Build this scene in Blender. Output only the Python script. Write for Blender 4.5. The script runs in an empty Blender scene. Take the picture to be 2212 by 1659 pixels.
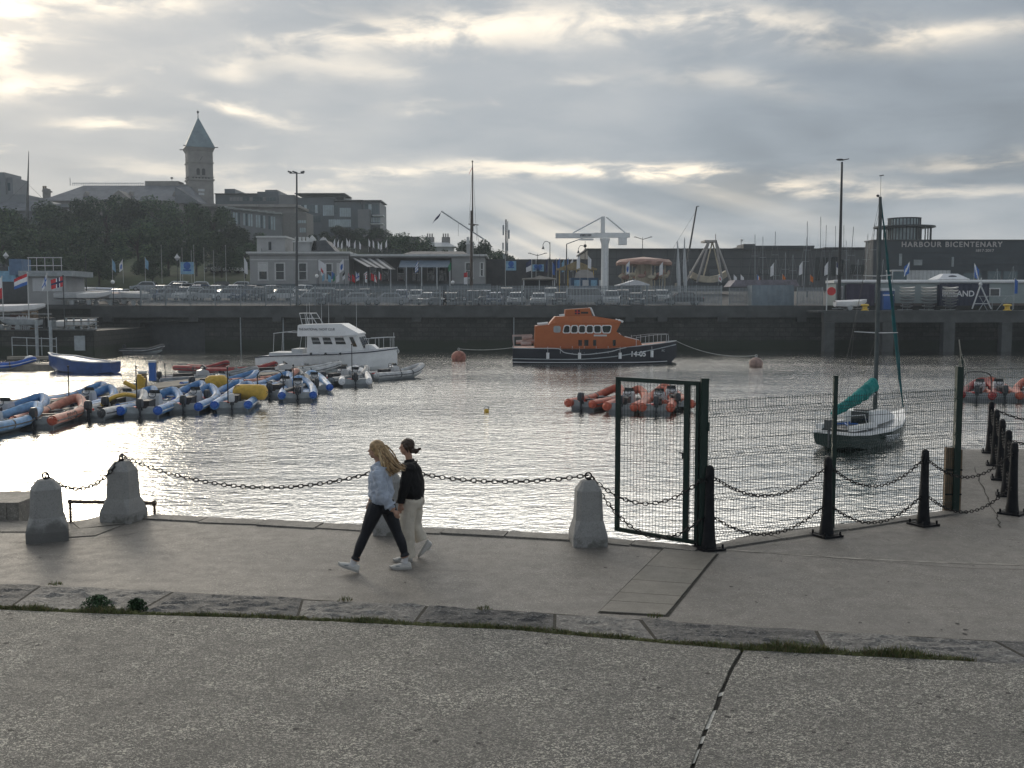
import bpy, bmesh, math, random
from mathutils import Vector, Matrix, Euler, noise
sc = bpy.context.scene
COL = sc.collection
R = random.Random(7)
pi = math.pi
rad = math.radians

# ------------------------------------------------------------ camera
HC = 3.4                      # eye height above the near quay
HAZE = .00045
ZW = -1.8                     # water level
FD, CX, CY, HY = 2212.0, 1106.0, 829.5, 652.0
PITCH = math.atan((CY - HY) / FD)
cam = bpy.data.cameras.new('camera')
cam.lens = 36.0; cam.sensor_width = 36.0; cam.clip_start = 0.1; cam.clip_end = 6000
camo = bpy.data.objects.new('camera', cam); COL.objects.link(camo)
camo.location = (0, 0, HC); camo.rotation_euler = (pi/2 - PITCH, 0, 0)
sc.camera = camo
sc.render.resolution_x, sc.render.resolution_y = 1024, 768
sc.view_settings.view_transform = 'Standard'; sc.view_settings.look = 'None'
sc.view_settings.exposure = 0.38; sc.view_settings.gamma = 1.0
sc.cycles.use_denoising = True
sc.cycles.max_bounces = 6; sc.cycles.volume_bounces = 0
sc.cycles.use_adaptive_sampling = True; sc.cycles.adaptive_threshold = 0.02

def ray(x, y):
    dx, dy = (x - CX) / FD, (CY - y) / FD
    c, s = math.cos(PITCH), math.sin(PITCH)
    return Vector((dx, c + dy*s, -s + dy*c))
def G(x, y, z=0.0):           # photo position -> point on the level z
    r = ray(x, y); t = (z - HC) / r.z
    return Vector((r.x*t, r.y*t, z))
def at(x, y, Y):              # photo position -> point at distance Y
    r = ray(x, y); t = Y / r.y
    return Vector((r.x*t, Y, HC + r.z*t))

# ------------------------------------------------------------ sky and sun
SUN_AZ, SUN_EL = rad(-27.0), rad(17.0)       # left of straight ahead, low
w = bpy.data.worlds.new('World'); sc.world = w; w.use_nodes = True
nt = w.node_tree; N = nt.nodes; Lk = nt.links
for n in list(N): N.remove(n)
def mth(op, a, b=None, c=None, clamp=False, nt=nt):
    n = nt.nodes.new('ShaderNodeMath'); n.operation = op; n.use_clamp = clamp
    for i, v in enumerate((a, b, c)):
        if v is None: continue
        if isinstance(v, (int, float)): n.inputs[i].default_value = v
        else: nt.links.new(v, n.inputs[i])
    return n.outputs[0]
def mixc(f, a, b, nt=nt, mode='MIX'):
    n = nt.nodes.new('ShaderNodeMix'); n.data_type = 'RGBA'; n.blend_type = mode
    for i, v in ((0, f), (6, a), (7, b)):
        if isinstance(v, (int, float)): n.inputs[i].default_value = v
        elif isinstance(v, tuple): n.inputs[i].default_value = (*v, 1)
        else: nt.links.new(v, n.inputs[i])
    return n.outputs[2]
def ramp(f, a, b, nt=nt):     # smoothstep a..b
    n = nt.nodes.new('ShaderNodeMapRange'); n.interpolation_type = 'SMOOTHSTEP'
    n.inputs['From Min'].default_value = a; n.inputs['From Max'].default_value = b
    nt.links.new(f, n.inputs['Value']); return n.outputs[0]
def nz(vec, scale, detail=4, rough=.55, dist=0.0, nt=nt, out=0):
    n = nt.nodes.new('ShaderNodeTexNoise'); n.inputs['Scale'].default_value = scale
    n.inputs['Detail'].default_value = detail; n.inputs['Roughness'].default_value = rough
    n.inputs['Distortion'].default_value = dist
    if vec is not None: nt.links.new(vec, n.inputs['Vector'])
    return n.outputs[out]
sky = N.new('ShaderNodeTexSky'); sky.sky_type = 'NISHITA'; sky.sun_disc = False
sky.sun_elevation = SUN_EL; sky.sun_rotation = SUN_AZ   # rotation 0 = +Y, positive to the right
tc = N.new('ShaderNodeTexCoord'); sep = N.new('ShaderNodeSeparateXYZ')
Lk.new(tc.outputs['Generated'], sep.inputs[0])
dx_, dy_, dz_ = sep.outputs
den = mth('ADD', mth('MAXIMUM', dz_, 0.0), 0.14)
cx_ = mth('DIVIDE', dx_, den); cy_ = mth('DIVIDE', dy_, den)
comb = N.new('ShaderNodeCombineXYZ'); Lk.new(cx_, comb.inputs[0]); Lk.new(cy_, comb.inputs[1])
cl = comb.outputs[0]
big = nz(cl, .5, 4, .5, .4); fine = nz(cl, 1.9, 6, .55, .3)
yy = mth('MAXIMUM', dy_, 0.05)
u0 = mth('DIVIDE', dx_, yy); v0 = mth('DIVIDE', dz_, yy)
warp = nz(cl, 1.1, 5, .6, .2)
warp2 = nz(cl, 2.7, 5, .6, .4)
u = mth('ADD', u0, mth('MULTIPLY', mth('SUBTRACT', warp, .5), .10))
v = mth('ADD', v0, mth('MULTIPLY', mth('SUBTRACT', warp2, .5), .034))
# openings in the cloud where the light comes through: (azimuth, elevation) as tangents
blobs = [(-.478, .275, .024, .021, 1.6, 0), (-.375, .292, .055, .012, .9, 0), (-.47, .203, .032, .010, .6, 0),
 (-.405, .208, .028, .008, .35, 0), (-.478, .235, .02, .012, .5, 0), (-.385, .172, .034, .0035, .55, 0),
 (-.272, .186, .030, .0045, .65, -.35), (-.268, .220, .018, .006, .35, 0), (-.062, .185, .034, .0035, .6, 0),
 (-.16, .222, .07, .008, .3, -.1), (-.14, .252, .085, .010, .45, .08), (.0, .262, .11, .014, .42, .03),
 (.21, .262, .14, .012, .42, -.05), (.43, .258, .11, .007, .45, .08), (.07, .126, .10, .0050, .8, -.03),
 (.20, .118, .09, .0060, .42, -.05), (.27, .108, .05, .004, .35, 0), (-.14, .127, .06, .0028, .45, -.03),
 (-.20, .113, .06, .006, .35, 0), (-.33, .126, .05, .005, .28, 0), (.47, .135, .07, .0045, .38, .06),
 (.43, .107, .08, .003, .30, 0), (.06, .212, .03, .004, .2, -.1), (.20, .209, .05, .007, .25, -.1)]
acc = None
for (a, b, su, sv, am, sl) in blobs:
    du = mth('SUBTRACT', u, a)
    dv = mth('SUBTRACT', mth('SUBTRACT', v, b), mth('MULTIPLY', du, sl))
    q = mth('ADD', mth('POWER', mth('ABSOLUTE', mth('DIVIDE', du, su)), 2), mth('POWER', mth('ABSOLUTE', mth('DIVIDE', dv, sv)), 2))
    g = mth('MULTIPLY', mth('EXPONENT', mth('MULTIPLY', q, -.5)), am)
    acc = g if acc is None else mth('ADD', acc, g)
front = ramp(dy_, 0.05, .25)
fine2 = nz(cl, 4.2, 7, .6, .4)
texr = mth('ADD', .12, mth('MULTIPLY', ramp(mth('ADD', mth('MULTIPLY', fine, .5), mth('MULTIPLY', fine2, .5)), .42, .56), 1.25))
gaps = mth('MULTIPLY', ramp(nz(cl, 2.6, 7, .6, .5), .57, .70), mth('MULTIPLY', ramp(u0, .05, -.30), ramp(v0, .06, .14)))
openm = mth('ADD', mth('MULTIPLY', mth('MULTIPLY', acc, front), texr), mth('MULTIPLY', mth('MULTIPLY', gaps, front), .22))
# glow of the hidden sun through the cloud, and shafts falling from the gaps
sx, sy_, sz = math.sin(SUN_AZ)*math.cos(SUN_EL), math.cos(SUN_AZ)*math.cos(SUN_EL), math.sin(SUN_EL)
dot = mth('ADD', mth('ADD', mth('MULTIPLY', dx_, sx), mth('MULTIPLY', dy_, sy_)), mth('MULTIPLY', dz_, sz))
dot = mth('MAXIMUM', dot, 0.0)
glow = mth('ADD', mth('MULTIPLY', mth('POWER', dot, 6), .09), mth('MULTIPLY', mth('POWER', dot, 60), .10))
ang = mth('DIVIDE', mth('SUBTRACT', v0, .30), mth('ADD', u0, .50))        # slope of the line from the sun
an = N.new('ShaderNodeCombineXYZ'); Lk.new(mth('MULTIPLY', ang, 1.0), an.inputs[0])
shaft = ramp(nz(an.outputs[0], 17.0, 2, .6), .42, .60)
shm = mth('MULTIPLY', mth('MULTIPLY', ramp(v0, .125, .095), ramp(v0, -.02, .06)), mth('MULTIPLY', ramp(u0, -.05, .03), ramp(u0, .42, .12)))
shaft = mth('MULTIPLY', mth('MULTIPLY', shaft, shm), .36)
# large tone changes of the grey deck
band = mth('MULTIPLY', mth('SUBTRACT', ramp(big, .35, .66), .5), .16)
fb = mth('MULTIPLY', mth('SUBTRACT', ramp(fine, .30, .70), .5), .065)
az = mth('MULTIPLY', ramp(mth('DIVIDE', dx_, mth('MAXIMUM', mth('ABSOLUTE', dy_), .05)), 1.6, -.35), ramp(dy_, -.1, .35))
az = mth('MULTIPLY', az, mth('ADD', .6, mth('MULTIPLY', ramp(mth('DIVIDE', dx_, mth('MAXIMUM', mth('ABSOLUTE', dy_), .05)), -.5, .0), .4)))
up = mth('MULTIPLY', mth('MULTIPLY', ramp(dz_, .272, .36), ramp(dz_, .78, .45)), mth('MULTIPLY', az, 2.5))  # unseen bright sky band, added above the view to brighten the water
hor = mth('MULTIPLY', ramp(v0, .14, .0), .10)
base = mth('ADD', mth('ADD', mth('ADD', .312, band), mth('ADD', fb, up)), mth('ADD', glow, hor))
greyc = mixc(ramp(base, .25, .62), (.83, .94, 1.06), (1.05, 1.0, .92))
ccol = N.new('ShaderNodeVectorMath'); ccol.operation = 'SCALE'
Lk.new(greyc, ccol.inputs[0]); Lk.new(base, ccol.inputs['Scale'])
opc = N.new('ShaderNodeVectorMath'); opc.operation = 'SCALE'
opc.inputs[0].default_value = (.70, .55, .35); Lk.new(mth('ADD', openm, shaft), opc.inputs['Scale'])
cs = N.new('ShaderNodeVectorMath'); cs.operation = 'ADD'
Lk.new(ccol.outputs[0], cs.inputs[0]); Lk.new(opc.outputs[0], cs.inputs[1])
K = .12
c10 = N.new('ShaderNodeVectorMath'); c10.operation = 'SCALE'; c10.inputs['Scale'].default_value = 1/K
Lk.new(cs.outputs[0], c10.inputs[0])
final = mixc(.97, sky.outputs[0], c10.outputs[0])
bg = N.new('ShaderNodeBackground'); bg.inputs['Strength'].default_value = K
Lk.new(final, bg.inputs['Color'])
wo = N.new('ShaderNodeOutputWorld'); Lk.new(bg.outputs[0], wo.inputs['Surface'])
sl = bpy.data.lights.new('sun', 'SUN'); sl.energy = .5; sl.angle = rad(14); sl.color = (1, .88, .70)
so = bpy.data.objects.new('sun', sl); COL.objects.link(so)
so.rotation_euler = Vector((sx, sy_, sz)).to_track_quat('Z', 'Y').to_euler(); so.location = (-200, 400, 150)

# ------------------------------------------------------------ mesh helpers
class MB:
    def __init__(s): s.v, s.f, s.m = [], [], []
    def add(s, vs, fs, mi=0):
        o = len(s.v); s.v += [tuple(p) for p in vs]
        for f in fs: s.f.append([i + o for i in f]); s.m.append(mi)
        return s
    def box(s, c, sz, rz=0, mi=0, rx=0, ry=0):
        M4 = Euler((rx, ry, rz)).to_matrix(); vs = []
        for k in (-.5, .5):
            for (a, b) in ((-.5, -.5), (.5, -.5), (.5, .5), (-.5, .5)):
                vs.append(Vector(c) + M4 @ Vector((a*sz[0], b*sz[1], k*sz[2])))
        return s.add(vs, [(3, 2, 1, 0), (4, 5, 6, 7), (0, 1, 5, 4), (1, 2, 6, 5), (2, 3, 7, 6), (3, 0, 4, 7)], mi)
    def bx(s, x0, x1, y0, y1, z0, z1, mi=0):
        return s.box(((x0+x1)/2, (y0+y1)/2, (z0+z1)/2), (abs(x1-x0), abs(y1-y0), abs(z1-z0)), 0, mi)
    def prism(s, poly, ax, a, b, mi=0, top=None):
        n = len(poly); vs = []
        for k, (t, pl) in enumerate(((a, poly), (b, top or poly))):
            for (p, q) in pl:
                vs.append({'x': (t, p, q), 'y': (p, t, q), 'z': (p, q, t)}[ax])
        fs = [tuple(range(n-1, -1, -1)), tuple(range(n, 2*n))] + [(i, (i+1) % n, n+(i+1) % n, n+i) for i in range(n)]
        return s.add(vs, fs, mi)
    def rings(s, rs, mi=0, caps=True, closed=True):
        n = len(rs[0]); vs = [p for r in rs for p in r]; fs = []
        for k in range(len(rs)-1):
            for i in range(n if closed else n-1):
                j = (i+1) % n; fs.append((k*n+i, k*n+j, (k+1)*n+j, (k+1)*n+i))
        if caps: fs += [tuple(range(n-1, -1, -1)), tuple((len(rs)-1)*n + i for i in range(n))]
        return s.add(vs, fs, mi)
    def tube(s, pts, r, n=6, mi=0, caps=True, sq=1.0):
        pts = [Vector(p) for p in pts]; rs = []; up = None
        for i, p in enumerate(pts):
            d = (pts[min(i+1, len(pts)-1)] - pts[max(i-1, 0)])
            d = d.normalized() if d.length > 1e-9 else Vector((0, 0, 1))
            if up is None: up = Vector((0, 0, 1)) if abs(d.z) < .9 else Vector((0, 1, 0))
            a = d.cross(up)
            if a.length < 1e-6: a = d.orthogonal()
            a.normalize(); b = a.cross(d).normalized(); up = b
            rr = r[i] if isinstance(r, (list, tuple)) else r
            rs.append([p + a*rr*math.cos(2*pi*k/n) + b*rr*sq*math.sin(2*pi*k/n) for k in range(n)])
        return s.rings(rs, mi, caps)
    def cyl(s, p0, p1, r0, r1=None, n=8, mi=0, caps=True):
        return s.tube([p0, p1], [r0, r0 if r1 is None else r1], n, mi, caps)
    def lathe(s, prof, c=(0, 0, 0), n=16, mi=0, rx=0, rz=0, sx=1, sy=1):
        M4 = Euler((rx, 0, rz)).to_matrix()
        return s.rings([[Vector(c) + M4 @ Vector((r*sx*math.cos(2*pi*k/n), r*sy*math.sin(2*pi*k/n), z)) for k in range(n)] for r, z in prof], mi)
    def ell(s, c, r, n=12, m=8, mi=0, rot=(0, 0, 0)):
        M4 = Euler(rot).to_matrix(); rs = []
        for j in range(m+1):
            t = pi*(j/m) ; t = min(max(t, .02), pi-.02)
            rs.append([Vector(c) + M4 @ Vector((r[0]*math.sin(t)*math.cos(2*pi*k/n), r[1]*math.sin(t)*math.sin(2*pi*k/n), -r[2]*math.cos(t))) for k in range(n)])
        return s.rings(rs, mi)
    def mesh(s, name, mats, smooth=False):
        me = bpy.data.meshes.new(name); me.from_pydata(s.v, [], s.f)
        for m in (mats if isinstance(mats, (list, tuple)) else [mats]): me.materials.append(m)
        me.polygons.foreach_set('material_index', s.m)
        me.validate(); me.update()
        bm = bmesh.new(); bm.from_mesh(me); bmesh.ops.recalc_face_normals(bm, faces=bm.faces); bm.to_mesh(me); bm.free()
        if smooth:
            me.polygons.foreach_set('use_smooth', [True]*len(me.polygons))
            me.set_sharp_from_angle(angle=rad(smooth if smooth > 1 else 40))
        return me
    def obj(s, name, mats, parent=None, loc=None, rz=0, smooth=False, label=None):
        o = bpy.data.objects.new(name, s.mesh(name, mats, smooth)); COL.objects.link(o)
        if parent is not None: o.parent = parent
        if loc is not None: o.location = loc
        o.rotation_euler = (0, 0, rz)
        if label: o['label'] = label
        return o
def tag(o, label=None, cat=None, group=None, kind=None):
    if label: o['label'] = label
    if cat: o['category'] = cat
    if group: o['group'] = group
    if kind: o['kind'] = kind
    return o
def thing(name, label, cat, loc=(0, 0, 0), rz=0, group=None, s=1):
    o = bpy.data.objects.new(name, None); COL.objects.link(o); o.empty_display_size = .3
    o.location = loc; o.rotation_euler = (0, 0, rz); o.scale = (s, s, s)
    return tag(o, label, cat, group)
def copy_tree(o, parent=None):
    c = o.copy(); COL.objects.link(c)
    if parent is not None: c.parent = parent
    for ch in [x for x in o.children]: copy_tree(ch, c)
    return c
def dup(o, label, loc, rz=0, group=None, s=None):
    c = copy_tree(o); c.location = loc; c.rotation_euler = (0, 0, rz); c['label'] = label
    if group: c['group'] = group
    if s: c.scale = (s, s, s)
    return c
ORD = ['first', 'second', 'third', 'fourth', 'fifth', 'sixth', 'seventh', 'eighth', 'ninth', 'tenth', 'eleventh', 'twelfth', 'thirteenth', 'fourteenth', 'fifteenth', 'sixteenth', 'seventeenth', 'eighteenth', 'nineteenth', 'twentieth', 'twenty-first', 'twenty-second', 'twenty-third', 'twenty-fourth']
def crom(P, k=4):             # smooth path through points
    P = [Vector(p) for p in P]; Q = [2*P[0]-P[1]] + P + [2*P[-1]-P[-2]]; out = []
    for i in range(1, len(Q)-2):
        for j in range(k):
            t = j/k; a, b, c, d = Q[i-1:i+3]
            out.append(.5*((2*b) + (c-a)*t + (2*a-5*b+4*c-d)*t*t + (3*b-a-3*c+d)*t**3))
    out.append(P[-1]); return out

# ------------------------------------------------------------ materials
def mat(name, col, rough=.65, metal=0.0, var=.18, sc_=2.0, bump=.0, bs=20.0, spec=.4, trans=0, coat=0, coord='Object'):
    m = bpy.data.materials.new(name); m.use_nodes = True; t = m.node_tree
    b = t.nodes['Principled BSDF']
    b.inputs['Roughness'].default_value = rough; b.inputs['Metallic'].default_value = metal
    b.inputs['Specular IOR Level'].default_value = spec
    if coat: b.inputs['Coat Weight'].default_value = coat
    c = t.nodes.new('ShaderNodeTexCoord')
    if var > 0:
        n = nz(c.outputs[coord], sc_, 6, .65, 0, nt=t)
        f = ramp(n, .3, .7, nt=t)
        o = mixc(f, tuple(x*(1-var) for x in col), tuple(min(1, x*(1+var)) for x in col), nt=t)
        t.links.new(o, b.inputs['Base Color'])
    else: b.inputs['Base Color'].default_value = (*col, 1)
    if bump > 0:
        bn = t.nodes.new('ShaderNodeBump'); bn.inputs['Strength'].default_value = bump; bn.inputs['Distance'].default_value = .02
        t.links.new(nz(c.outputs[coord], bs, 5, .6, nt=t), bn.inputs['Height']); t.links.new(bn.outputs[0], b.inputs['Normal'])
    return m
W_ = mat('white_paint', (.72, .73, .74), .35, var=.06)
WF = mat('white_fabric', (.70, .71, .74), .8, var=.08)
GP = mat('grey_paint', (.30, .33, .35), .5)
LG = mat('light_grey', (.50, .52, .54), .45, var=.08)
DG = mat('dark_grey', (.06, .065, .07), .45)
BK = mat('black_iron', (.008, .009, .012), .55, var=.3, sc_=9, bump=.25, bs=60, spec=.22)
BKP = mat('black_plastic', (.015, .016, .018), .3)
STL = mat('galvanised', (.34, .36, .37), .4, .6, sc_=6)
GRN = mat('green_powder_coat', (.008, .026, .021), .4, var=.15)
GLS = mat('dark_glass', (.012, .018, .022), .06, var=0, spec=.8)
GLB = mat('blue_glass', (.05, .09, .11), .08, var=.1, spec=.8)
ORG = mat('lifeboat_orange', (.37, .10, .024), .35, var=.06)
NVH = mat('near_black_hull', (.008, .011, .020), .3, var=.15)
NVY = mat('navy_paint', (.012, .020, .045), .25, var=.1)
RED = mat('red_paint', (.50, .03, .03), .45, var=.1)
BLU = mat('blue_paint', (.03, .12, .40), .4, var=.08)
YEL = mat('yellow_paint', (.62, .42, .05), .55, var=.12)
WOOD = mat('weathered_wood', (.16, .115, .075), .8, var=.35, sc_=4, bump=.3)
# ------------------------------------------------------------ surfaces of the near quay
def quay_mat(name, base, dark, speck, sp_scale, sp_lo, sp_hi, bump, rough=.62, spec=.42, bd=.01, stain=.45, dk=.55):
    m = bpy.data.materials.new(name); m.use_nodes = True; t = m.node_tree; b = t.nodes['Principled BSDF']
    c = t.nodes.new('ShaderNodeTexCoord'); P = c.outputs['Object']
    n1 = ramp(nz(P, .55, 6, .6, .6, nt=t), .33, .68, nt=t); n2 = ramp(nz(P, 4.5, 6, .65, 0, nt=t), .3, .72, nt=t)
    mp = t.nodes.new('ShaderNodeMapping'); mp.inputs['Scale'].default_value = (1, 1.3, 1); t.links.new(P, mp.inputs[0])
    n3 = nz(mp.outputs[0], sp_scale, 3, .55, 1.6, nt=t)
    n4 = nz(P, sp_scale*2.6, 2, .5, .3, nt=t)
    col = mixc(n1, dark, base, nt=t)
    col = mixc(mth('MULTIPLY', n2, stain, nt=t), col, tuple(x*.66 for x in base), nt=t)
    sp = ramp(n3, sp_lo, sp_hi, nt=t)
    patch = mth('ADD', .45, mth('MULTIPLY', ramp(nz(P, 1.1, 4, .6, 0, nt=t), .35, .65, nt=t), .55, nt=t), nt=t)
    col = mixc(mth('MULTIPLY', sp, patch, nt=t), col, speck, nt=t)
    col = mixc(mth('MULTIPLY', ramp(n3, .46, .36, nt=t), dk, nt=t), col, tuple(x*.32 for x in base), nt=t)
    t.links.new(col, b.inputs['Base Color'])
    b.inputs['Specular IOR Level'].default_value = spec
    t.links.new(mth('ADD', rough, mth('MULTIPLY', n2, .12, nt=t), nt=t), b.inputs['Roughness'])
    bn = t.nodes.new('ShaderNodeBump'); bn.inputs['Strength'].default_value = bump; bn.inputs['Distance'].default_value = bd
    t.links.new(mth('ADD', n3, mth('MULTIPLY', n4, .5, nt=t), nt=t), bn.inputs['Height']); t.links.new(bn.outputs[0], b.inputs['Normal'])
    return m
CONC_A = quay_mat('exposed_aggregate', (.160, .154, .140), (.128, .125, .116), (.64, .61, .53), 36, .54, .59, 1.0, bd=.02, dk=.85)
CONC_B = quay_mat('quay_concrete', (.165, .152, .136), (.130, .122, .111), (.42, .39, .34), 50, .58, .66, .6, rough=.52, spec=.5, stain=.6, dk=.5)
SLAB = quay_mat('channel_slab', (.20, .186, .16), (.17, .158, .138), (.33, .31, .27), 60, .6, .75, .25)
STONE = quay_mat('granite_kerb', (.19, .183, .172), (.085, .085, .086), (.30, .29, .27), 16, .52, .66, .8, bd=.03)
STONED = quay_mat('dark_granite_kerb', (.125, .123, .12), (.06, .06, .062), (.24, .235, .225), 18, .54, .68, 1.0, bd=.03)
COPE = quay_mat('coping_stone', (.24, .225, .20), (.13, .125, .115), (.34, .32, .29), 22, .55, .7, .5)
DIRT = mat('joint_dirt', (.035, .032, .026), .9, var=.5, sc_=18, bump=.6)
def wall_mat():
    m = quay_mat('old_quay_wall', (.052, .052, .048), (.028, .031, .028), (.085, .08, .07), 3, .55, .72, .6)
    t = m.node_tree; b = t.nodes['Principled BSDF']; src = b.inputs['Base Color'].links[0].from_socket
    c = t.nodes.new('ShaderNodeTexCoord'); mp = t.nodes.new('ShaderNodeMapping'); mp.inputs['Rotation'].default_value = (pi/2, 0, 0); t.links.new(c.outputs['Object'], mp.inputs[0])
    br = t.nodes.new('ShaderNodeTexBrick'); br.inputs['Scale'].default_value = 1.0; br.inputs['Brick Width'].default_value = 1.3; br.inputs['Row Height'].default_value = .48; br.inputs['Mortar Size'].default_value = .035
    br.inputs['Color1'].default_value = (1, 1, 1, 1); br.inputs['Color2'].default_value = (.6, .6, .6, 1); br.inputs['Mortar'].default_value = (.3, .3, .3, 1); t.links.new(mp.outputs[0], br.inputs[0])
    col = mixc(1.0, src, br.outputs[0], nt=t, mode='MULTIPLY')
    sp = t.nodes.new('ShaderNodeSeparateXYZ'); t.links.new(c.outputs['Object'], sp.inputs[0])
    hz_ = mth('ADD', sp.outputs[2], mth('MULTIPLY', nz(c.outputs['Object'], .9, 5, .6, nt=t), -.9, nt=t), nt=t)
    col = mixc(ramp(hz_, .75, .35, nt=t), col, (.013, .020, .010), nt=t)
    t.links.new(col, b.inputs['Base Color']); return m
WALLM = wall_mat()
MOSS = mat('moss', (.085, .090, .035), .95, var=.6, sc_=14, bump=.8, bs=70)

# outline of the near quay (its edge over the water)
E_ = [(-30, 16.6)] + [tuple(G(*p)[:2]) for p in [(0, 1122), (148, 1131), (236, 1110), (330, 1114), (620, 1128), (930, 1144), (1240, 1158), (1400, 1170), (1512, 1184)]] \
   + [tuple(G(*p)[:2]) for p in [(1640, 1150), (1850, 1128), (2066, 1103)]] + [(10.35, 23.5), (34, 24.6)]
poly = E_ + [(34, -12), (-30, -12)]
mb = MB(); mb.prism(poly, 'z', -3.2, 0.0)
tag(mb.obj('quay', [CONC_B]), kind='structure')

def strip(pa, pb, z0, z1, wob=0, seed=0, div=.12, rough=.0):   # a slab between two polylines
    pass
# kerb line (near/far edges of the rough stone band), world coordinates
near_l = [(-34, 12.35), tuple(G(-300, 1312)[:2]), tuple(G(0, 1322)[:2]), tuple(G(270, 1333)[:2]), tuple(G(560, 1341)[:2]), tuple(G(1100, 1366)[:2]), tuple(G(1600, 1410)[:2]), tuple(G(2212, 1441)[:2]), (30, 7.6)]
far_l = [(-34, 13.4), tuple(G(-300, 1250)[:2]), tuple(G(0, 1263)[:2]), tuple(G(270, 1272)[:2]), tuple(G(560, 1288)[:2]), tuple(G(1100, 1318)[:2]), tuple(G(1600, 1352)[:2]), tuple(G(2212, 1387)[:2]), (30, 8.4)]
def yat(L, x):
    for (a, b) in zip(L, L[1:]):
        if a[0] <= x <= b[0]: return a[1] + (b[1]-a[1])*(x-a[0])/(b[0]-a[0])
    return L[-1][1]
# joint between the two foreground slabs
J = [tuple(G(*p)[:2]) for p in [(1604, 1413), (1572, 1470), (1545, 1540), (1520, 1600), (1496, 1665)]]
jx_top = J[0][0]; J.append((J[-1][0] + (J[-1][0]-J[-2][0])*6, J[-1][1] + (J[-1][1]-J[-2][1])*6))
def wob(p, s, a): return noise.noise(Vector((p[0]*s, p[1]*s, 3.3)))*a
topL = [(x*.1, yat(near_l, x*.1) - .02 + wob((x*.1, 0), 3, .02)) for x in range(-290, int(jx_top*10)+1)]
topR = [(x*.1, yat(near_l, x*.1) - .02 + wob((x*.1, 9), 3, .02)) for x in range(int(jx_top*10)+2, 290)]
jl = [(p[0] - .022 + wob(p, 4, .014), p[1]) for p in crom([(a, b, 0) for a, b in J], 8)]
jr = [(p[0] + .018 + wob(p, 5, .010), p[1]) for p in crom([(a, b, 0) for a, b in J], 8)]
ZS = .035
mb = MB(); mb.prism(topL + jl + [(-29, -11.9)], 'z', .004, ZS)
tag(mb.obj('pavement', [CONC_A]), kind='structure')
mb = MB(); mb.prism(jr[::-1] + topR + [(29, -11.9)], 'z', .004, ZS)
tag(mb.obj('pavement', [CONC_A]), kind='structure')
# dirt and pale filler in the joint
mb = MB(); cj = crom([(a, b, 0) for a, b in J], 8)
for a, b in zip(cj, cj[1:]):
    mb.add([(a[0]-.10, a[1], .008), (a[0]+.08, a[1], .008), (b[0]+.08, b[1], .008), (b[0]-.10, b[1], .008)], [(0, 1, 2, 3)], 0)
for (y0, y1) in ((1540, 1580), (1596, 1612), (1625, 1655), (1500, 1508)):
    a, b = G((1545-(y0-1540)*.42), y0), G((1545-(y1-1540)*.42), y1)
    mb.add([(a.x-.035, a.y, .012), (a.x+.01, a.y, .024), (b.x+.012, b.y, .024), (b.x-.03, b.y, .012)], [(0, 1, 2, 3)], 1)
tag(mb.obj('pavement_joint', [DIRT, mat('pale_filler', (.55, .54, .5), .8, var=.3, sc_=30)]), kind='structure')

# rough granite kerb stones, each a thing of its own
cuts = [-6.9, -5.62, -4.05, -2.35, -1.0, .45, 1.42, 3.1, 4.9, 6.6]
where = ['at the far left of the kerb line', 'behind the left clump of weeds', 'behind the two dark weed clumps', 'below the left part of the walkers\' path', 'directly below the two walkers', 'between the walkers and the slab channel', 'at the foot of the slab channel', 'behind the greenest grass right of the channel', 'at the right end of the kerb line']
SK = [R.uniform(-.12, .3) for _ in cuts]
for i, (a, b) in enumerate(zip(cuts, cuts[1:])):
    mb = MB(); nx, ny = int((b-a)/.035), 26; vs = []; fs = []
    for jj in range(ny+1):
        for ii in range(nx+1):
            fx, fy = ii/nx, jj/ny
            x = a + .018 + (b-a-.036)*fx + (fy-.5)*(SK[i]*(1-fx) + SK[i+1]*fx)
            y0 = yat(near_l, x) + .045 + wob((x, i), 2.2, .05); y1 = yat(far_l, x) - .02 + wob((x, 5+i), 1.8, .09)
            y = y0 + (y1-y0)*fy
            e = min(fx, 1-fx)*(b-a)*9; e2 = min(fy, 1-fy)*ny*.35; e = min(1, e, e2)
            h = noise.fractal(Vector((x*2.6, y*9.5, i*3.1)), .65, 2.2, 6)*.050 + noise.noise(Vector((x*.9, y*1.3, i)))*.02
            rr = abs(noise.noise(Vector((x*3, y*14, 7+i))))
            z = .006 + (.020 + h*.5 - rr*.025)*e
            vs.append((x, y, max(z, .005)))
    for jj in range(ny):
        for ii in range(nx):
            k = jj*(nx+1)+ii; fs.append((k, k+1, k+nx+2, k+nx+1))
    mb.add(vs, fs)
    o = mb.obj('kerb_stone', [STONE if i % 2 else STONED], smooth=30)
    tag(o, 'long rough grey granite kerb stone ' + where[i], 'kerb stone', 'rough granite kerb stones')
# dark soil strip along both sides of the kerb
mb = MB()
for k in range(-80, 90):
    x = k*.1
    mb.add([(x, yat(near_l, x)-.05, .0045), (x+.1, yat(near_l, x+.1)-.05, .0045), (x+.1, yat(far_l, x+.1)-.03, .0045), (x, yat(far_l, x)-.03, .0045)], [(0, 1, 2, 3)])
tag(mb.obj('soil_strip', [DIRT]), kind='structure')
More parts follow.
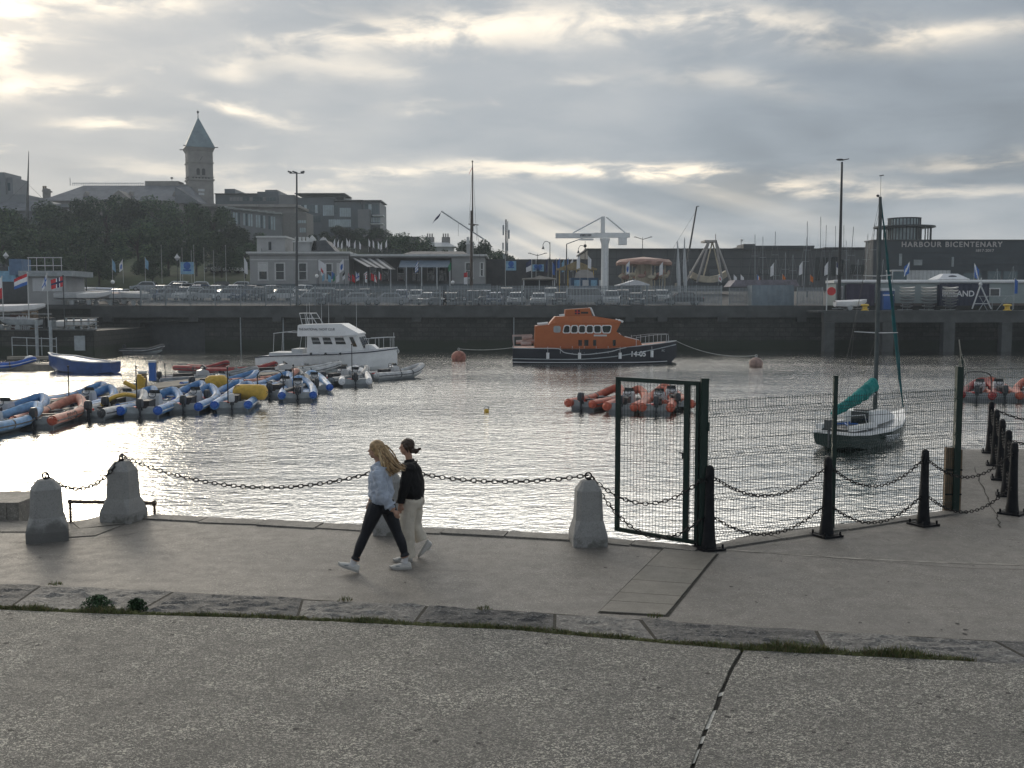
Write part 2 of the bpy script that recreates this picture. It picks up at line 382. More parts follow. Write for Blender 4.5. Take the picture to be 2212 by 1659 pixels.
# slab channel across the quay
C = {'bl': (1293, 1323), 'br': (1440, 1331), 'tr': (1550, 1197), 'tl': (1432, 1187)}
c_bl, c_br, c_tr, c_tl = [G(*C[k]) for k in ('bl', 'br', 'tr', 'tl')]
mb = MB(); ex = Vector((.018, 0, 0))
mb.add([(c_bl-ex)+Vector((0, -.03, .004)), (c_br+ex)+Vector((0, -.03, .004)), (c_tr+ex)+Vector((0, 0, .004)), (c_tl-ex)+Vector((0, 0, .004))], [(0, 1, 2, 3)])
tag(mb.obj('channel_joint', [DIRT]), kind='structure')
ts = [0, .23, .33, .62, 1.0]; ts = [0, .14, .26, .45, .68, 1.0]
for k, (t0, t1) in enumerate(zip(ts, ts[1:])):
    mb = MB(); g = .006
    l0, l1 = c_bl.lerp(c_tl, t0), c_bl.lerp(c_tl, t1); r0, r1 = c_br.lerp(c_tr, t0), c_br.lerp(c_tr, t1)
    q = [(l0.x+.012, l0.y+g), (r0.x-.012, r0.y+g), (r1.x-.012, r1.y-g), (l1.x+.012, l1.y-g)]
    mb.prism(q, 'z', .005, .016)
    tag(mb.obj('channel_slab', [SLAB]), 'flat concrete channel slab, %s one counting from the kerb' % ORD[k], 'paving slab', 'slabs covering the channel')
# coping stones along the edge
def coping(a, b, n, wd, lab, wherew, z1=.022):
    a, b = Vector((*a, 0)), Vector((*b, 0)); d = (b-a).normalized(); nn = Vector((d.y, -d.x, 0))
    for k in range(n):
        p, q = a.lerp(b, k/n) + d*.01, a.lerp(b, (k+1)/n) - d*.01
        w1, w2 = wd*R.uniform(.85, 1.1), wd*R.uniform(.85, 1.1)
        e = nn*-.02
        mb = MB(); mb.prism([(p+e)[:2], (q+e)[:2], (q+nn*w2)[:2], (p+nn*w1)[:2]], 'z', -.25, z1 + R.uniform(-.006, .008))
        tag(mb.obj('coping_stone', [COPE], smooth=30), 'weathered %s coping stone %s, %s from the left' % (lab, wherew, ORD[k]), 'coping stone', 'coping stones of the quay edge')
coping(E_[4], E_[7], 7, .34, 'grey', 'under the long stone bollard chains')
coping(E_[7], E_[9], 2, .30, 'worn', 'at the foot of the open gate')
coping(E_[9], E_[12], 4, .2, 'narrow', 'under the green mesh fence')
# paved patch behind the left bollard
for k, q in enumerate([[(60, 1135), (150, 1128), (170, 1143), (70, 1152)], [(155, 1128), (238, 1117), (290, 1130), (172, 1143)], [(150, 1145), (260, 1137), (205, 1158), (140, 1162)], [(0, 1128), (55, 1135), (62, 1150), (0, 1150)]]):
    mb = MB(); mb.prism([tuple(G(*p)[:2]) for p in q], 'z', .004, .013)
    tag(mb.obj('paving_slab', [COPE]), 'pale flat paving slab near the two left stone bollards, %s of the patch' % ORD[k], 'paving slab', 'paving slabs by the steps')
# pale worn line across the right hand part
mb = MB(); LN = crom([(*G(*p)[:2], 0) for p in [(1560, 1188), (1800, 1205), (2000, 1215), (2212, 1222), (2400, 1228)]], 8)
for a, b in zip(LN, LN[1:]):
    wd = .05 + .03*noise.noise(a*2)
    mb.add([(a.x, a.y, .004), (b.x, b.y, .004), (b.x, b.y+wd, .004), (a.x, a.y+wd, .004)], [(0, 1, 2, 3)])
tag(mb.obj('worn_line', [mat('pale_render', (.30, .28, .25), .7, var=.45, sc_=3)]), kind='structure')
# moss and grass growing along the kerb joint
def blades(mb, c, n, r, h, mi=0):
    for _ in range(n):
        a = R.uniform(0, 2*pi); d = r*math.sqrt(R.random()); x, y = c[0]+d*math.cos(a), c[1]+d*math.sin(a)*.6
        hh = h*R.uniform(.4, 1.1)*(1-.5*d/r); t = R.uniform(0, 2*pi); ln = R.uniform(.1, .8)*hh; wd = R.uniform(.003, .006)
        b = R.uniform(0, pi); ux, uy = math.cos(b)*wd, math.sin(b)*wd
        mx, my = x+math.cos(t)*ln*.4, y+math.sin(t)*ln*.4
        mb.add([(x-ux, y-uy, c[2]), (x+ux, y+uy, c[2]), (mx+ux*.7, my+uy*.7, c[2]+hh*.6), (mx-ux*.7, my-uy*.7, c[2]+hh*.6), (x+math.cos(t)*ln, y+math.sin(t)*ln, c[2]+hh)],
               [(0, 1, 2, 3), (3, 2, 4)], mi + R.choice((0, 0, 1)))
GR1 = mat('grass_blade', (.095, .120, .040), .8, var=.4, sc_=5); GR2 = mat('dry_grass_blade', (.18, .15, .075), .85, var=.4, sc_=5)
mb = MB()
for k in range(900):
    x = -6.6 + k*.0136 + R.uniform(-.01, .01)
    if x > 4.35 or (-5.05 < x < -4.75): continue
    dens = .5 + noise.noise(Vector((x*1.7, 0, 5))) + (.5 if (1.9 < x < 3.9 or x < -5.1) else 0)
    dens = max(dens, .2)
    hgt = .05 + .06*dens + (.03 if 2.5 < x < 3.8 else 0)
    wv = .025 + .05*dens
    blades(mb, (x, yat(near_l, x)+.045+R.uniform(-.02, .03), .01), int(16*dens+8), wv*1.25, hgt)
for (px, py) in ((120, 1268), (1045, 1322), (745, 1303), (1415, 1338)):
    blades(mb, (*G(px, py)[:2], .03), 60, .09, .07)
tag(mb.obj('grass', [GR1, GR2]), kind='stuff')
mb = MB()
for k in range(600):
    x = -6.6 + k*.0205
    if x > 4.2: break
    dens = .55 + noise.noise(Vector((x*1.7, 0, 5)))
    dens = max(dens, .3)
    mb.ell((x, yat(near_l, x)+.04+R.uniform(-.02, .03), .012), (R.uniform(.03, .06), R.uniform(.025, .055), R.uniform(.015, .045)), 7, 4, 0, (0, 0, R.random()*3))
tag(mb.obj('moss', [MOSS], smooth=60), kind='stuff')
# two leafy weed clumps
LF = mat('weed_leaf', (.035, .075, .030), .7, var=.4, sc_=8)
for (px, py, rr, hh, lb) in ((205, 1322, .19, .15, 'larger dark green leafy weed clump growing from the kerb joint on the left'), (291, 1325, .12, .13, 'smaller round dark green weed clump right beside the larger one')):
    mb = MB(); c = G(px, py)
    for _ in range(900):
        a, b, q = R.uniform(0, 2*pi), R.uniform(0, pi/2), R.random()**.4
        p = Vector((c.x+rr*q*math.cos(a)*math.cos(b), c.y+.07+rr*.6*q*math.sin(a)*math.cos(b), .02+hh*q*math.sin(b)))
        m3 = Euler((R.uniform(-1, 1), R.uniform(-1, 1), R.uniform(0, 6))).to_matrix(); s_ = R.uniform(.006, .013)
        mb.add([p+m3@Vector((-s_, 0, 0)), p+m3@Vector((0, -s_*1.7, 0)), p+m3@Vector((s_, 0, 0)), p+m3@Vector((0, s_*1.7, 0))], [(0, 1, 2, 3)])
    tag(mb.obj('weed', [LF]), lb, 'weed')
# stone block at the far left edge of the quay
mb = MB(); a, b = G(38, 1124), G(-200, 1124); 
mb.prism([(b.x, a.y+.05), (a.x, a.y+.05), (a.x+.03, a.y+1.0), (b.x, a.y+1.0)], 'z', -1.9, .27)
for k in range(5): mb.bx(a.x-.25-k*.35, a.x-.19-k*.35, a.y+.035, a.y+.06, 0, .25)
tag(mb.obj('stone_block', [COPE], smooth=30), 'low dark stone block at the left end of the quay edge', 'stone block')

# ------------------------------------------------------------ water
m = bpy.data.materials.new('harbour_water'); m.use_nodes = True; t = m.node_tree; b = t.nodes['Principled BSDF']
b.inputs['Base Color'].default_value = (.010, .016, .015, 1); b.inputs['Roughness'].default_value = .06
b.inputs['IOR'].default_value = 1.6; b.inputs['Specular IOR Level'].default_value = .85
c = t.nodes.new('ShaderNodeTexCoord')
def mp_(s, r=0):
    n = t.nodes.new('ShaderNodeMapping'); n.inputs['Scale'].default_value = s; n.inputs['Rotation'].default_value = (0, 0, r)
    t.links.new(c.outputs['Object'], n.inputs[0]); return n.outputs[0]
h0 = nz(mp_((.14, .42, 1), .1), 1.0, 2, .5, .4, nt=t)
h1 = nz(mp_((.85, 1.6, 1), .15), 1.0, 3, .55, .5, nt=t)
h2 = nz(mp_((2.4, 3.9, 1), -.2), 1.0, 3, .55, .8, nt=t)
h3 = nz(mp_((6.0, 9, 1), .1), 1.0, 2, .5, .6, nt=t)
calm = ramp(nz(mp_((.035, .07, 1)), 1.0, 3, .5, nt=t), .3, .7, nt=t)
kk = mth('ADD', .6, mth('MULTIPLY', calm, .7, nt=t), nt=t)
hh = mth('ADD', mth('MULTIPLY', h0, .030, nt=t), mth('MULTIPLY', h1, .032, nt=t), nt=t)
hh = mth('ADD', hh, mth('MULTIPLY', mth('MULTIPLY', h2, .030, nt=t), kk, nt=t), nt=t)
hh = mth('ADD', hh, mth('MULTIPLY', mth('MULTIPLY', h3, .012, nt=t), kk, nt=t), nt=t)
bn = t.nodes.new('ShaderNodeBump'); bn.inputs['Strength'].default_value = 1.0; bn.inputs['Distance'].default_value = 1.0
t.links.new(hh, bn.inputs['Height']); t.links.new(bn.outputs[0], b.inputs['Normal'])
gl = t.nodes.new('ShaderNodeBsdfAnisotropic'); gl.inputs['Color'].default_value = (.92, .92, .90, 1); gl.inputs['Roughness'].default_value = .10; t.links.new(bn.outputs[0], gl.inputs['Normal'])
mx_ = t.nodes.new('ShaderNodeMixShader'); mx_.inputs[0].default_value = .78
t.links.new(b.outputs[0], mx_.inputs[1]); t.links.new(gl.outputs[0], mx_.inputs[2]); t.links.new(mx_.outputs[0], t.nodes['Material Output'].inputs['Surface'])
WATER = m
mb = MB(); mb.add([(-500, 4, ZW), (500, 4, ZW), (500, 128, ZW), (-500, 128, ZW)], [(0, 1, 2, 3)])
tag(mb.obj('water', [WATER]), kind='structure')

SPOT = mat('dark_spot', (.045, .043, .04), .8, var=.3)
mb = MB(); Rs = random.Random(31)
for k in range(150):
    px, py = Rs.uniform(-100, 2300), Rs.uniform(1160, 1640); c = G(px, py)
    yk, yf = yat(near_l, c.x), yat(far_l, c.x)
    if yk-.1 < c.y < yf+.1: continue
    z = .0045 if c.y > yf else ZS+.002
    if c.y > yf and c.y > 13.6 and c.x < 3: continue
    r_ = Rs.uniform(.008, .028); n = 9; mb.add([(c.x+r_*math.cos(2*pi*i/n)*Rs.uniform(.6, 1.3), c.y+r_*math.sin(2*pi*i/n)*Rs.uniform(.6, 1.3), z) for i in range(n)], [tuple(range(n))])
tag(mb.obj('gum_spots', [SPOT]), kind='stuff')
def crackline(pts, wd, z):
    mb = MB(); L_ = crom([(*G(*p)[:2], 0) for p in pts], 10)
    L_ = [a + Vector((wob(a, 5, .05), wob(a + Vector((9, 9, 0)), 5, .04), 0)) for a in L_]
    for a, b in zip(L_, L_[1:]):
        d = (b-a).normalized(); nn = Vector((-d.y, d.x, 0))*wd*(.5+abs(noise.noise(a*4)))
        mb.add([(a.x-nn.x, a.y-nn.y, z), (b.x-nn.x, b.y-nn.y, z), (b.x+nn.x, b.y+nn.y, z), (a.x+nn.x, a.y+nn.y, z)], [(0, 1, 2, 3)])
    return mb
for pts, wd in (([(60, 1172), (240, 1160), (330, 1146), (420, 1142)], .006), ([(1560, 1192), (1700, 1196), (1830, 1208), (2060, 1226), (2212, 1232)], .007), ([(2105, 1010), (2130, 1070), (2150, 1110), (2160, 1140)], .012), ([(1570, 1186), (1700, 1160), (1850, 1150)], .005)):
    tag(crackline(pts, wd, .0062).obj('surface_crack', [DIRT]), kind='structure')
# ------------------------------------------------------------ stone bollards
BST = quay_mat('bollard_granite', (.37, .37, .36), (.28, .28, .275), (.36, .36, .36), 60, .55, .72, .3, rough=.75, spec=.3)
def stained(m, lo, hi, c_):
    t = m.node_tree; b = t.nodes['Principled BSDF']; src = b.inputs['Base Color'].links[0].from_socket; c = t.nodes.new('ShaderNodeTexCoord')
    sp = t.nodes.new('ShaderNodeSeparateXYZ'); t.links.new(c.outputs['Object'], sp.inputs[0])
    q = mth('ADD', sp.outputs[2], mth('MULTIPLY', nz(c.outputs['Object'], 4.5, 5, .6, .4, nt=t), -.75, nt=t), nt=t)
    t.links.new(mixc(mth('MULTIPLY', ramp(q, hi, lo, nt=t), .75, nt=t), src, c_, nt=t), b.inputs['Base Color'])
stained(BST, -.42, -.30, (.10, .10, .085))
BSTD = quay_mat('stained_bollard_granite', (.37, .37, .36), (.28, .28, .275), (.36, .36, .36), 60, .55, .72, .3, rough=.75, spec=.3)
stained(BSTD, -.24, -.04, (.10, .10, .095))
IRON = mat('chain_iron', (.012, .010, .010), .6, .1, var=.5, sc_=14)
def octring(h, c, z):
    c = min(c, h*.42)
    P = [(-h+c, -h), (h-c, -h), (h, -h+c), (h, h-c), (h-c, h), (-h+c, h), (-h, h-c), (-h, -h+c)]
    return [Vector((a, b, z)) for a, b in P]
def stone_bollard(p, rz, label, sw=1.0, sh=1.0, first=None):
    t = thing('stone_bollard', label, 'bollard', p, rz, 'stone bollards along the quay')
    mb = MB(); mb.rings([octring(h*sw, c, z*sh) for h, c, z in [(.252, .006, 0), (.255, .006, .15), (.245, .010, .19), (.218, .050, .32), (.204, .062, .37), (.184, .058, .79), (.182, .058, .80), (.100, .032, .925), (.085, .028, .935)]])
    o = mb.obj('stone_post', [BSTD if 'stained' in label else BST], t)
    mb = MB(); mb.cyl((0, 0, .93*sh), (0, 0, .97*sh), .022, n=8)
    mb.tube([(.0, .045*math.cos(a), .995*sh+.045*math.sin(a)) for a in [k*pi/8 for k in range(17)]], .012, 6)
    ro = mb.obj('ring', [IRON], t, smooth=50); ro.rotation_euler = (0, 0, pi/2 - rz)
    return t, Vector(p) + Vector((0, 0, .995*sh + .01))
SB = [stone_bollard(G(103, 1163), rad(24), 'squat wide stone bollard at the far left with a dark stained foot', 1.10, .92),
      stone_bollard(G(268, 1124), rad(-14), 'tall stone bollard on the quay corner in front of the low rail', 1.0, 1.0),
      stone_bollard(G(843, 1150), rad(3), 'stone bollard mostly hidden behind the two walking women', .93, .97),
      stone_bollard(G(1270, 1174), rad(5), 'stone bollard standing just left of the open green gate', .95, .97)]
# ------------------------------------------------------------ chains
def chain(p0, p1, sag, label, group, pitch=.078, wire=.0085, hw=.028):
    p0, p1 = Vector(p0), Vector(p1); n = 60; P = []
    for k in range(n+1):
        t = k/n; q = p0.lerp(p1, t); q.z -= 4*sag*t*(1-t); P.append(q)
    L = [0]
    for a, b in zip(P, P[1:]): L.append(L[-1] + (b-a).length)
    cnt = max(3, int(round(L[-1]/pitch))); pt = L[-1]/cnt; mb = MB(); ln = pt*.5 + wire*1.2
    def pos(s):
        s = min(max(s, 0), L[-1])
        for k in range(n):
            if L[k+1] >= s: return P[k].lerp(P[k+1], (s-L[k])/(L[k+1]-L[k]+1e-9))
        return P[-1]
    for i in range(cnt):
        s = (i+.5)*pt; c = pos(s); d = (pos(s+pt/2)-pos(s-pt/2)).normalized()
        side = d.cross(Vector((0, 0, 1))).normalized(); upv = side.cross(d)
        tw = (.35 if i % 2 else .35+pi/2) + R.uniform(-.12, .12); a_ = side*math.cos(tw) + upv*math.sin(tw)
        pts = []
        st = ln - hw*.5
        for k in range(9):
            th = 2*pi*k/8; pts.append(c + d*(math.cos(th)*ln) + a_*(math.sin(th)*hw))
        mb.tube(pts, wire, 5, caps=False)
    o = mb.obj('chain', [IRON], smooth=60)
    tag(o, label, 'chain', group); return o
gch = 'chains hanging between the stone bollards'
chain(SB[0][1], SB[1][1], .34, 'short rusty chain between the two left stone bollards', gch, .07, .009, .026)
chain(SB[1][1], SB[2][1], .39, 'long sagging chain from the corner stone bollard to behind the walkers', gch)
chain(SB[2][1], SB[3][1], .15, 'chain from behind the walkers to the stone bollard beside the gate', gch)
# ------------------------------------------------------------ black iron bollards
def iron_bollard(p, rz, label):
    t = thing('iron_bollard', label, 'bollard', p, rz, 'black iron bollards')
    mb = MB(); mb.lathe([(.105, .035), (.102, .06), (.088, .16), (.077, .34), (.067, .6), (.060, .86), (.058, 1.0), (.063, 1.02), (.063, 1.05), (.056, 1.07), (.057, 1.11), (.048, 1.145), (.022, 1.165), (.004, 1.168)], n=18)
    mb.obj('post', [BK], t, smooth=35)
    mb = MB(); mb.box((0, 0, .018), (.34, .34, .03)); mb.box((0, 0, .035), (.24, .24, .012))
    mb.obj('base_plate', [BK], t)
    for a in (-1, 1):
        for b in (-1, 1): mb = MB(); mb.cyl((a*.135, b*.135, .03), (a*.135, b*.135, .085), .016, n=6); mb.obj('anchor_bolt', [BK], t)
    for z in (.97, .42):
        for s in (-1, 1):
            mb = MB(); mb.tube([Vector((s*.076, 0, z)) + Vector((s*.022*math.cos(a), 0, .024*math.sin(a))) for a in [k*pi/5 for k in range(11)]], .008, 5, caps=False)
            mb.obj('chain_eye', [BK], t, smooth=50)
    return t
bp = [G(1531, 1186), G(1785, 1158), G(1994, 1134), G(2186, 1110), G(2174, 1071), G(2161, 1036), G(2149, 1005), G(2138, 978)]
bl = ['black iron bollard standing beside the hinge post of the green gate', 'black iron bollard in front of the mesh fence below the small yacht', 'black iron bollard at the right end of the fence panel, before the tall post', 'black iron bollard nearest the camera in the receding row at the right', 'black iron bollard second in the receding row at the right', 'black iron bollard in the middle of the receding row at the right', 'black iron bollard fourth in the receding row at the right', 'black iron bollard farthest away in the receding row below the red boats']
for i, (p, l) in enumerate(zip(bp, bl)):
    d = bp[min(i+1, 7)] - bp[max(i-1, 0)]; iron_bollard(p, math.atan2(d.y, d.x), l)
gc2 = 'chains between the black iron bollards'
nm = ['first', 'second', 'third', 'fourth', 'fifth', 'sixth', 'seventh']
for i, (a, b) in enumerate(zip(bp, bp[1:])):
    d = (b-a).normalized()*.11
    for z, lv in ((.97, 'upper'), (.42, 'lower')):
        chain(a+d+Vector((0, 0, z)), b-d+Vector((0, 0, z)), .30 if i < 3 else .22, '%s black chain in the %s gap of the iron bollard row, counted from the gate' % (lv, nm[i]), gc2, .06, .0072, .022)
for z, lv in ((.97, 'upper'), (.42, 'lower')):
    a = SB[3][1] + Vector((.03, 0, -.02)); b = bp[0] + Vector((-.11, 0, z))
    chain(a, b, .36 if z > .5 else .52, '%s black chain from the stone bollard across the open gate' % lv, gc2, .07, .0078, .025)
    a = bp[7] + Vector((.11, 0, z)); b = bp[7] + Vector((2.0, -.25, z - .1))
    chain(a, b, .2, '%s black chain leaving the picture right of the farthest iron bollard' % lv, gc2, .07, .009, .026)
iron_bollard(bp[7] + Vector((2.1, -.26, 0)), 0, 'black iron bollard just past the right edge behind the receding row')
# ------------------------------------------------------------ green mesh fence
def mesh_panel(mb, a, b, z0, z1, folds=(.12, .62, 1.22, 1.80), dz=.2, pv=.05, r=.0031, fd=.04, nside=(0, 0, 0)):
    a, b = Vector(a), Vector(b); d = (b-a); L = d.length; d.normalize(); nn = Vector((d.y, -d.x, 0))
    zs = []; z = z0
    fz = [z0 + f for f in folds if z0 + f < z1 - .06]
    k = [(z0, 0)]
    for f in fz: k += [(f-.05, 0), (f, fd), (f+.05, 0)]
    k.append((z1, 0))
    n = int(L/pv)
    for i in range(n+1):
        p = a + d*(i*L/n)
        mb.tube([Vector((p.x, p.y, 0)) + nn*o + Vector((0, 0, zz)) for zz, o in k], r, 4, caps=False)
    hz = [z0+.01, z1-.03]
    for f in fz: hz += [f-.05, f+.05]
    z = z0 + .22
    while z < z1:
        if all(abs(z-f) > .12 for f in fz): hz.append(z)
        z += dz
    for z in hz: mb.cyl(a+Vector((0, 0, z)) - nn*.004, b+Vector((0, 0, z)) - nn*.004, r*1.15, n=4, caps=False)
    for f in fz: mb.cyl(a+nn*fd+Vector((0, 0, f)), b+nn*fd+Vector((0, 0, f)), r*1.1, n=4, caps=False)
F = [G(1517, 1183), G(1797, 1143), G(2062, 1106)]
F0, F1, F2 = [Vector((p.x, p.y, 0)) for p in F]
F3 = Vector((10.2, 23.2, 0)); F4 = Vector((17.5, 23.6, 0))
fz = []
ft = thing('mesh_fence', 'green welded wire mesh fence along the quay edge behind the black bollards', 'fence', F0)
def fpost(p, h, w=.06):
    mb = MB(); mb.box((0, 0, h/2), (w, w, h)); mb.box((0, 0, h+.006), (w+.008, w+.008, .014)); mb.box((0, 0, .009), (w*2.2, w*2.2, .016))
    o = mb.obj('fence_post', [GRN], ft, p - F0); return o
for p, h, w in ((F1, 2.30, .06), (F2, 2.36, .10), (F3, 2.2, .06), (F2.lerp(F3, .33), 2.25, .06), (F2.lerp(F3, .67), 2.2, .06), (F3.lerp(F4, .35), 2.1, .06), (F3.lerp(F4, .7), 2.1, .06)): fpost(p, h, w)
mid = F1.lerp(F2, .5)
for a, b, h in ((F0, F1, 2.06), (F1, F2, 2.02), (F2, F2.lerp(F3, .33), 2.0), (F2.lerp(F3, .33), F2.lerp(F3, .67), 2.0), (F2.lerp(F3, .67), F3, 2.0), (F3, F3.lerp(F4, .35), 1.9), (F3.lerp(F4, .35), F3.lerp(F4, .7), 1.9), (F3.lerp(F4, .7), F4, 1.9)):
    mb = MB(); d = (b-a).normalized()*.04; mesh_panel(mb, a+d-F0, b-d-F0, .06, h)
    mb.obj('mesh_panel', [GRN], ft)
# rope end on the corner post
mb = MB(); mb.tube(crom([(0, 0, 2.36), (-.03, 0, 2.62), (-.05, 0, 2.80), (.0, 0, 2.55), (.06, 0, 2.42), (.1, 0, 2.2), (.13, 0, 2.0)], 5), .006, 5)
tag(mb.obj('rope', [mat('pale_rope', (.30, .29, .26), .9)], None, F2 + Vector((0, -.06, 0)), smooth=60), 'thin pale rope end tied on top of the tall green corner post', 'rope')
# weather-worn cloth wrapped about the corner post
mb = MB(); vs = []
for j in range(14):
    z = .75 + j*.12; wv = .10 + .05*noise.noise(Vector((j*.7, 2, 1))); y = .05
    vs += [(-.02, 0, z), (wv*.7+.02, .9+.2*noise.noise(Vector((j, 0, 0))), z)]
# gate leaf standing open
A, Bq = Vector((at(1333, 1143, 14.9).x, 14.9, 0)), Vector((F0.x, F0.y, 0))
gt = thing('gate', 'green steel framed mesh gate standing open beside the stone bollard', 'gate', F0)
d = (A-Bq); L = d.length; rz = math.atan2(d.y, d.x); dn = d.normalized()
mb = MB(); zb, zt = .06, 2.28
def fbar(mb, p, q, wd): 
    p, q = Vector(p), Vector(q); m_ = (p+q)/2; v_ = q-p
    mb.box((m_.x, m_.y, m_.z), (max(abs(v_.x), wd), .05, max(abs(v_.z), wd)))
x1 = L
fbar(mb, (.10, 0, zb), (x1, 0, zb), .06); fbar(mb, (.10, 0, zt), (x1, 0, zt), .06)
fbar(mb, (x1, 0, zb-.03), (x1, 0, zt+.03), .062); fbar(mb, (.10, 0, zb-.03), (.10, 0, zt+.03), .05); fbar(mb, (.27, 0, zb+.03), (.27, 0, zt-.03), .075)
go = mb.obj('gate_frame', [GRN], gt, (0, 0, 0), rz)
mb = MB(); pv = .055; n = int((x1-.12)/pv)
for i in range(1, n): mb.cyl((.1+i*pv, 0, zb), (.1+i*pv, 0, zt), .0036, n=4, caps=False)
z = zb+.06
while z < zt: mb.cyl((.1, .006, z), (x1, .006, z), .0022, n=4, caps=False); z += .05*4
mb.obj('gate_mesh', [GRN], gt, (0, 0, 0), rz)
mb = MB(); mb.box((0, 0, 1.17), (.10, .10, 2.34)); mb.box((0, 0, 2.35), (.11, .11, .02)); mb.box((0, 0, .01), (.2, .2, .018))
for z in (.5, 1.7): mb.cyl((.05, -.06, z-.06), (.05, -.06, z+.06), .018, n=8)
mb.obj('hinge_post', [GRN], gt)
mb = MB(); mb.box((.33, -.04, 1.25), (.05, .05, .09)); mb.cyl((.33, -.07, 1.28), (.43, -.07, 1.28), .01, n=6)
mb.obj('latch', [BKP], gt, (0, 0, 0), rz)
# timber boards at the corner of the quay edge
p = G(2038, 1107); q = G(2068, 1104)
t = thing('timber_post', 'brown weathered timber fender boards bolted at the fence corner', 'timber post', (p.x+.02, p.y+.03, 0))
wdt = (q.x-p.x)/2
for k in range(2):
    mb = MB(); mb.bx(k*wdt+.004, k*wdt+wdt-.004, 0, .07, -1.0, 1.05-k*.03); mb.obj('board', [WOOD], t)
mb = MB()
for z in (.28, .68): mb.bx(.0, wdt*2, -.012, -.003, z, z+.025)
mb.obj('iron_strap', [BK], t)
# low pipe rail by the steps
p0, p1, p2 = G(153, 1131), G(334, 1111), G(300, 1100)
t = thing('pipe_rail', 'low rusty pipe handrail beside the left stone bollards', 'handrail', p0)
RST = mat('rusty_pipe', (.10, .07, .055), .6, .2, var=.4, sc_=12)
mb = MB(); a = Vector((0, 0, .34)); b = p1-p0+Vector((0, 0, .18)); c = p1-p0+Vector((-.35, .5, .10))
mb.tube([a, b], .027, 8); mb.ell(a, (.04, .04, .04), 8, 6); mb.ell(b, (.045, .045, .045), 8, 6); mb.tube([b, c], .02, 8)
mb.obj('top_rail', [RST], t, smooth=40)
mb = MB(); mb.cyl((0, 0, 0), (0, 0, .34), .022); mb.obj('rail_post', [RST], t, smooth=40)
mb = MB(); mb.cyl(p1-p0, p1-p0+Vector((0, 0, .18)), .022); mb.cyl(p1-p0, p1-p0+Vector((0, 0, -.3)), .02); mb.obj('rail_post', [RST], t, smooth=40)

# ------------------------------------------------------------ the two walking women
SKIN = mat('skin', (.42, .25, .18), .55, var=.05); LIP = mat('lips', (.36, .13, .11), .5, var=0)
HOOD = mat('pale_blue_sweatshirt', (.40, .45, .54), .9, var=.14, sc_=9, bump=.5, bs=34); LEG = mat('black_leggings', (.010, .012, .018), .6, var=.2, bump=.2)
BLKS = mat('black_sweatshirt', (.008, .008, .010), .85, var=.2, bump=.5, bs=24); CRM = mat('cream_trousers', (.60, .55, .47), .88, var=.10, sc_=5, bump=.6, bs=16)
SHOE = mat('white_trainer', (.55, .54, .52), .6, var=.15, sc_=15); SOLE = mat('shoe_sole', (.42, .41, .39), .7); SOCK = mat('white_sock', (.68, .68, .70), .9)
EYE = mat('eye_dark', (.02, .015, .012), .3, var=0)
BLD = mat('blonde_hair', (.36, .24, .125), .5, var=.45, sc_=26); BRN = mat('brown_hair', (.045, .028, .020), .5, var=.4, sc_=26)
def organic(mb, name, m, parent, vox=.010, sm=6, extra=None):
    me = mb.mesh('tmp', [m]); o = bpy.data.objects.new('tmp', me); COL.objects.link(o)
    r = o.modifiers.new('r', 'REMESH'); r.mode = 'VOXEL'; r.voxel_size = vox; r.use_smooth_shade = True
    s_ = o.modifiers.new('s', 'SMOOTH'); s_.factor = .5; s_.iterations = sm
    dg = bpy.context.evaluated_depsgraph_get(); dg.update()
    nm_ = bpy.data.meshes.new_from_object(o.evaluated_get(dg)); nm_.name = name
    bpy.data.objects.remove(o)
    nm_.polygons.foreach_set('use_smooth', [True]*len(nm_.polygons))
    nm_.materials.clear(); nm_.materials.append(m)
    q = bpy.data.objects.new(name, nm_); COL.objects.link(q); q.parent = parent; return q
def fold(q, amp, sc1, seed):      # cloth folds pushed into the surface
    me = q.data
    nrm = [v.normal.copy() for v in me.vertices]
    for v, n_ in zip(me.vertices, nrm):
        v.co += n_ * amp * noise.fractal(Vector((v.co.x*sc1, v.co.y*sc1, v.co.z*sc1*.8 + seed)), 1, 2, 3)
    me.update()
def limb(mb, pts, rs, n=12, sq=1.0): mb.tube(crom(pts, 4), [rs[min(int(i/4), len(rs)-2)]*(1-(i % 4)/4) + rs[min(int(i/4)+1, len(rs)-1)]*((i % 4)/4) for i in range((len(pts)-1)*4+1)], n, sq=sq)
def hand(mb, w, d, side, curl=.5):   # wrist, direction, thumb side; five tapering fingers
    w, d, side = Vector(w), Vector(d).normalized(), Vector(side).normalized(); nn = d.cross(side)
    mb.tube([w - d*.02, w + d*.03, w + d*.075], [.024, .032, .030], 8, sq=.62)
    for k, (o, l) in enumerate(((-.024, .058), (-.008, .070), (.008, .066), (.022, .052))):
        b = w + d*.070 + side*o; m_ = b + d*l*.55 + nn*.010*curl; e = m_ + d*l*.45*(1-curl*.5) + nn*.03*curl
        mb.tube([b - d*.02, b, m_, e], [.0095, .0095, .0085, .0065], 6)
    b = w + d*.025 - side*.024
    mb.tube([b, b - side*.022 + d*.025, b - side*.026 + d*.055], [.012, .0105, .008], 6)
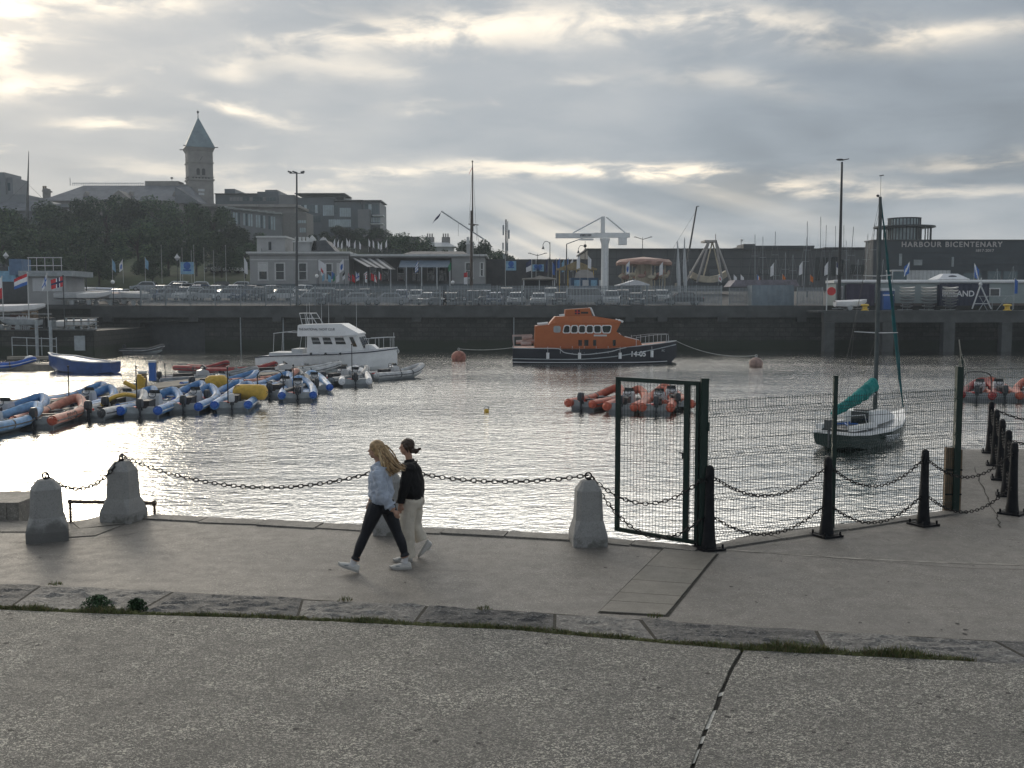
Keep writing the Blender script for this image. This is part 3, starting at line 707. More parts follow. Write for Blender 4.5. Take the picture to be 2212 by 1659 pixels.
def foot(t, heel, toe, up, m=SHOE):  # shoe with its sole
    h, e, u = Vector(heel), Vector(toe), Vector(up).normalized(); d = (e-h); L = d.length; d.normalize(); s_ = u.cross(d).normalized(); u = d.cross(s_).normalized()
    mb = MB(); rs = []
    for f, wd, ht in ((-.02, .030, .07), (.06, .038, .092), (.25, .041, .098), (.45, .043, .082), (.62, .048, .066), (.8, .049, .056), (.94, .038, .044), (1.03, .016, .028)):
        c = h + d*L*f; rs.append([c + s_*wd*math.cos(a)*(1 if math.sin(a) < 0 else .9) + u*(.026 + max(ht-.026, 0)*max(math.sin(a), 0) + min(math.sin(a), 0)*.012) for a in [2*pi*k/12 for k in range(12)]])
    mb.rings(rs); sh = organic(mb, 'shoe', m, t, .006, 4)
    mb = MB(); rs = []
    for f, wd in ((-.05, .026), (.02, .041), (.25, .042), (.45, .046), (.65, .053), (.85, .051), (.98, .036), (1.05, .014)):
        c = h + d*L*f + u*(.012*max(0, f-.85)/.15); rs.append([c + s_*wd, c + s_*wd + u*.026, c - s_*wd + u*.026, c - s_*wd])
    mb.rings(rs); so_ = mb.obj('sole', [SOLE], sh, smooth=40)
    mb = MB(); mb.box(h + d*L*.62 + s_*.046 + u*.045, (.05, .004, .012), math.atan2(d.y, d.x)); mb.box(h + d*L*.4 + u*.088, (.07, .03, .008), math.atan2(d.y, d.x)); mb.obj('laces', [GP], sh)
    return sh
def head(body, cx, cz, s=1.0):      # skull, jaw, nose, ear, neck join, facing +x
    c = Vector((cx, 0, cz)); V = lambda a, b, d_: c + Vector((a, b, d_))*s
    body.ell(V(-.012, 0, .022), (.092*s, .074*s, .088*s), 16, 12)
    body.ell(V(.020, 0, -.038), (.060*s, .054*s, .070*s), 14, 10)
    body.tube([V(.03, 0, -.075), V(.062, 0, -.083)], [.034*s, .020*s], 10)
    body.tube([V(.066, 0, .012), V(.094, 0, -.018), V(.076, 0, -.026)], [.010*s, .014*s, .010*s], 8)
    body.ell(V(.072, 0, -.050), (.014*s, .022*s, .010*s), 8, 6)
    for q in (-1, 1):
        body.ell(V(-.012, q*.073, -.012), (.018*s, .009*s, .028*s), 8, 6)
        body.ell(V(.060, q*.030, .022), (.016*s, .020*s, .008*s), 8, 6)
def face(t, body, cx, cz, s=1.0):
    c = Vector((cx, 0, cz))
    mb = MB()
    for q in (-1, 1): mb.ell(c + Vector((.068, q*.030, .004))*s, (.010*s, .011*s, .006*s), 8, 6)
    mb.obj('eyes', [EYE], body, smooth=50)
    mb = MB(); mb.ell(c + Vector((.078, 0, -.053))*s, (.008*s, .020*s, .006*s), 8, 6); mb.obj('mouth', [LIP], body, smooth=50)

# --- woman with long blonde hair
P1 = G(815, 1233); t1 = thing('person', 'woman with wind-blown long blonde hair in pale blue sweatshirt and black leggings, striding', 'person', P1, pi, 'women walking along the quay')
b = MB(); head(b, .004, 1.545)
limb(b, [(-.03, 0, 1.30), (-.035, 0, 1.40), (-.012, 0, 1.49)], [.055, .048, .052])
limb(b, [(-.05, 0, .82), (-.05, 0, .95), (-.04, 0, 1.15), (-.05, 0, 1.30)], [.13, .105, .12, .10], sq=1.25)
for s_ in (-1, 1): b.ell((-.045, s_*.12, 1.29), (.05, .06, .045), 10, 8)
limb(b, [(-.05, .165, 1.28), (-.095, .21, 1.03), (-.235, .20, .82)], [.05, .040, .026]); hand(b, (-.235, .20, .82), (-.5, .0, -.8), (.8, 0, -.5), .55)
limb(b, [(-.05, -.165, 1.28), (.02, -.21, 1.04), (.10, -.18, .86)], [.05, .040, .026]); hand(b, (.10, -.18, .86), (.35, .1, -.9), (.9, 0, .3), .6)
for s_, K_ in ((1, [(-.02, .09, .86), (.135, .10, .49), (.262, .10, .16)]), (-1, [(-.10, -.09, .86), (-.243, -.09, .48), (-.345, -.09, .15)])):
    limb(b, K_, [.085, .054, .036])
b1 = organic(b, 'body', SKIN, t1, .009, 5); face(t1, b1, .004, 1.545)
h = MB()
limb(h, [(-.05, 0, .89), (-.055, 0, .97), (-.05, 0, 1.12), (-.05, 0, 1.25), (-.05, 0, 1.34)], [.136, .160, .152, .140, .09], 16, 1.22)
h.ell((.02, 0, .975), (.09, .15, .06), 12, 8)
for s_ in (-1, 1): h.ell((-.045, s_*.135, 1.305), (.078, .085, .068), 12, 8)
limb(h, [(-.05, .17, 1.30), (-.085, .225, 1.10), (-.11, .23, 1.00), (-.20, .215, .875)], [.088, .082, .088, .060]); limb(h, [(-.20, .215, .875), (-.222, .208, .845)], [.045, .036])
limb(h, [(-.05, -.17, 1.30), (.0, -.225, 1.08), (.03, -.22, 1.0), (.085, -.19, .895)], [.088, .078, .080, .058])
h.tube([(-.15, 0, 1.33), (-.115, .06, 1.385), (-.02, .085, 1.37), (.05, .04, 1.325), (.06, 0, 1.31), (.05, -.04, 1.325), (-.02, -.085, 1.37), (-.115, -.06, 1.385), (-.15, 0, 1.33)], .032, 8)
h.ell((-.155, 0, 1.27), (.05, .09, .085), 12, 8)
q = organic(h, 'sweatshirt', HOOD, t1, .010, 5); fold(q, .026, 9, 2)
l = MB(); limb(l, [(-.05, 0, 1.02), (-.055, 0, .92), (-.06, 0, .83)], [.118, .130, .135], 16, 1.25)
for s_ in (-1, 1): l.ell((-.125, s_*.075, .83), (.085, .085, .095), 12, 8)
limb(l, [(-.02, .085, .87), (.05, .10, .70), (.135, .10, .49), (.20, .10, .34), (.262, .10, .175)], [.112, .096, .066, .064, .042])
limb(l, [(-.10, -.085, .87), (-.17, -.09, .69), (-.243, -.09, .48), (-.30, -.09, .34), (-.345, -.09, .17)], [.112, .096, .066, .066, .042])
q = organic(l, 'leggings', LEG, t1, .008, 3)
for s_, a_, z_ in ((1, .275, .175), (-1, -.352, .165)):
    m_ = MB(); limb(m_, [(a_-.006*s_, .10*s_, z_+.01), (a_+.012, .10*s_, z_-.05), (a_+.015, .10*s_, z_-.09)], [.043, .041, .042]); m_.obj('sock', [SOCK], t1, smooth=50)
foot(t1, (.232, .10, .012), (.475, .11, .105), (-.35, 0, 1)); foot(t1, (-.415, -.10, .001), (-.155, -.10, .001), (0, 0, 1))
hr = MB(); c = Vector((.004, 0, 1.545))
hr.ell(c + Vector((-.020, 0, .040)), (.100, .088, .092), 18, 12); hr.ell(c + Vector((-.06, 0, -.02)), (.07, .086, .09), 14, 10)
for s_ in (-1, 1): hr.ell(c + Vector((-.02, s_*.062, .0)), (.040, .026, .085), 10, 8)
hb = organic(hr, 'hair', BLD, t1, .008, 3)
hs = MB(); Rh = random.Random(4)
for k in range(300):
    s_ = Rh.choice((-1, 1)); a0 = Rh.uniform(0, 1); st = c + Vector((-.03 - .09*a0 + Rh.uniform(-.01, .01), s_*(.078 - .05*a0*Rh.random()), .06 - .10*Rh.random()))
    ln = Rh.uniform(.25, .50); wv = Rh.uniform(-.3, 1.0); sp = Rh.random()
    e = c + Vector((-.13 - .25*sp**1.4, s_*.06*Rh.uniform(.1, 1.6), -.33 + .12*sp - .05*Rh.random()))
    m1 = st.lerp(e, .35) + Vector((-.01, s_*.026, -.03+.02*wv)); m2 = st.lerp(e, .7) + Vector((.015, s_*.015*wv, -.03+.03*math.sin(wv*3)))
    hs.tube(crom([st, m1, m2, e], 4), [.0085]*3 + [.010, .0095, .009, .008, .0075, .007, .006, .005, .0035, .0015], 5, mi=Rh.choice((0, 0, 1, 2)))
hs.obj('hair_strands', [BLD, mat('hair_highlight', (.62, .46, .27), .45, var=.2), mat('hair_lowlight', (.16, .095, .05), .55, var=.2)], hb, smooth=70)

# --- woman with dark bun
P2 = G(886, 1209); t2 = thing('person', 'dark-haired woman with low bun in black sweatshirt and wide cream trousers, walking behind', 'person', P2, pi, 'women walking along the quay')
b = MB(); head(b, .040, 1.500, .96)
limb(b, [(.0, 0, 1.26), (.005, 0, 1.36), (.025, 0, 1.45)], [.052, .046, .050])
limb(b, [(-.05, 0, .80), (-.05, 0, .92), (-.03, 0, 1.10), (-.01, 0, 1.26)], [.125, .10, .115, .095], sq=1.25)
for s_ in (-1, 1): b.ell((-.01, s_*.115, 1.245), (.048, .055, .042), 10, 8)
limb(b, [(-.0, .16, 1.24), (.045, .20, 1.0), (.10, .19, .78)], [.048, .038, .025]); hand(b, (.10, .19, .78), (.15, 0, -1), (1, 0, .15), .6)
limb(b, [(-.0, -.16, 1.24), (-.06, -.20, 1.0), (-.05, -.19, .78)], [.048, .038, .025]); hand(b, (-.05, -.19, .78), (.1, 0, -1), (1, 0, .1), .6)
limb(b, [(-.03, .085, .84), (.03, .09, .45), (.03, .09, .10)], [.08, .05, .036]); limb(b, [(-.06, -.085, .84), (-.05, -.09, .46), (-.16, -.09, .25)], [.08, .05, .036])
b2 = organic(b, 'body', SKIN, t2, .009, 5); face(t2, b2, .040, 1.500, .96)
h = MB(); limb(h, [(-.05, 0, .83), (-.05, 0, .92), (-.04, 0, 1.06), (-.02, 0, 1.20), (-.0, 0, 1.30)], [.138, .150, .144, .132, .092], 16, 1.25)
for s_ in (-1, 1): h.ell((-.012, s_*.13, 1.25), (.084, .088, .076), 12, 8)
limb(h, [(-.0, .165, 1.25), (.045, .21, 1.02), (.075, .205, .90), (.098, .195, .80)], [.076, .068, .062, .044]); limb(h, [(-.0, -.165, 1.25), (-.05, -.21, 1.02), (-.05, -.2, .80)], [.076, .068, .044])
h.tube([(.055*math.cos(a)+.0, .062*math.sin(a), 1.325+.012*math.cos(a)*-1) for a in [k*pi/6 for k in range(13)]], .020, 8)
q = organic(h, 'sweatshirt', BLKS, t2, .010, 5); fold(q, .014, 9, 7)
l = MB(); limb(l, [(-.045, 0, .94), (-.05, 0, .85), (-.055, 0, .77)], [.120, .134, .135], 16, 1.25)
for s_ in (-1, 1): l.ell((-.115, s_*.075, .77), (.075, .08, .09), 12, 8)
limb(l, [(-.03, .085, .82), (.02, .095, .60), (.03, .095, .40), (.025, .095, .20), (.02, .095, .055)], [.118, .108, .102, .10, .104])
limb(l, [(-.06, -.085, .82), (-.055, -.09, .62), (-.05, -.09, .45), (-.10, -.09, .34), (-.15, -.09, .24)], [.118, .105, .095, .088, .085])
q = organic(l, 'trousers', CRM, t2, .010, 4); fold(q, .010, 8, 12)
foot(t2, (-.03, .095, .001), (.205, .095, .001), (0, 0, 1)); foot(t2, (-.215, -.09, .245), (-.085, -.09, .035), (-1.0, 0, -.1))
hr = MB(); c = Vector((.040, 0, 1.500))
hr.ell(c + Vector((-.022, 0, .036)), (.092, .082, .084), 18, 12); hr.ell(c + Vector((-.07, 0, -.03)), (.045, .06, .05), 12, 8)
hr.ell(c + Vector((-.125, 0, -.05)), (.042, .040, .036), 12, 8); hr.tube([c+Vector((-.14, 0, -.04)), c+Vector((-.185, .01, -.015)), c+Vector((-.20, .0, -.03))], [.02, .016, .004], 7)
for s_ in (-1, 1): hr.tube([c+Vector((.03, s_*.055, .05)), c+Vector((-.01, s_*.076, -.0)), c+Vector((-.03, s_*.07, -.06))], [.02, .022, .008], 8)
q = organic(hr, 'hair', BRN, t2, .006, 2); fold(q, .006, 40, 3)
# ------------------------------------------------------------ text helper
def text_mesh(s, size, ext=.004, bold=False, space=1.0):
    c = bpy.data.curves.new('t', 'FONT'); c.body = s; c.size = size; c.extrude = ext; c.align_x = 'CENTER'; c.align_y = 'CENTER'; c.space_character = space
    if bold: c.offset = size*.02
    o = bpy.data.objects.new('t', c); COL.objects.link(o)
    dg = bpy.context.evaluated_depsgraph_get(); dg.update()
    me = bpy.data.meshes.new_from_object(o.evaluated_get(dg)); bpy.data.objects.remove(o); return me
def lettering(name, s, size, m, parent, loc, rot, sx=1, ext=.004, space=1.0, bold=False):
    me = text_mesh(s, size, ext, bold, space); me.materials.clear(); me.materials.append(m)
    o = bpy.data.objects.new(name, me); COL.objects.link(o)
    if parent is not None: o.parent = parent
    o.location = loc; o.rotation_euler = rot; o.scale = (sx, 1, 1); return o
def hd(deg): return pi/2 - rad(deg)
# ------------------------------------------------------------ inflatable boats
def tube_path(L, w, z0=.36, zb=.80, k=5):
    half = [(-.30, w, z0), (0, w, z0), (L*.5, w, z0+.01), (L*.72, w*.90, z0+.10), (L*.88, w*.56, z0+.28), (L*.97, w*.22, zb-.03), (L, 0, zb)]
    return crom(half + [(x, -y, z) for x, y, z in half[-2::-1]], k)
RIBM = {}
def ribcol(n, c, r=.5):
    if n not in RIBM: RIBM[n] = mat('tube_' + n, c, r, var=.28, sc_=2.6)
    return RIBM[n]
MOT = mat('outboard_cowling', (.035, .040, .048), .35, var=.1); MOTW = mat('outboard_white', (.55, .56, .58), .35, var=.1)
SEAT = mat('seat_vinyl', (.03, .03, .035), .55)
def rib(px, head, L, W, col, cone, deck, label, motor='dark', tilt=0, console=True, pole=0, arch=False, group='inflatable boats moored along the pontoon', name='inflatable_boat', stripe=None, letters=None, zoff=0):
    p = G(px[0], px[1], ZW) if isinstance(px, tuple) else px
    p = Vector((p.x, p.y, ZW + zoff))
    t = thing(name, label, 'inflatable boat', p, hd(head), group)
    w = W/2 - .23; P = tube_path(L, w); n = len(P); rr = []
    for i in range(n):
        f = min(i, n-1-i)/5.0; rr.append(.205 if f >= 1 else .185 + .02*f)
    tb = MB(); tb.tube(P[3:-3], rr[3:-3], 12)
    to = tb.obj('tube', [ribcol(*col)], t, smooth=50)
    for s_ in (0, 1):
        q = P[:5] if s_ == 0 else P[-5:][::-1]
        mb = MB(); e = q[0] + Vector((-.10, 0, 0)); mb.tube([e] + q[:4], [.11, .17, .195, .208, .210], 12)
        mb.obj('stern_cone', [ribcol(*cone)], t, smooth=50)
    stripe = stripe or (lgr if col in (blu, drk, gry) else drk)
    if stripe:
        mb = MB()
        for s_ in (1,):
            q = [Vector((x, y, z)) for x, y, z in P[4:-4]]; c0 = []
            for i, a in enumerate(q):
                d = (q[min(i+1, len(q)-1)]-q[max(i-1, 0)]).normalized(); o_ = Vector((d.y, -d.x, 0)).normalized()*-.203
                if (a + o_).xy.length < 0: pass
                c0.append(a + o_ + Vector((0, 0, -.02)))
            mb.tube(c0, .03, 6)
        mb.obj('rubbing_strake', [ribcol(*stripe)], t, smooth=50)
    hl = MB(); rs = []
    for f, b_, k_ in ((0, 1, -.18), (.5, 1, -.18), (.75, .8, -.10), (.9, .45, .10), (.985, .06, .42)):
        x = L*f; y = w*b_; rs.append([(x, -y, .20+f*f*.25), (x, -y*.8, .0+f*f*.3), (x, 0, k_), (x, y*.8, .0+f*f*.3), (x, y, .20+f*f*.25)])
    hl.rings(rs); hl.obj('hull', [GP], t, smooth=30)
    dk = MB(); rs = []
    for f, b_ in ((.01, 1), (.5, 1), (.75, .82), (.9, .45)): rs.append([(L*f, -w*b_, .24+f*f*.2), (L*f, w*b_, .24+f*f*.2), (L*f, w*b_, .20+f*f*.2), (L*f, -w*b_, .20+f*f*.2)])
    dk.rings(rs); dk.obj('deck', [ribcol(*deck)], t)
    mb = MB(); mb.prism([(-w+.06, -.05), (w-.06, -.05), (w-.06, .50), (.28, .50), (.22, .42), (-.22, .42), (-.28, .50), (-w+.06, .50)], 'x', 0, .06)
    mb.obj('transom', [GP], t)
    if motor:
        m_ = MOT if motor == 'dark' else MOTW
        mo = bpy.data.objects.new('outboard_motor', None); COL.objects.link(mo); mo.parent = t; mo.location = (-.14, 0, .48); mo.rotation_euler = (0, rad(tilt), 0); mo.scale = (.82, .82, .85)
        mb = MB(); sec = [(-.14, .13, 0), (.16, .15, .02), (.19, .16, .2), (.16, .15, .36), (.05, .12, .42)]
        mb.rings([[(-.22*k_, -.14*k_, z), (.12*k_, -.15*k_, z), (.16*k_, 0, z), (.12*k_, .15*k_, z), (-.22*k_, .14*k_, z), (-.28*k_, 0, z)] for k_, z in ((.75, .02), (1, .08), (1.05, .25), (.95, .40), (.65, .48))])
        mb.obj('cowling', [m_], mo, smooth=35)
        mb = MB(); mb.box((-.03, 0, -.28), (.14, .08, .62)); mb.box((-.1, 0, -.46), (.30, .20, .02)); mb.ell((-.05, 0, -.64), (.20, .06, .07), 10, 6); mb.box((.10, 0, -.05), (.14, .22, .22))
        for a in range(3): mb.box((-.27, .08*math.cos(a*2.1), -.64+.08*math.sin(a*2.1)), (.02, .05, .10), rx=a*2.1)
        mb.obj('motor_leg', [MOT], mo, smooth=35)
    if console:
        co = MB(); co.prism([(L*.36, .24), (L*.37, .84), (L*.42, .92), (L*.47, .82), (L*.50, .24)], 'y', -.26, .26)
        cs_ = co.obj('console', [MOTW], t, smooth=20)
        mb = MB(); mb.prism([(L*.43, .90), (L*.415, 1.08), (L*.42, 1.08), (L*.45, .90)], 'y', -.22, .22); mb.obj('windscreen', [GLS], cs_)
        mb = MB(); mb.tube([Vector((L*.34, .17*math.cos(a), .92+.17*math.sin(a))) for a in [k*pi/8 for k in range(17)]], .016, 5, caps=False); mb.cyl((L*.34, 0, .92), (L*.37, 0, .9), .02); mb.cyl((L*.34, -.16, .92), (L*.34, .16, .92), .012); mb.obj('steering_wheel', [BKP], cs_, smooth=50)
        mb = MB(); mb.box((L*.22, 0, .42), (L*.20, .34, .40)); mb.box((L*.22, 0, .66), (L*.19, .38, .10)); mb.obj('seat', [SEAT], t)
    else:
        for f in (.33, .62):
            mb = MB(); mb.box((L*f, 0, .42), (.24, w*2-.25, .05)); mb.obj('thwart', [SEAT], t)
    if arch:
        mb = MB(); mb.tube(crom([(-.0, -w+.05, .5), (-.05, -w+.08, 1.3), (-.05, -w*.5, 1.55), (-.05, w*.5, 1.55), (-.05, w-.08, 1.3), (0, w-.05, .5)], 4), .028, 6); mb.obj('roll_bar', [BKP], t, smooth=50)
    if pole:
        mb = MB(); mb.cyl((.1, .2, .4), (.1, .2, pole), .032, .024, 6); mb.ell((.1, .2, pole), (.05, .05, .06), 8, 6); mb.obj('light_pole', [BKP], t, smooth=50)
    for q_ in (9, 13, len(P)-10, len(P)-14):       # seam bands round the tube
        mb = MB(); d_ = (P[q_+1]-P[q_-1]).normalized()*.05; mb.tube([P[q_]-d_, P[q_]+d_], .210, 12, caps=False); mb.obj('seam_patch', [ribcol(*(drk if q_ % 2 else cone))], t, smooth=50)
    mb = MB(); Rc = random.Random(len(label)); mb.tube(crom([(L*.55+.22*math.cos(a_)*Rc.uniform(.7, 1.2), .2*math.sin(a_), .34+.02*a_) for a_ in [k_*.9 for k_ in range(12)]], 3), .022, 5); mb.obj('rope_coil', [GP], t, smooth=50)
    mb = MB(); mb.box((.38, w*.4, .36), (.42, .26, .24), .2); mb.obj('fuel_tank', [RED], t)
    # grab line along the tube
    mb = MB(); q = [Vector((x, y*1.0, z)) + Vector((0, 0, .212)) for x, y, z in P[8:-8]]
    mb.tube([a + Vector((0, 0, .012*math.sin(i*1.3))) for i, a in enumerate(q)], .010, 4, caps=False); mb.obj('grab_line', [BKP], t)
    if letters:
        lettering('lettering', letters, .42, BKP, t, (L*.30, -w-.200, .37), (pi/2 - .2, 0, 0), 1.2, .006)
    return t
blu = ('blue', (.085, .22, .44)); dbl = ('deep_blue', (.02, .10, .42)); pbl = ('pale_blue', (.20, .36, .58)); gry = ('grey', (.20, .22, .24)); lgr = ('pale_grey', (.48, .49, .50)); org = ('orange', (.42, .085, .045)); rdd = ('red', (.26, .022, .024)); drk = ('dark', (.05, .055, .06)); pnk = ('faded_orange', (.50, .20, .14)); wht = ('white', (.66, .67, .69))
rib((-92, 950), 8, 5, 2.1, pbl, drk, drk, 'pale blue inflatable boat cut off by the left edge of the picture', pole=0)
rib((-52, 926), 3, 5.4, 2.1, blu, dbl, dbl, 'blue inflatable boat with white console at the far left, behind the orange one', motor='dark')
rib((77, 926), -4, 4.9, 2.0, pnk, org, drk, 'faded orange inflatable boat with black letters on its tube at the left', letters='RIYC', console=False, tilt=0)
rib((158, 894), -2, 4.8, 1.9, blu, dbl, dbl, 'small blue inflatable boat with grey console just beyond the orange one', pole=2.2)
rib((196, 908), 8, 4.6, 1.8, lgr, drk, drk, 'grey inflatable boat loaded with a yellow cover and ropes', console=False)
rib((305, 903), -3, 5.1, 2.1, blu, dbl, lgr, 'blue inflatable boat with pale deck, largest of the left blue ones', pole=2.3)
rib((232, 897), 6, 4.6, 1.8, blu, dbl, dbl, 'blue inflatable boat squeezed behind the one with the yellow cover', motor='dark')
rib((450, 880), 2, 5.2, 1.9, blu, dbl, dbl, 'blue inflatable boat partly hidden left of the long yellow float', motor='dark', console=False)
rib((612, 842), -4, 5.2, 1.9, gry, drk, drk, 'grey inflatable boat with dark console left of the one seen from astern', motor='dark')
rib((420, 846), 30, 5.0, 1.9, blu, dbl, drk, 'blue inflatable boat lying close along the near side of the pontoon', motor='dark')
rib((120, 884), 6, 4.6, 1.8, blu, dbl, dbl, 'blue inflatable boat behind the faded orange one at the left', motor=None, console=False)
rib((540, 852), 12, 5.0, 1.8, blu, dbl, dbl, 'blue inflatable boat mostly hidden behind the long yellow float', motor=None, console=False)
rib((352, 882), 4, 5.0, 1.9, blu, dbl, dbl, 'blue inflatable boat half hidden between two nearer blue ones', motor=None, console=False)
rib((398, 894), -4, 5.4, 1.9, blu, dbl, dbl, 'blue inflatable boat with folded seats just left of the yellow floats', tilt=0)
rib((502, 890), -8, 6.4, 2.0, blu, dbl, lgr, 'blue inflatable boat lying under the long yellow float', motor='white', pole=2.1, tilt=0)
rib((585, 862), 8, 5.4, 2.0, drk, drk, drk, 'dark grey inflatable boat with ribbed white seats behind the yellow float', pole=0, arch=True)
rib((643, 868), -11, 5.8, 2.05, blu, dbl, blu, 'blue inflatable boat seen straight from astern below the white cruiser', tilt=-25, pole=1.9)
rib((684, 850), -14, 5.4, 1.9, pbl, dbl, lgr, 'pale blue inflatable boat tucked right of the one seen from astern')
rib((702, 833), 22, 5.0, 1.8, gry, gry, drk, 'grey inflatable boat with striped console alongside the white cruiser')
rib((768, 836), -9, 5.9, 2.1, wht, wht, lgr, 'white inflatable boat seen straight from astern with a tall black pole', stripe=drk, pole=2.6)
rib((806, 822), 42, 4.4, 1.7, lgr, lgr, drk, 'pale grey inflatable tender at the right end of the moored fleet', stripe=drk, motor=None)
rib((350, 833), 52, 6.2, 2.0, gry, gry, drk, 'long grey inflatable boat with side engine beyond the pontoon', arch=True)
rib((398, 804), 118, 4.2, 1.8, rdd, org, drk, 'red inflatable dinghy tilted on the far side of the pontoon', console=False, motor=None)
rib((450, 812), 80, 4.6, 1.8, rdd, rdd, dbl, 'dark red inflatable dinghy with blue cover beyond the pontoon', console=False, tilt=-50)
rib((524, 818), 58, 7.0, 2.1, lgr, lgr, drk, 'long pale grey inflatable boat with pointed bow beside the white cruiser', stripe=drk, tilt=-60)
rib((520, 838), 40, 4.2, 1.7, pnk, rdd, drk, 'faded red inflatable dinghy behind the long yellow float', console=False, motor=None)
rib((272, 764), 100, 4.0, 1.8, drk, drk, drk, 'dark inflatable boat with raised bow floating close under the quay wall', motor='dark', console=False, stripe=lgr, group='inflatable boats moored along the pontoon')
rib((-60, 800), 78, 4.4, 1.8, dbl, dbl, drk, 'navy inflatable boat with white stripes at the left by the jetty', console=False, stripe=wht, motor=None)
go2 = 'orange inflatable boats moored in the open water'
rib((1258, 887), 30, 4.2, 1.75, org, org, drk, 'orange inflatable boat at the left end of the raft left of the gate', motor='dark', group=go2, console=False)
rib((1342, 894), 18, 4.2, 1.75, org, org, drk, 'orange inflatable boat seen through the left part of the gate mesh', motor='dark', group=go2)
rib((1418, 896), 12, 4.2, 1.75, org, org, drk, 'orange inflatable boat with grey motor in the middle of the gate mesh', motor='dark', group=go2)
rib((1462, 888), 0, 4.2, 1.75, org, org, drk, 'orange inflatable boat with red console at the right of the gate mesh', motor='dark', group=go2)
rib((2110, 868), 28, 4.6, 1.9, rdd, rdd, drk, 'bright red inflatable boat with a black arch right of the tall green post', group=go2, arch=True, console=True)
rib((2170, 868), 16, 4.6, 1.8, org, org, drk, 'red orange inflatable boat above the farthest iron bollard', group=go2)
rib((2230, 868), 24, 4.6, 1.8, org, org, drk, 'red orange inflatable boat cut off by the right edge of the picture', group=go2)
# yellow floats and covers
YLF = mat('yellow_float', (.60, .38, .06), .6, var=.15, sc_=4, bump=.3, bs=8)
def ylw(px, Y, L, r, rz, label, z=.35):
    p = at(px[0], px[1], Y); mb = MB()
    mb.lathe([(.02, -L/2), (r*.72, -L/2+.02), (r*.95, -L/2+.14), (r, -L*.2), (r, L*.25), (r*.93, L/2-.12), (r*.6, L/2-.01), (.02, L/2)], n=20)
    o = mb.obj('float', [YLF], None, p, 0, 45); o.rotation_euler = (0, pi/2, rz); tag(o, label, 'float', 'yellow floats'); 
    for zz in (-L/2-.02, L/2+.02):
        m2 = MB(); m2.tube([(.05*math.cos(a), 0, zz+.05*math.sin(a)) for a in [k*pi/5 for k in range(11)]], .012, 5); m2.obj('lifting_eye', [BKP], o, smooth=50)
ylw((541, 847), 50.5, 1.66, .39, rad(-10), 'long cylindrical yellow float lying across a blue inflatable boat')
ylw((468, 827), 55.5, 1.15, .42, rad(35), 'rounded orange yellow float behind the blue inflatable boats')
mb = MB(); p = at(258, 862, 47.2)
mb.tube(crom([(-.9, -.6, -.45), (-.3, -.2, .05), (.2, .1, .20), (.55, .5, .1)], 4), .17, 8, sq=.6)
tag(mb.obj('boat_cover', [YLF], None, p, 0, 50), 'rolled yellow cover lying in the grey inflatable boat', 'cover')
mb = MB(); p = at(310, 838, 53)
for a in range(3): mb.tube([(a*.1, 0, 0), (.12+a*.1, 0, .9-a*.1)], [.1, .13], 8)
mb.tube([(-.7, 0, .5), (.1, 0, .1)], .12, 8)
tag(mb.obj('folded_sail', [YLF], None, p + Vector((-.3, 0, -.2)), 0, 50), 'folded yellow cloth bundle standing on the pontoon by the blue boats', 'cloth bundle')
# ------------------------------------------------------------ pontoon
pa, pb = Vector((-27.5, 36, ZW)), Vector((-13.4, 79, ZW)); d = (pb-pa); Lp = d.length; ang = math.atan2(d.y, d.x)
t = thing('pontoon', 'low grey floating pontoon running between the two rows of inflatable boats', 'pontoon', pa, ang)
PT = mat('pontoon_deck', (.22, .20, .17), .8, var=.25, sc_=1.2)
for k in range(7):
    mb = MB(); a, b_ = k*Lp/7+.05, (k+1)*Lp/7-.05; mb.bx(a, b_, -1.2, 1.2, .34, .46); mb.obj('deck_section', [PT], t)
    mb = MB(); mb.bx(a+.2, b_-.2, -1.1, 1.1, -.3, .33); mb.obj('float_box', [DG], t)
for k in range(9):
    mb = MB(); mb.box((3+k*4.9, (-1.05 if k % 2 else 1.05), .55), (.12, .35, .12)); mb.obj('cleat', [STL], t)
for i, (px, hgt, lb) in enumerate((((330, 812), 1.1, 'blue and white service pedestal on the pontoon'), ((309, 832), .9, 'brown timber service pedestal on the pontoon'))):
    p = G(px[0], px[1]+10, ZW+.46); mb = MB(); mb.bx(-.17, .17, -.17, .17, 0, hgt); m2 = MB(); m2.bx(-.2, .2, -.2, .2, hgt, hgt+.12)
    t = thing('service_pedestal', lb, 'pedestal', p); mb.obj('pedestal_body', [BLU if i == 0 else WOOD], t); m2.obj('pedestal_cap', [LG], t)
# ------------------------------------------------------------ white motor cruiser
c0 = G(711, 797, ZW); t = thing('motor_cruiser', 'white motor cruiser with fly bridge rails and dark windows moored bow to the right', 'motor boat', c0, rad(-4), s=1.03)
HB = 1.75
def hull(mb, st, mi=0):      # st: x, half beam, sheer z, chine z, keel z
    mb.rings([[(x, -b, zs), (x, -b*.97, (zs+zc)/2), (x, -b*.86, zc), (x, 0, zk), (x, b*.86, zc), (x, b*.97, (zs+zc)/2), (x, b, zs)] for x, b, zs, zc, zk in st], mi)
mb = MB(); hull(mb, [(-5.2, 1.5, .95, .0, -.3), (-4.6, 1.6, 1.05, 0, -.35), (-2, 1.75, 1.18, 0, -.5), (1, 1.72, 1.30, .05, -.5), (3.2, 1.35, 1.46, .2, -.45), (4.4, .75, 1.58, .35, -.35), (5.2, .08, 1.68, .6, .3)])
mb.obj('hull', [W_], t, smooth=35)
mb = MB(); 
for s_ in (-1, 1):
    mb.tube([(-5.2, s_*1.53, .92), (-4.4, s_*1.63, 1.02), (-2, s_*1.77, 1.10), (1, s_*1.745, 1.20), (3.2, s_*1.39, 1.34), (4.4, s_*.79, 1.46), (5.22, s_*.1, 1.56)], .04, 6)
mb.obj('rubbing_band', [NVY], t, smooth=50)
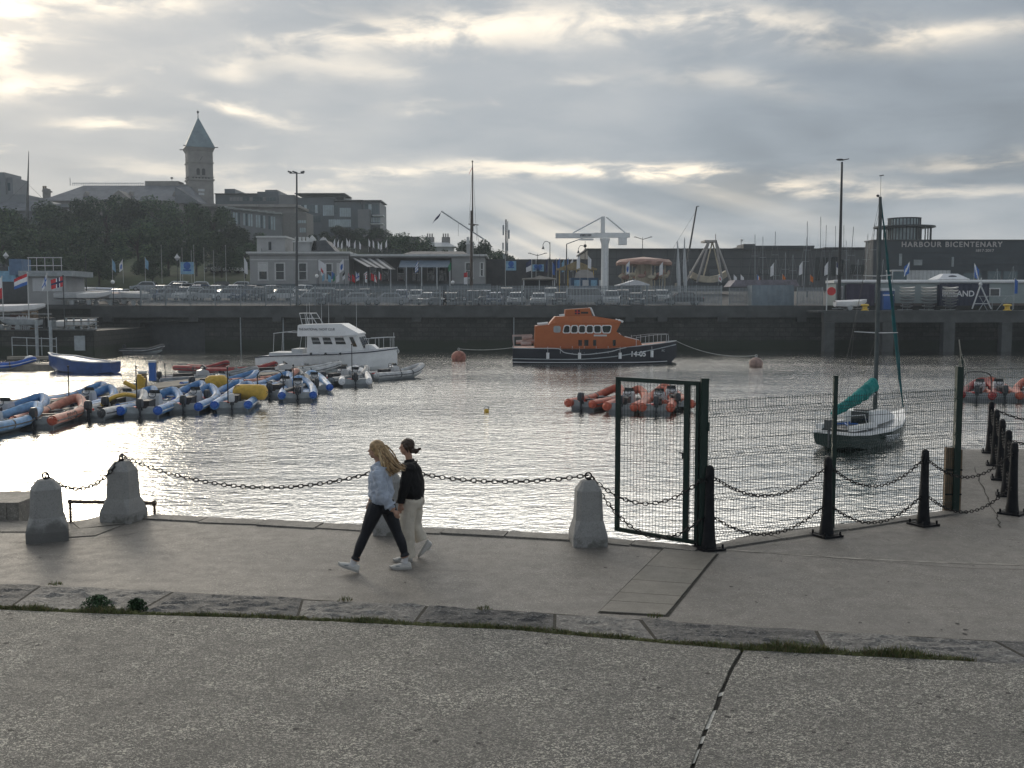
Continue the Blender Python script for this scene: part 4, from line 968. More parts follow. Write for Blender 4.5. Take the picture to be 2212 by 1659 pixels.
mb = MB(); mb.rings([[(x, -b*.93, z), (x, b*.93, z), (x, b*.93, z+.06), (x, -b*.93, z+.06)] for x, b, z in ((-5.1, 1.5, .9), (-2, 1.75, 1.14), (1, 1.7, 1.28), (3.2, 1.33, 1.44), (4.6, .65, 1.57))]); mb.obj('deck', [LG], t)
mb = MB(); mb.prism([(-1.35, 1.1), (-1.30, 2.55), (2.45, 2.62), (2.95, 1.40), (2.9, 1.2)], 'y', -1.28, 1.28); cb = mb.obj('cabin', [W_], t, smooth=20)
mb = MB(); mb.rings([[(x, -y, z) for y in (-1.45, 1.45)] + [(x, y*.86, z2) for y in (-1.45, 1.45)] for x, z, z2 in ((-2.0, 2.52, 3.30), (-1.9, 2.5, 3.36), (1.25, 2.55, 3.44), (2.55, 2.60, 2.72))]); rf = mb.obj('roof', [W_], t, smooth=20)
lettering('lettering', 'THE NATIONAL YACHT CLUB', .25, NVY, rf, (-.55, -1.375, 3.02), (pi/2 - .25, 0, 0), .80, .004)
for s_ in (-1, 1):
    for k, (x0, x1) in enumerate(((-1.0, -.25), (-.15, .62), (.75, 1.62))):
        mb = MB(); y = s_*1.285; mb.prism([(x0, 2.42), (x1-.2, 2.42), (x1, 1.92), (x0+.12, 1.92)], 'y', y-.008, y+.008); wi = mb.obj('window', [GLS], cb)
        mb = MB(); mb.prism([(x0-.05, 2.46), (x1-.18, 2.46), (x1+.05, 1.88), (x0+.10, 1.88)], 'y', y-.004, y+.004); mb.bx(x0+.02, x1-.06, y-.013, y+.013, 2.14, 2.17); mb.obj('window_frame', [W_], wi)
    mb = MB(); mb.prism([(1.85, 2.45), (2.15, 2.45), (2.45, 1.75), (2.15, 1.75)], 'y', s_*1.285-.008, s_*1.285+.008); mb.obj('window', [GLS], cb)
for k in range(3):
    mb = MB(); y = -1.0+k*.72; mb.add([(2.545, y-.0, 2.45), (2.545, y+.6, 2.45), (2.88, y+.6, 1.62), (2.88, y, 1.62)], [(0, 1, 2, 3)]); mb.add([(2.56, y-.0, 2.45), (2.56, y+.6, 2.45), (2.895, y+.6, 1.62), (2.895, y, 1.62)], [(0, 1, 2, 3)]); mb.obj('windscreen', [GLS], cb)
mb = MB(); mb.rings([[(x, -.7*b, 1.4), (x, -.6*b, z), (x, .6*b, z), (x, .7*b, 1.4)] for x, z, b in ((2.9, 1.85, 1), (3.4, 1.85, 1), (3.75, 1.55, .8))]); mb.obj('fore_hatch', [W_], t, smooth=20)
for k in range(3):
    mb = MB(); mb.lathe([(.09, 0), (.09, .02), (.05, .025)], n=12, rx=pi/2, c=(-.9+k*1.1, -1.775, 1.24)); mb.obj('porthole', [GLS], t)
mb = MB()
for s_ in (-.9, .9):
    mb.tube([(-1.75, s_, 3.35), (-1.95, s_, 4.2), (-1.15, s_, 4.2), (-.65, s_, 3.4)], .03, 6); mb.cyl((-1.45, s_, 3.35), (-1.55, s_, 4.2), .022); mb.cyl((-1.85, s_, 3.8), (-.9, s_, 3.8), .022)
mb.cyl((-1.95, -.9, 4.2), (-1.95, .9, 4.2), .03); mb.cyl((-1.15, -.9, 4.2), (-1.15, .9, 4.2), .03)
mb.obj('bridge_rail', [LG], t, smooth=50)
for k, (x, y, h) in enumerate(((-1.75, .4, 4.95), (-1.3, -.5, 5.0), (-.6, .3, 5.0), (.1, -.3, 5.0), (2.0, .6, 4.95))):
    mb = MB(); mb.cyl((x, y, 3.3 if x < 1.5 else 2.7), (x, y, h), .018, .010, 5); mb.obj('antenna', [LG], t)
mb = MB()
for s_ in (-1, 1):
    mb.tube([(2.95, s_*1.25, 2.32), (4.3, s_*.75, 2.40), (5.0, s_*.15, 2.42)], .024, 6)
    for x, y, z0 in ((3.3, 1.2, 1.45), (4.0, .9, 1.55), (4.75, .38, 1.62)): mb.cyl((x, s_*y, z0), (x, s_*y, 2.36), .018)
mb.cyl((5.0, -.15, 2.42), (5.0, .15, 2.42), .024); mb.cyl((4.95, 0, 1.6), (4.95, 0, 2.75), .02)
mb.obj('pulpit_rail', [LG], t, smooth=50)
mb = MB(); mb.tube([(-1.9, -1.1, 2.75), (-3.0, -1.1, 2.82), (-3.9, -1.1, 2.7)], .03, 6); mb.tube([(-1.9, 1.1, 2.75), (-3.0, 1.1, 2.82), (-3.9, 1.1, 2.7)], .03, 6)
for s_ in (-1.1, 1.1): mb.cyl((-3.85, s_, 2.7), (-3.95, s_, 1.0), .02); mb.cyl((-1.75, s_, 2.6), (-2.0, s_, 1.1), .02); mb.cyl((-1.45, s_, 2.5), (-1.5, s_, 1.1), .02)
mb.obj('canopy_frame', [LG], t, smooth=50)
mb = MB(); mb.bx(-4.2, -1.7, -1.3, 1.3, 1.02, 1.28); mb.bx(-2.6, -1.75, -.9, .9, 1.28, 1.55); mb.obj('aft_bench', [LG], t)
for k in range(4):
    mb = MB(); x = -1.5+k*1.3; mb.cyl((x, -1.86, .15), (x, -1.86, .62), .11, n=10); mb.cyl((x, -1.86, .6), (x, -1.78, 1.2), .01, n=4); mb.obj('fender', [WF], t, smooth=40)
mb = MB(); mb.ell((5.25, 0, 1.35), (.12, .12, .16)); mb.cyl((5.15, 0, 1.7), (5.35, 0, 1.3), .04); mb.obj('anchor', [STL], t, smooth=40)
# ------------------------------------------------------------ lifeboat
c0 = G(1283, 783, ZW); t = thing('lifeboat', 'orange and navy lifeboat with numbered bow moored between two round buoys', 'lifeboat', c0, 0)
mb = MB(); hull(mb, [(-7.0, 1.7, 1.30, .15, -.4), (-5, 2.1, 1.28, .05, -.6), (-2, 2.3, 1.24, 0, -.7), (1, 2.3, 1.30, 0, -.7), (3.5, 2.05, 1.46, .1, -.7), (5.3, 1.35, 1.63, .25, -.6), (6.4, .6, 1.75, .5, -.3), (7.1, .05, 1.83, 1.0, .5)])
mb.obj('hull', [NVH], t, smooth=35)
mb = MB()
for s_ in (-1, 1): mb.tube([(-7.0, s_*1.62, .13), (-5, s_*2.02, .13), (-2, s_*2.22, .13), (1, s_*2.22, .13), (3.5, s_*1.97, .13), (5.3, s_*1.26, .14), (6.2, s_*.55, .15)], .032, 5)
mb.obj('waterline_stripe', [WF], t, smooth=50)
mb = MB()
for s_ in (-1, 1): mb.tube(crom([(-7.0, s_*1.73, .42), (-4, s_*2.24, .40), (-1, s_*2.34, .42), (2, s_*2.30, .70), (5, s_*1.55, 1.2), (7.0, s_*.14, 1.55)], 4), .045, 6)
mb.obj('rubbing_strake', [GP], t, smooth=50)
mb = MB()
for s_ in (-1, 1): mb.tube(crom([(-7.0, s_*1.7, 1.33), (-5, s_*2.08, 1.31), (-3.2, s_*2.2, 1.29), (-2.6, s_*2.25, .95), (-1, s_*2.3, .80), (1.2, s_*2.28, 1.05), (2.4, s_*2.15, 1.36), (5.3, s_*1.33, 1.68), (7.05, s_*.08, 1.88)], 4), .035, 5)
mb.obj('gunwale', [LG], t, smooth=50)
mb = MB(); mb.rings([[(x, -b, z), (x, b, z), (x, b, z+.05), (x, -b, z+.05)] for x, b, z in ((-6.9, 1.55, 1.26), (-3, 2.1, 1.22), (1, 2.15, 1.25), (4, 1.7, 1.46), (6.2, .6, 1.72))]); mb.obj('deck', [ORG], t)
mb = MB(); prof = [(-5.15, 1.3), (-5.08, 3.15), (-3.9, 3.28), (-3.6, 3.42), (2.1, 3.42), (1.75, 2.7), (2.4, 2.25), (3.75, 1.95), (3.9, 1.6), (3.85, 1.3)]
mb.prism(prof, 'y', -1.55, 1.55); cb = mb.obj('wheelhouse', [ORG], t, smooth=15)
mb = MB(); mb.rings([[(x, -b, z), (x, b, z), (x, b*.8, z2), (x, -b*.8, z2)] for x, b, z, z2 in ((-3.9, 1.5, 3.26, 3.35), (-3.4, 1.45, 3.40, 3.95), (-.2, 1.45, 3.43, 4.0), (2.15, 1.5, 3.44, 3.62))]); mb.obj('roof', [ORG], t, smooth=15)
mb = MB(); mb.prism([(-2.6, 3.9), (-2.5, 4.55), (-.45, 4.68), (-.2, 3.9)], 'y', -.95, .95); br = mb.obj('flying_bridge', [ORG], t, smooth=15)
mb = MB(); mb.prism([(-.45, 4.72), (-.3, 4.72), (.0, 4.0), (-.12, 3.98)], 'y', -.9, .9); mb.obj('windscreen', [W_], br)
mb = MB(); mb.bx(-1.2, -.6, -.965, -.945, 4.2, 4.36); mb.obj('vent', [BKP], br)
mb = MB(); mb.bx(-1.72, -1.3, -.965, -.95, 4.15, 4.5, 0); mb.bx(-1.72, -1.3, -.972, -.958, 4.28, 4.36, 1); mb.bx(-1.56, -1.47, -.9725, -.9585, 4.15, 4.5, 1); mb.obj('emblem', [NVY, RED], br)
for s_ in (-1, 1):
    y = s_*1.56
    for k, (x0, x1, lean) in enumerate(((-3.55, -2.95, 0), (-2.72, -2.20, .1), (-2.05, -1.55, .06), (-1.40, -.90, .04), (-.75, -.25, .02), (-.10, .42, -.02), (.62, 1.30, -.06))):
        z0, z1 = 2.62, 3.18
        mb = MB(); c_ = .1; mb.prism([(x0+c_+lean, z1), (x1-c_, z1), (x1, z1-c_), (x1-(.1 if k == 6 else 0), z0+c_), (x1-c_-(.1 if k == 6 else 0), z0), (x0+c_, z0), (x0, z0+c_), (x0+lean, z1-c_)], 'y', y-.012, y+.012); wi = mb.obj('window', [GLS if k else GP], cb)
        if k:
            mb = MB(); e = .07; mb.prism([(x0+c_-e+lean, z1+e), (x1-c_+e, z1+e), (x1+e, z1-c_+e), (x1+e-(.1 if k == 6 else 0), z0+c_-e), (x1-c_+e-(.1 if k == 6 else 0), z0-e), (x0+c_-e, z0-e), (x0-e, z0+c_-e), (x0-e+lean, z1-c_+e)], 'y', y-.006, y+.006); mb.obj('window_frame', [W_], wi)
    for x0, x1 in ((-1.45, -1.15), (-.95, -.6), (-.2, .05), (1.45, 1.7)):
        mb = MB(); mb.bx(x0, x1, y-.012, y+.012, 1.5, 2.0); mb.obj('window', [GLS], cb)
    mb = MB(); mb.bx(-.15, .95, y-.014, y+.014, 2.30, 2.44); mb.obj('name_plate', [LG], cb)
mb = MB(); mb.add([(1.80, -1.4, 2.75), (1.80, 1.4, 2.75), (2.12, 1.4, 3.36), (2.12, -1.4, 3.36)], [(0, 1, 2, 3)]); mb.obj('front_window', [GLS], cb)
lettering('registration_number', '14-05', .62, W_, t, (3.55, -2.03, .82), (pi/2 + .13, 0, rad(9.5)), .95, .02, bold=True)
lettering('hull_emblem', 'RC', .26, GP, t, (5.78, -1.16, 1.08), (pi/2 + .1, 0, rad(26)), .95, .02)
mb = MB(); mb.lathe([(.03, -.55), (.24, -.5), (.24, .5), (.03, .55)], n=14, c=(-3.9, 0, 0)); 
mb = MB(); mb.cyl((-4.9, -.9, 3.28), (-4.0, -.9, 3.35), .14, n=12); mb.obj('raft_canister', [W_], t, smooth=40)
mb = MB(); mb.cyl((-3.05, -1.1, 4.05), (-2.6, -1.1, 4.1), .09, n=10); mb.obj('light_bar', [W_], t, smooth=40)
mb = MB(); mb.cyl((1.95, -1.2, 3.66), (2.35, -1.2, 3.5), .10, n=10); mb.cyl((1.95, 1.2, 3.66), (2.35, 1.2, 3.5), .10, n=10); mb.bx(1.9, 2.05, -1.2, 1.2, 3.55, 3.62); mb.obj('search_light', [W_], t, smooth=40)
mb = MB(); mb.tube([(1.75, -1.3, 2.45), (2.0, -1.3, 2.5), (2.3, -1.3, 2.15)], .09, 8); mb.tube([(2.5, -1.2, 2.28), (3.2, -1.0, 2.1), (3.75, -.7, 1.95)], .04, 6); mb.obj('grab_rail', [W_], t, smooth=40)
mb = MB()
for s_ in (-1, 1):
    for x, y, h in ((3.4, 1.85, .75), (4.2, 1.6, .8), (4.9, 1.4, .85), (5.6, 1.1, .85), (6.3, .6, .8)): mb.cyl((x, s_*y, 1.45), (x, s_*y, 1.55+h), .02)
    mb.tube([(3.4, s_*1.85, 2.2), (4.9, s_*1.4, 2.4), (6.3, s_*.6, 2.45)], .018, 5)
    for x in (-3, -2, -1, 0, 1): mb.cyl((x, s_*2.25, .9), (x, s_*2.25, 1.5), .02)
mb.obj('deck_rail', [LG], t, smooth=50)
mb = MB()
for x, y, z in ((-6.7, .0, 1.75), (-6.3, -.7, 1.6), (-5.8, .5, 1.75), (-6.2, -.2, 2.1)): mb.cyl((x, y, z), (x+.9, y, z+.05), .17, n=10)
for s_ in (-1.3, 1.3):
    mb.tube([(-6.9, s_, 1.3), (-7.0, s_, 2.3), (-5.3, s_, 2.35)], .04, 6)
mb.obj('stern_gear', [mat('pale_pinkish_gear', (.42, .33, .31), .7)], t, smooth=40)
for k, (x, y) in enumerate(((-4.05, 2.22), (-1.4, 2.40), (2.0, 2.30), (4.75, 1.68))):
    mb = MB(); mb.cyl((x, -y, .45 if k < 3 else .55), (x, -y, .95 if k < 3 else 1.1), .13, n=10); mb.cyl((x, -y, .9), (x, -y+.08, 1.45), .012, n=4); mb.obj('fender', [W_], t, smooth=40)
for (x, h) in ((-1.95, 5.4), (-.7, 5.1), (-2.3, 5.0)):
    mb = MB(); mb.cyl((x, .2, 4.4), (x, .2, h), .022, .012, 5); mb.obj('antenna', [DG], t)
# round mooring buoys
BU = mat('faded_buoy', (.27, .10, .07), .6, var=.3, sc_=3); BU2 = mat('pink_buoy', (.25, .17, .145), .6, var=.3, sc_=3)
def buoy(px, r, m_, label, squat=.9):
    p = G(px[0], px[1], ZW); t = thing('mooring_buoy', label, 'buoy', p)
    mb = MB(); mb.ell((0, 0, r*.45), (r, r, r*squat), 20, 12); mb.obj('buoy_body', [m_], t, smooth=50)
    mb = MB(); mb.cyl((0, 0, r*1.2), (0, 0, r*1.48), .06); mb.tube([(.1*math.cos(a), 0, r*1.55+.1*math.sin(a)) for a in [k*pi/6 for k in range(13)]], .025, 5); mb.obj('buoy_eye', [STL], t, smooth=50)
    return p
b1_ = buoy((991, 779), .66, BU, 'faded red round mooring buoy astern of the lifeboat'); b2_ = buoy((1633, 792), .56, BU2, 'pinkish grey round mooring buoy ahead of the lifeboat')
buoy((1051, 890), .12, YLF, 'tiny yellow marker buoy alone in the open water', 1.0)
RP = mat('mooring_rope', (.30, .31, .30), .9, var=.2)
def rope(a, b, sag, label, r=.03):
    P = [Vector(a).lerp(Vector(b), k/16) - Vector((0, 0, 4*sag*(k/16)*(1-k/16))) for k in range(17)]
    mb = MB(); mb.tube(P, r, 5); tag(mb.obj('mooring_rope', [RP], smooth=60), label, 'rope', 'mooring ropes of the lifeboat')
L0 = G(1283, 783, ZW)
rope(b1_ + Vector((0, 0, 1.05)), L0 + Vector((-6.9, -1.2, 1.35)), .15, 'pale rope from the faded red buoy to the lifeboat stern')
rope(L0 + Vector((7.05, 0, 1.85)), b2_ + Vector((0, 0, .9)), .5, 'pale rope from the lifeboat bow to the pinkish buoy')
# ------------------------------------------------------------ small yacht
ps = G(1800, 971, ZW); pbow = G(1948, 940, ZW); d = pbow-ps; Ly = d.length
TEAL = mat('teal_canvas', (.008, .19, .18), .8, var=.2, sc_=3, bump=.6, bs=5); DKG = mat('dark_green_hull', (.008, .022, .018), .25, var=.1)
DTL = mat('dark_teal_canvas', (.006, .075, .085), .8, var=.25, sc_=3, bump=.5, bs=4)
t = thing('sailing_yacht', 'small dark-hulled yacht with teal sail covers moored behind the mesh fence', 'yacht', ps, math.atan2(d.y, d.x))
mb = MB(); sh = [(-.15, .70, .56, .16, .05), (.9, .92, .50, 0, -.2), (2.4, 1.04, .52, -.02, -.25), (Ly*.62, .95, .60, 0, -.25), (Ly*.82, .58, .74, .12, -.2), (Ly*.95, .20, .86, .35, 0), (Ly+.12, .02, .93, .7, .45)]
hull(mb, sh); mb.obj('hull', [DKG], t, smooth=35)
mb = MB(); mb.rings([[(x, -b*1.0, z+.002), (x, b*1.0, z+.002), (x, b*.985, z+.09), (x, -b*.985, z+.09)] for x, b, z, _, _ in sh]); mb.obj('deck', [W_], t, smooth=20)
mb = MB(); mb.rings([[(x, -b, .70+x*.035), (x, -b*.8, z), (x, b*.8, z), (x, b, .70+x*.035)] for x, b, z in ((1.9, .62, 1.22), (2.1, .66, 1.26), (Ly*.55, .60, 1.22), (Ly*.68, .44, 1.05), (Ly*.76, .3, .95))]); cb = mb.obj('coach_roof', [W_], t, smooth=20)
mb = MB(); mb.bx(1.86, 1.90, -.36, .30, .75, 1.20); mb.bx(1.9, 2.5, -.32, .26, 1.255, 1.28); mb.obj('companion_hatch', [GLS], cb)
mb = MB(); mb.bx(.15, 1.85, -.55, .55, .60, .715); mb.obj('cockpit_floor', [DG], t)
mb = MB(); mb.bx(.1, 1.85, -.72, -.5, .68, .86); mb.bx(.1, 1.85, .5, .72, .68, .86); mb.obj('cockpit_seat', [W_], t)
mb = MB(); mb.tube([(.6, -.2, .82), (1.0, .1, .84), (1.2, -.3, .83), (.8, .3, .82), (1.4, .1, .85)], .03, 5); mb.obj('rope_tail', [BLU], t, smooth=50)
mb = MB()
for s_ in (-1, 1): mb.tube([(-.1, s_*.6, .7), (-.25, s_*.62, 1.25), (.6, s_*.85, 1.25), (.75, s_*.9, .65)], .016, 6)
mb.cyl((-.25, -.62, 1.25), (-.25, .62, 1.25), .016); mb.obj('stern_rail', [LG], t, smooth=50)
mb = MB()
for s_ in (-1, 1): mb.tube([(Ly*.80, s_*.62, .9), (Ly*.82, s_*.6, 1.4), (Ly+.05, s_*.06, 1.55)], .014, 6)
mb.obj('bow_rail', [LG], t, smooth=50)
mb = MB(); mb.box((-.42, 0, .95), (.22, .2, .28)); mb.cyl((-.35, 0, .95), (-.35, 0, .1), .035); mb.cyl((-.35, 0, .98), (.2, .1, 1.1), .015); mb.obj('outboard_motor', [DG], t, smooth=35)
mx = 3.15; mh = 9.05
mb = MB(); mb.tube([(mx, 0, 1.0), (mx, 0, 5.2), (mx-.02, 0, 8.2), (mx-.06, 0, mh)], [.07, .065, .055, .045], 8, sq=1.3); ma = mb.obj('mast', [mat('mast_aluminium', (.07, .085, .09), .45, .4)], t, smooth=50)
for z, wd in ((4.05, .85), (6.15, .55)):
    mb = MB()
    for s_ in (-1, 1): mb.cyl((mx, 0, z), (mx-.12, s_*wd, z+.03), .022, .014, 6)
    mb.obj('spreader', [LG], ma, smooth=50)
mb = MB()
for s_ in (-1, 1):
    mb.tube([(mx-.3, s_*1.05, .7), (mx-.12, s_*.85, 4.08), (mx-.1, s_*.55, 6.18), (mx-.03, 0, mh-.4)], .006, 4); mb.cyl((mx-.1, s_*1.02, .7), (mx, 0, 4.0), .006, n=4)
mb.cyl((-.1, 0, .75), (mx-.06, 0, mh), .006, n=4); mb.obj('rigging', [DG], t)
mb = MB(); fx = [(mx+.06, 0, mh-.35), (mx+.45, 0, mh-2.2), (mx+1.45, 0, 4.2), (Ly-.15, 0, 1.35), (Ly+.0, 0, 1.1)]
f0 = Vector((mx+.02, 0, mh-.1)); f1 = Vector((Ly+.02, 0, 1.10))
mb.tube([f0.lerp(f1, k/12) + Vector((0, .01*math.sin(k*2), 0)) for k in range(13)], [.015, .03, .038, .05, .05, .06, .06, .075, .07, .075, .06, .04, .02], 8)
mb.obj('furled_jib', [DTL], t, smooth=60)
mb = MB(); b0, b1_y = Vector((mx-.05, 0, 2.0)), Vector((.15, .15, 1.25))
mb.tube([b0 + Vector((.05, 0, .32)), b0 + Vector((-.15, 0, .12)), b0.lerp(b1_y, .35) + Vector((0, 0, .02)), b0.lerp(b1_y, .7), b1_y], [.05, .22, .19, .155, .09], 10, sq=1.35)
q = organic(mb, 'sail_cover', TEAL, t, .02, 2); fold(q, .05, 4, 3)
mb = MB(); mb.cyl((mx-.05, 0, 1.78), (.1, .15, 1.12), .04); mb.obj('boom', [LG], t, smooth=50)
mb = MB(); mb.ell((mx-.25, 0, mh+.02), (.09, .05, .05)); mb.cyl((mx-.05, 0, mh), (mx-.05, 0, mh+.75), .007, n=4); mb.cyl((mx-.15, 0, mh+.75), (mx+.15, 0, mh+.8), .02, n=5); mb.obj('wind_vane', [BKP], ma)
lettering('boat_name', 'TEAM!', .34, LG, t, (2.25, -1.105, .30), (pi/2 + .32, 0, rad(-4)), 1.0, .03)
# ------------------------------------------------------------ blue wooden boat
pbw = G(250, 806, ZW); t = thing('rowing_boat', 'deep blue wooden open boat with white gunwale moored end-on to the pontoon', 'open boat', pbw, hd(-68))
mb = MB(); sh = [(0, .55, .82, .1, -.05), (1.2, .9, .78, 0, -.2), (3, 1.05, .88, 0, -.25), (4.6, .85, 1.12, .1, -.2), (5.7, .42, 1.18, .35, 0), (6.4, .03, 1.35, .8, .45)]
hull(mb, sh); mb.obj('hull', [mat('royal_blue_hull', (.02, .06, .20), .3, var=.2)], t, smooth=35)
mb = MB()
for s_ in (-1, 1): mb.tube([(x, s_*b, z+.03) for x, b, z, _, _ in sh], .055, 6)
mb.obj('gunwale', [W_], t, smooth=50)
mb = MB(); mb.rings([[(x, -b*.93, z-.10), (x, b*.93, z-.10), (x, b*.93, z-.04), (x, -b*.93, z-.04)] for x, b, z, _, _ in sh[:-1]]); mb.obj('boat_cover', [mat('grey_mauve_cover', (.16, .15, .18), .8)], t)
for f in (1.4, 3.2): 
    mb = MB(); mb.box((f, 0, .80), (.25, 1.7, .05)); mb.obj('thwart', [WOOD], t)
# ------------------------------------------------------------ far side terrain
def sst(a, b, x): t = min(1, max(0, (x-a)/(b-a))); return t*t*(3-2*t)
def gh(x, y):
    h = 3.0 + .06*max(0, min(y, 150)-118)
    h += (.15*max(0, min(y, 215)-150) + .05*max(0, min(y, 330)-215)) * sst(-2, -32, x)
    return h
mb = MB(); xs = [-420, -300, -220, -160] + list(range(-130, 61, 5)) + [80, 120, 180, 260, 420]; ys = [112.3, 118, 124, 130, 140, 150, 160, 170, 180, 190, 200, 215, 240, 280, 330, 425]
for y in ys:
    for x in xs: mb.v.append((x*(1 if y < 400 else 3), y, gh(x, y)))
nx = len(xs)
for j in range(len(ys)-1):
    for i in range(nx-1): mb.f.append([j*nx+i, j*nx+i+1, (j+1)*nx+i+1, (j+1)*nx+i]); mb.m.append(0 if ys[j] < 150 else 1)
tag(mb.obj('far_quay_ground', [mat('car_park_tarmac', (.06, .06, .06), .8, var=.2, sc_=.4), mat('park_lawn', (.05, .07, .03), .9, var=.3, sc_=.3)]), kind='structure')
YW = 112.0
x_end = at(1783, 700, 109).x
t = thing('harbour_wall', 'long dark stone quay wall across the harbour with a concrete parapet beam', 'quay wall', (0, YW, ZW))
r0, r1 = at(302, 700, YW).x, at(442, 700, YW).x; rt = at(400, 697, YW).z - ZW
mb = MB(); H = 3.0 - ZW
mb.bx(-300, r0, 0, 1.5, -2, H-.01); mb.bx(r1, x_end+30, 0, 1.5, -2, H-.01); mb.bx(r0, r1, 0, 1.5, rt, H-.01); mb.obj('wall_face', [WALLM], t)
mb = MB(); mb.bx(r0, r1, 1.45, 1.6, -2, rt); mb.obj('recess_back', [DG], t)
BEAM = mat('parapet_concrete', (.065, .069, .070), .85, var=.25, sc_=.6, bump=.3, bs=3)
xb = at(200, 660, YW).x
mb = MB(); mb.bx(xb, x_end+.5, -.55, -.004, H-1.28, H); mb.obj('parapet_beam', [BEAM], t)
mb = MB(); mb.bx(-300, xb-.02, -.35, -.004, H-.35, H+.1); mb.obj('parapet_beam', [BEAM], t)
for px in (235, 420, 600, 735, 900, 1215, 1360, 1430, 1560, 1730):
    x = at(px, 660, YW).x; mb = MB(); mb.bx(x-.5, x+.5, -.5, -.008, H-1.75, H-1.282); mb.obj('corbel', [BEAM], t)
for px in (520, 1110, 612):
    x = at(px, 700, YW).x; mb = MB(); mb.cyl((x, -.1, -1), (x, -.1, H-1.3), .06, n=6); mb.obj('mooring_pile', [GP], t)
# open jetty at the right
YJ = 107.0; ZJ = 2.5; jx0 = at(1780, 680, YJ).x
t = thing('jetty', 'open concrete jetty on square piles at the right end of the quay wall', 'jetty', (jx0, YJ, ZW))
HJ = ZJ - ZW
mb = MB(); mb.bx(-.6, 60, 0, 20, HJ-.22, HJ); mb.obj('deck', [BEAM], t)
mb = MB(); mb.bx(0, 60, .15, .9, HJ-1.25, HJ-.224); mb.obj('edge_beam', [BEAM], t)
for px0, px1 in ((1782, 1804), (1908, 1932), (2040, 2064), (2166, 2188), (2290, 2312)):
    a, b = at(px0, 700, YJ).x-jx0, at(px1, 700, YJ).x-jx0; mb = MB(); mb.bx(a, b, .1, 1.1, -2, HJ-1.256); mb.obj('pile', [BEAM], t)
    mb = MB(); mb.bx(a, b, 8, 9, -2, HJ-.23); mb.obj('pile', [BEAM], t)
mb = MB(); mb.bx(0, 60, 16, 17, -2, HJ-.23); mb.obj('rear_wall', [WALLM], t)
# ------------------------------------------------------------ palisade fences
PAL = mat('palisade_steel', (.27, .30, .32), .55, .3, var=.15)
def palisade(x0, x1, y, z, h, label, pitch=.16):
    t = thing('palisade_fence', label, 'fence', (x0, y, z)); L = x1-x0
    mb = MB(); n = int(L/pitch)
    for i in range(n): 
        x = i*pitch; mb.add([(x, 0, .08), (x+.085, 0, .08), (x+.085, 0, h-.06), (x+.042, 0, h), (x, 0, h-.06), (x+.035, .03, .08), (x+.035, .03, h-.06)], [(0, 1, 2, 3, 4), (0, 5, 6, 4), (1, 5, 6, 2)])
    mb.obj('pale_row', [PAL], t)
    for z_ in (.35, h-.4): mb = MB(); mb.bx(0, L, .035, .085, z_, z_+.06); mb.obj('rail', [PAL], t)
    k = 0
    while k*2.75 < L: mb = MB(); mb.bx(k*2.75, k*2.75+.1, .09, .19, 0, h+.02); mb.obj('post', [PAL], t); k += 1
    return t
XA = at(302, 640, 113.2).x
palisade(XA, at(960, 640, 113.2).x, 113.2, 3.0, 2.15, 'grey palisade fence in front of the left half of the car park')
palisade(at(965, 640, 113.2).x, at(1560, 640, 113.2).x, 113.2, 3.0, 2.2, 'grey palisade fence in front of the right half of the car park')
palisade(at(1575, 640, 116).x, at(1620, 640, 116).x, 116, 3.0, 2.0, 'short palisade fence left of the corrugated steel hoarding')
palisade(at(1722, 640, 112.6).x, at(1780, 640, 112.6).x, 112.6, 3.0, 2.0, 'short palisade fence between the hoarding and the jetty')
# hoarding
HOA = mat('hoarding_steel', (.20, .245, .28), .55, .2, var=.15, sc_=.7)
def corrug(x0, x1, y, z0, z1, name, label, cat, m_, dp=.06, pitch=.25, top=None):
    mb = MB(); n = int((x1-x0)/pitch); vs = []
    for i in range(n+1):
        x = x0 + i*(x1-x0)/n; vs += [(x, y + (dp if i % 2 else 0), z0), (x, y + (dp if i % 2 else 0), z1)]
    mb.add(vs, [(2*i, 2*i+2, 2*i+3, 2*i+1) for i in range(n)]); mb.bx(x0, x1, y+dp+.02, y+2.2, z0, z1-.01)
    return tag(mb.obj(name, [m_]), label, cat)
corrug(at(1624, 640, 114).x, at(1715, 640, 114).x, 114, 3.0, at(1700, 616, 114).z, 'steel_hoarding', 'blue grey corrugated steel shed wall right of the car park', 'shed', HOA)
mb = MB(); x0, x1 = at(1576, 640, 117.5).x, at(1725, 640, 117.5).x; zt = at(1650, 605, 117.5).z
mb.prism([(x0, zt-.75), (x0+.6, zt), (x1-.4, zt+.05), (x1, zt-.7)], 'y', 117.2, 121); 
tag(mb.obj('tarpaulin', [mat('mauve_tarpaulin', (.22, .205, .235), .7, var=.2, bump=.3, bs=2)]), 'mauve grey tarpaulin roof stretched above the corrugated shed', 'tarpaulin')
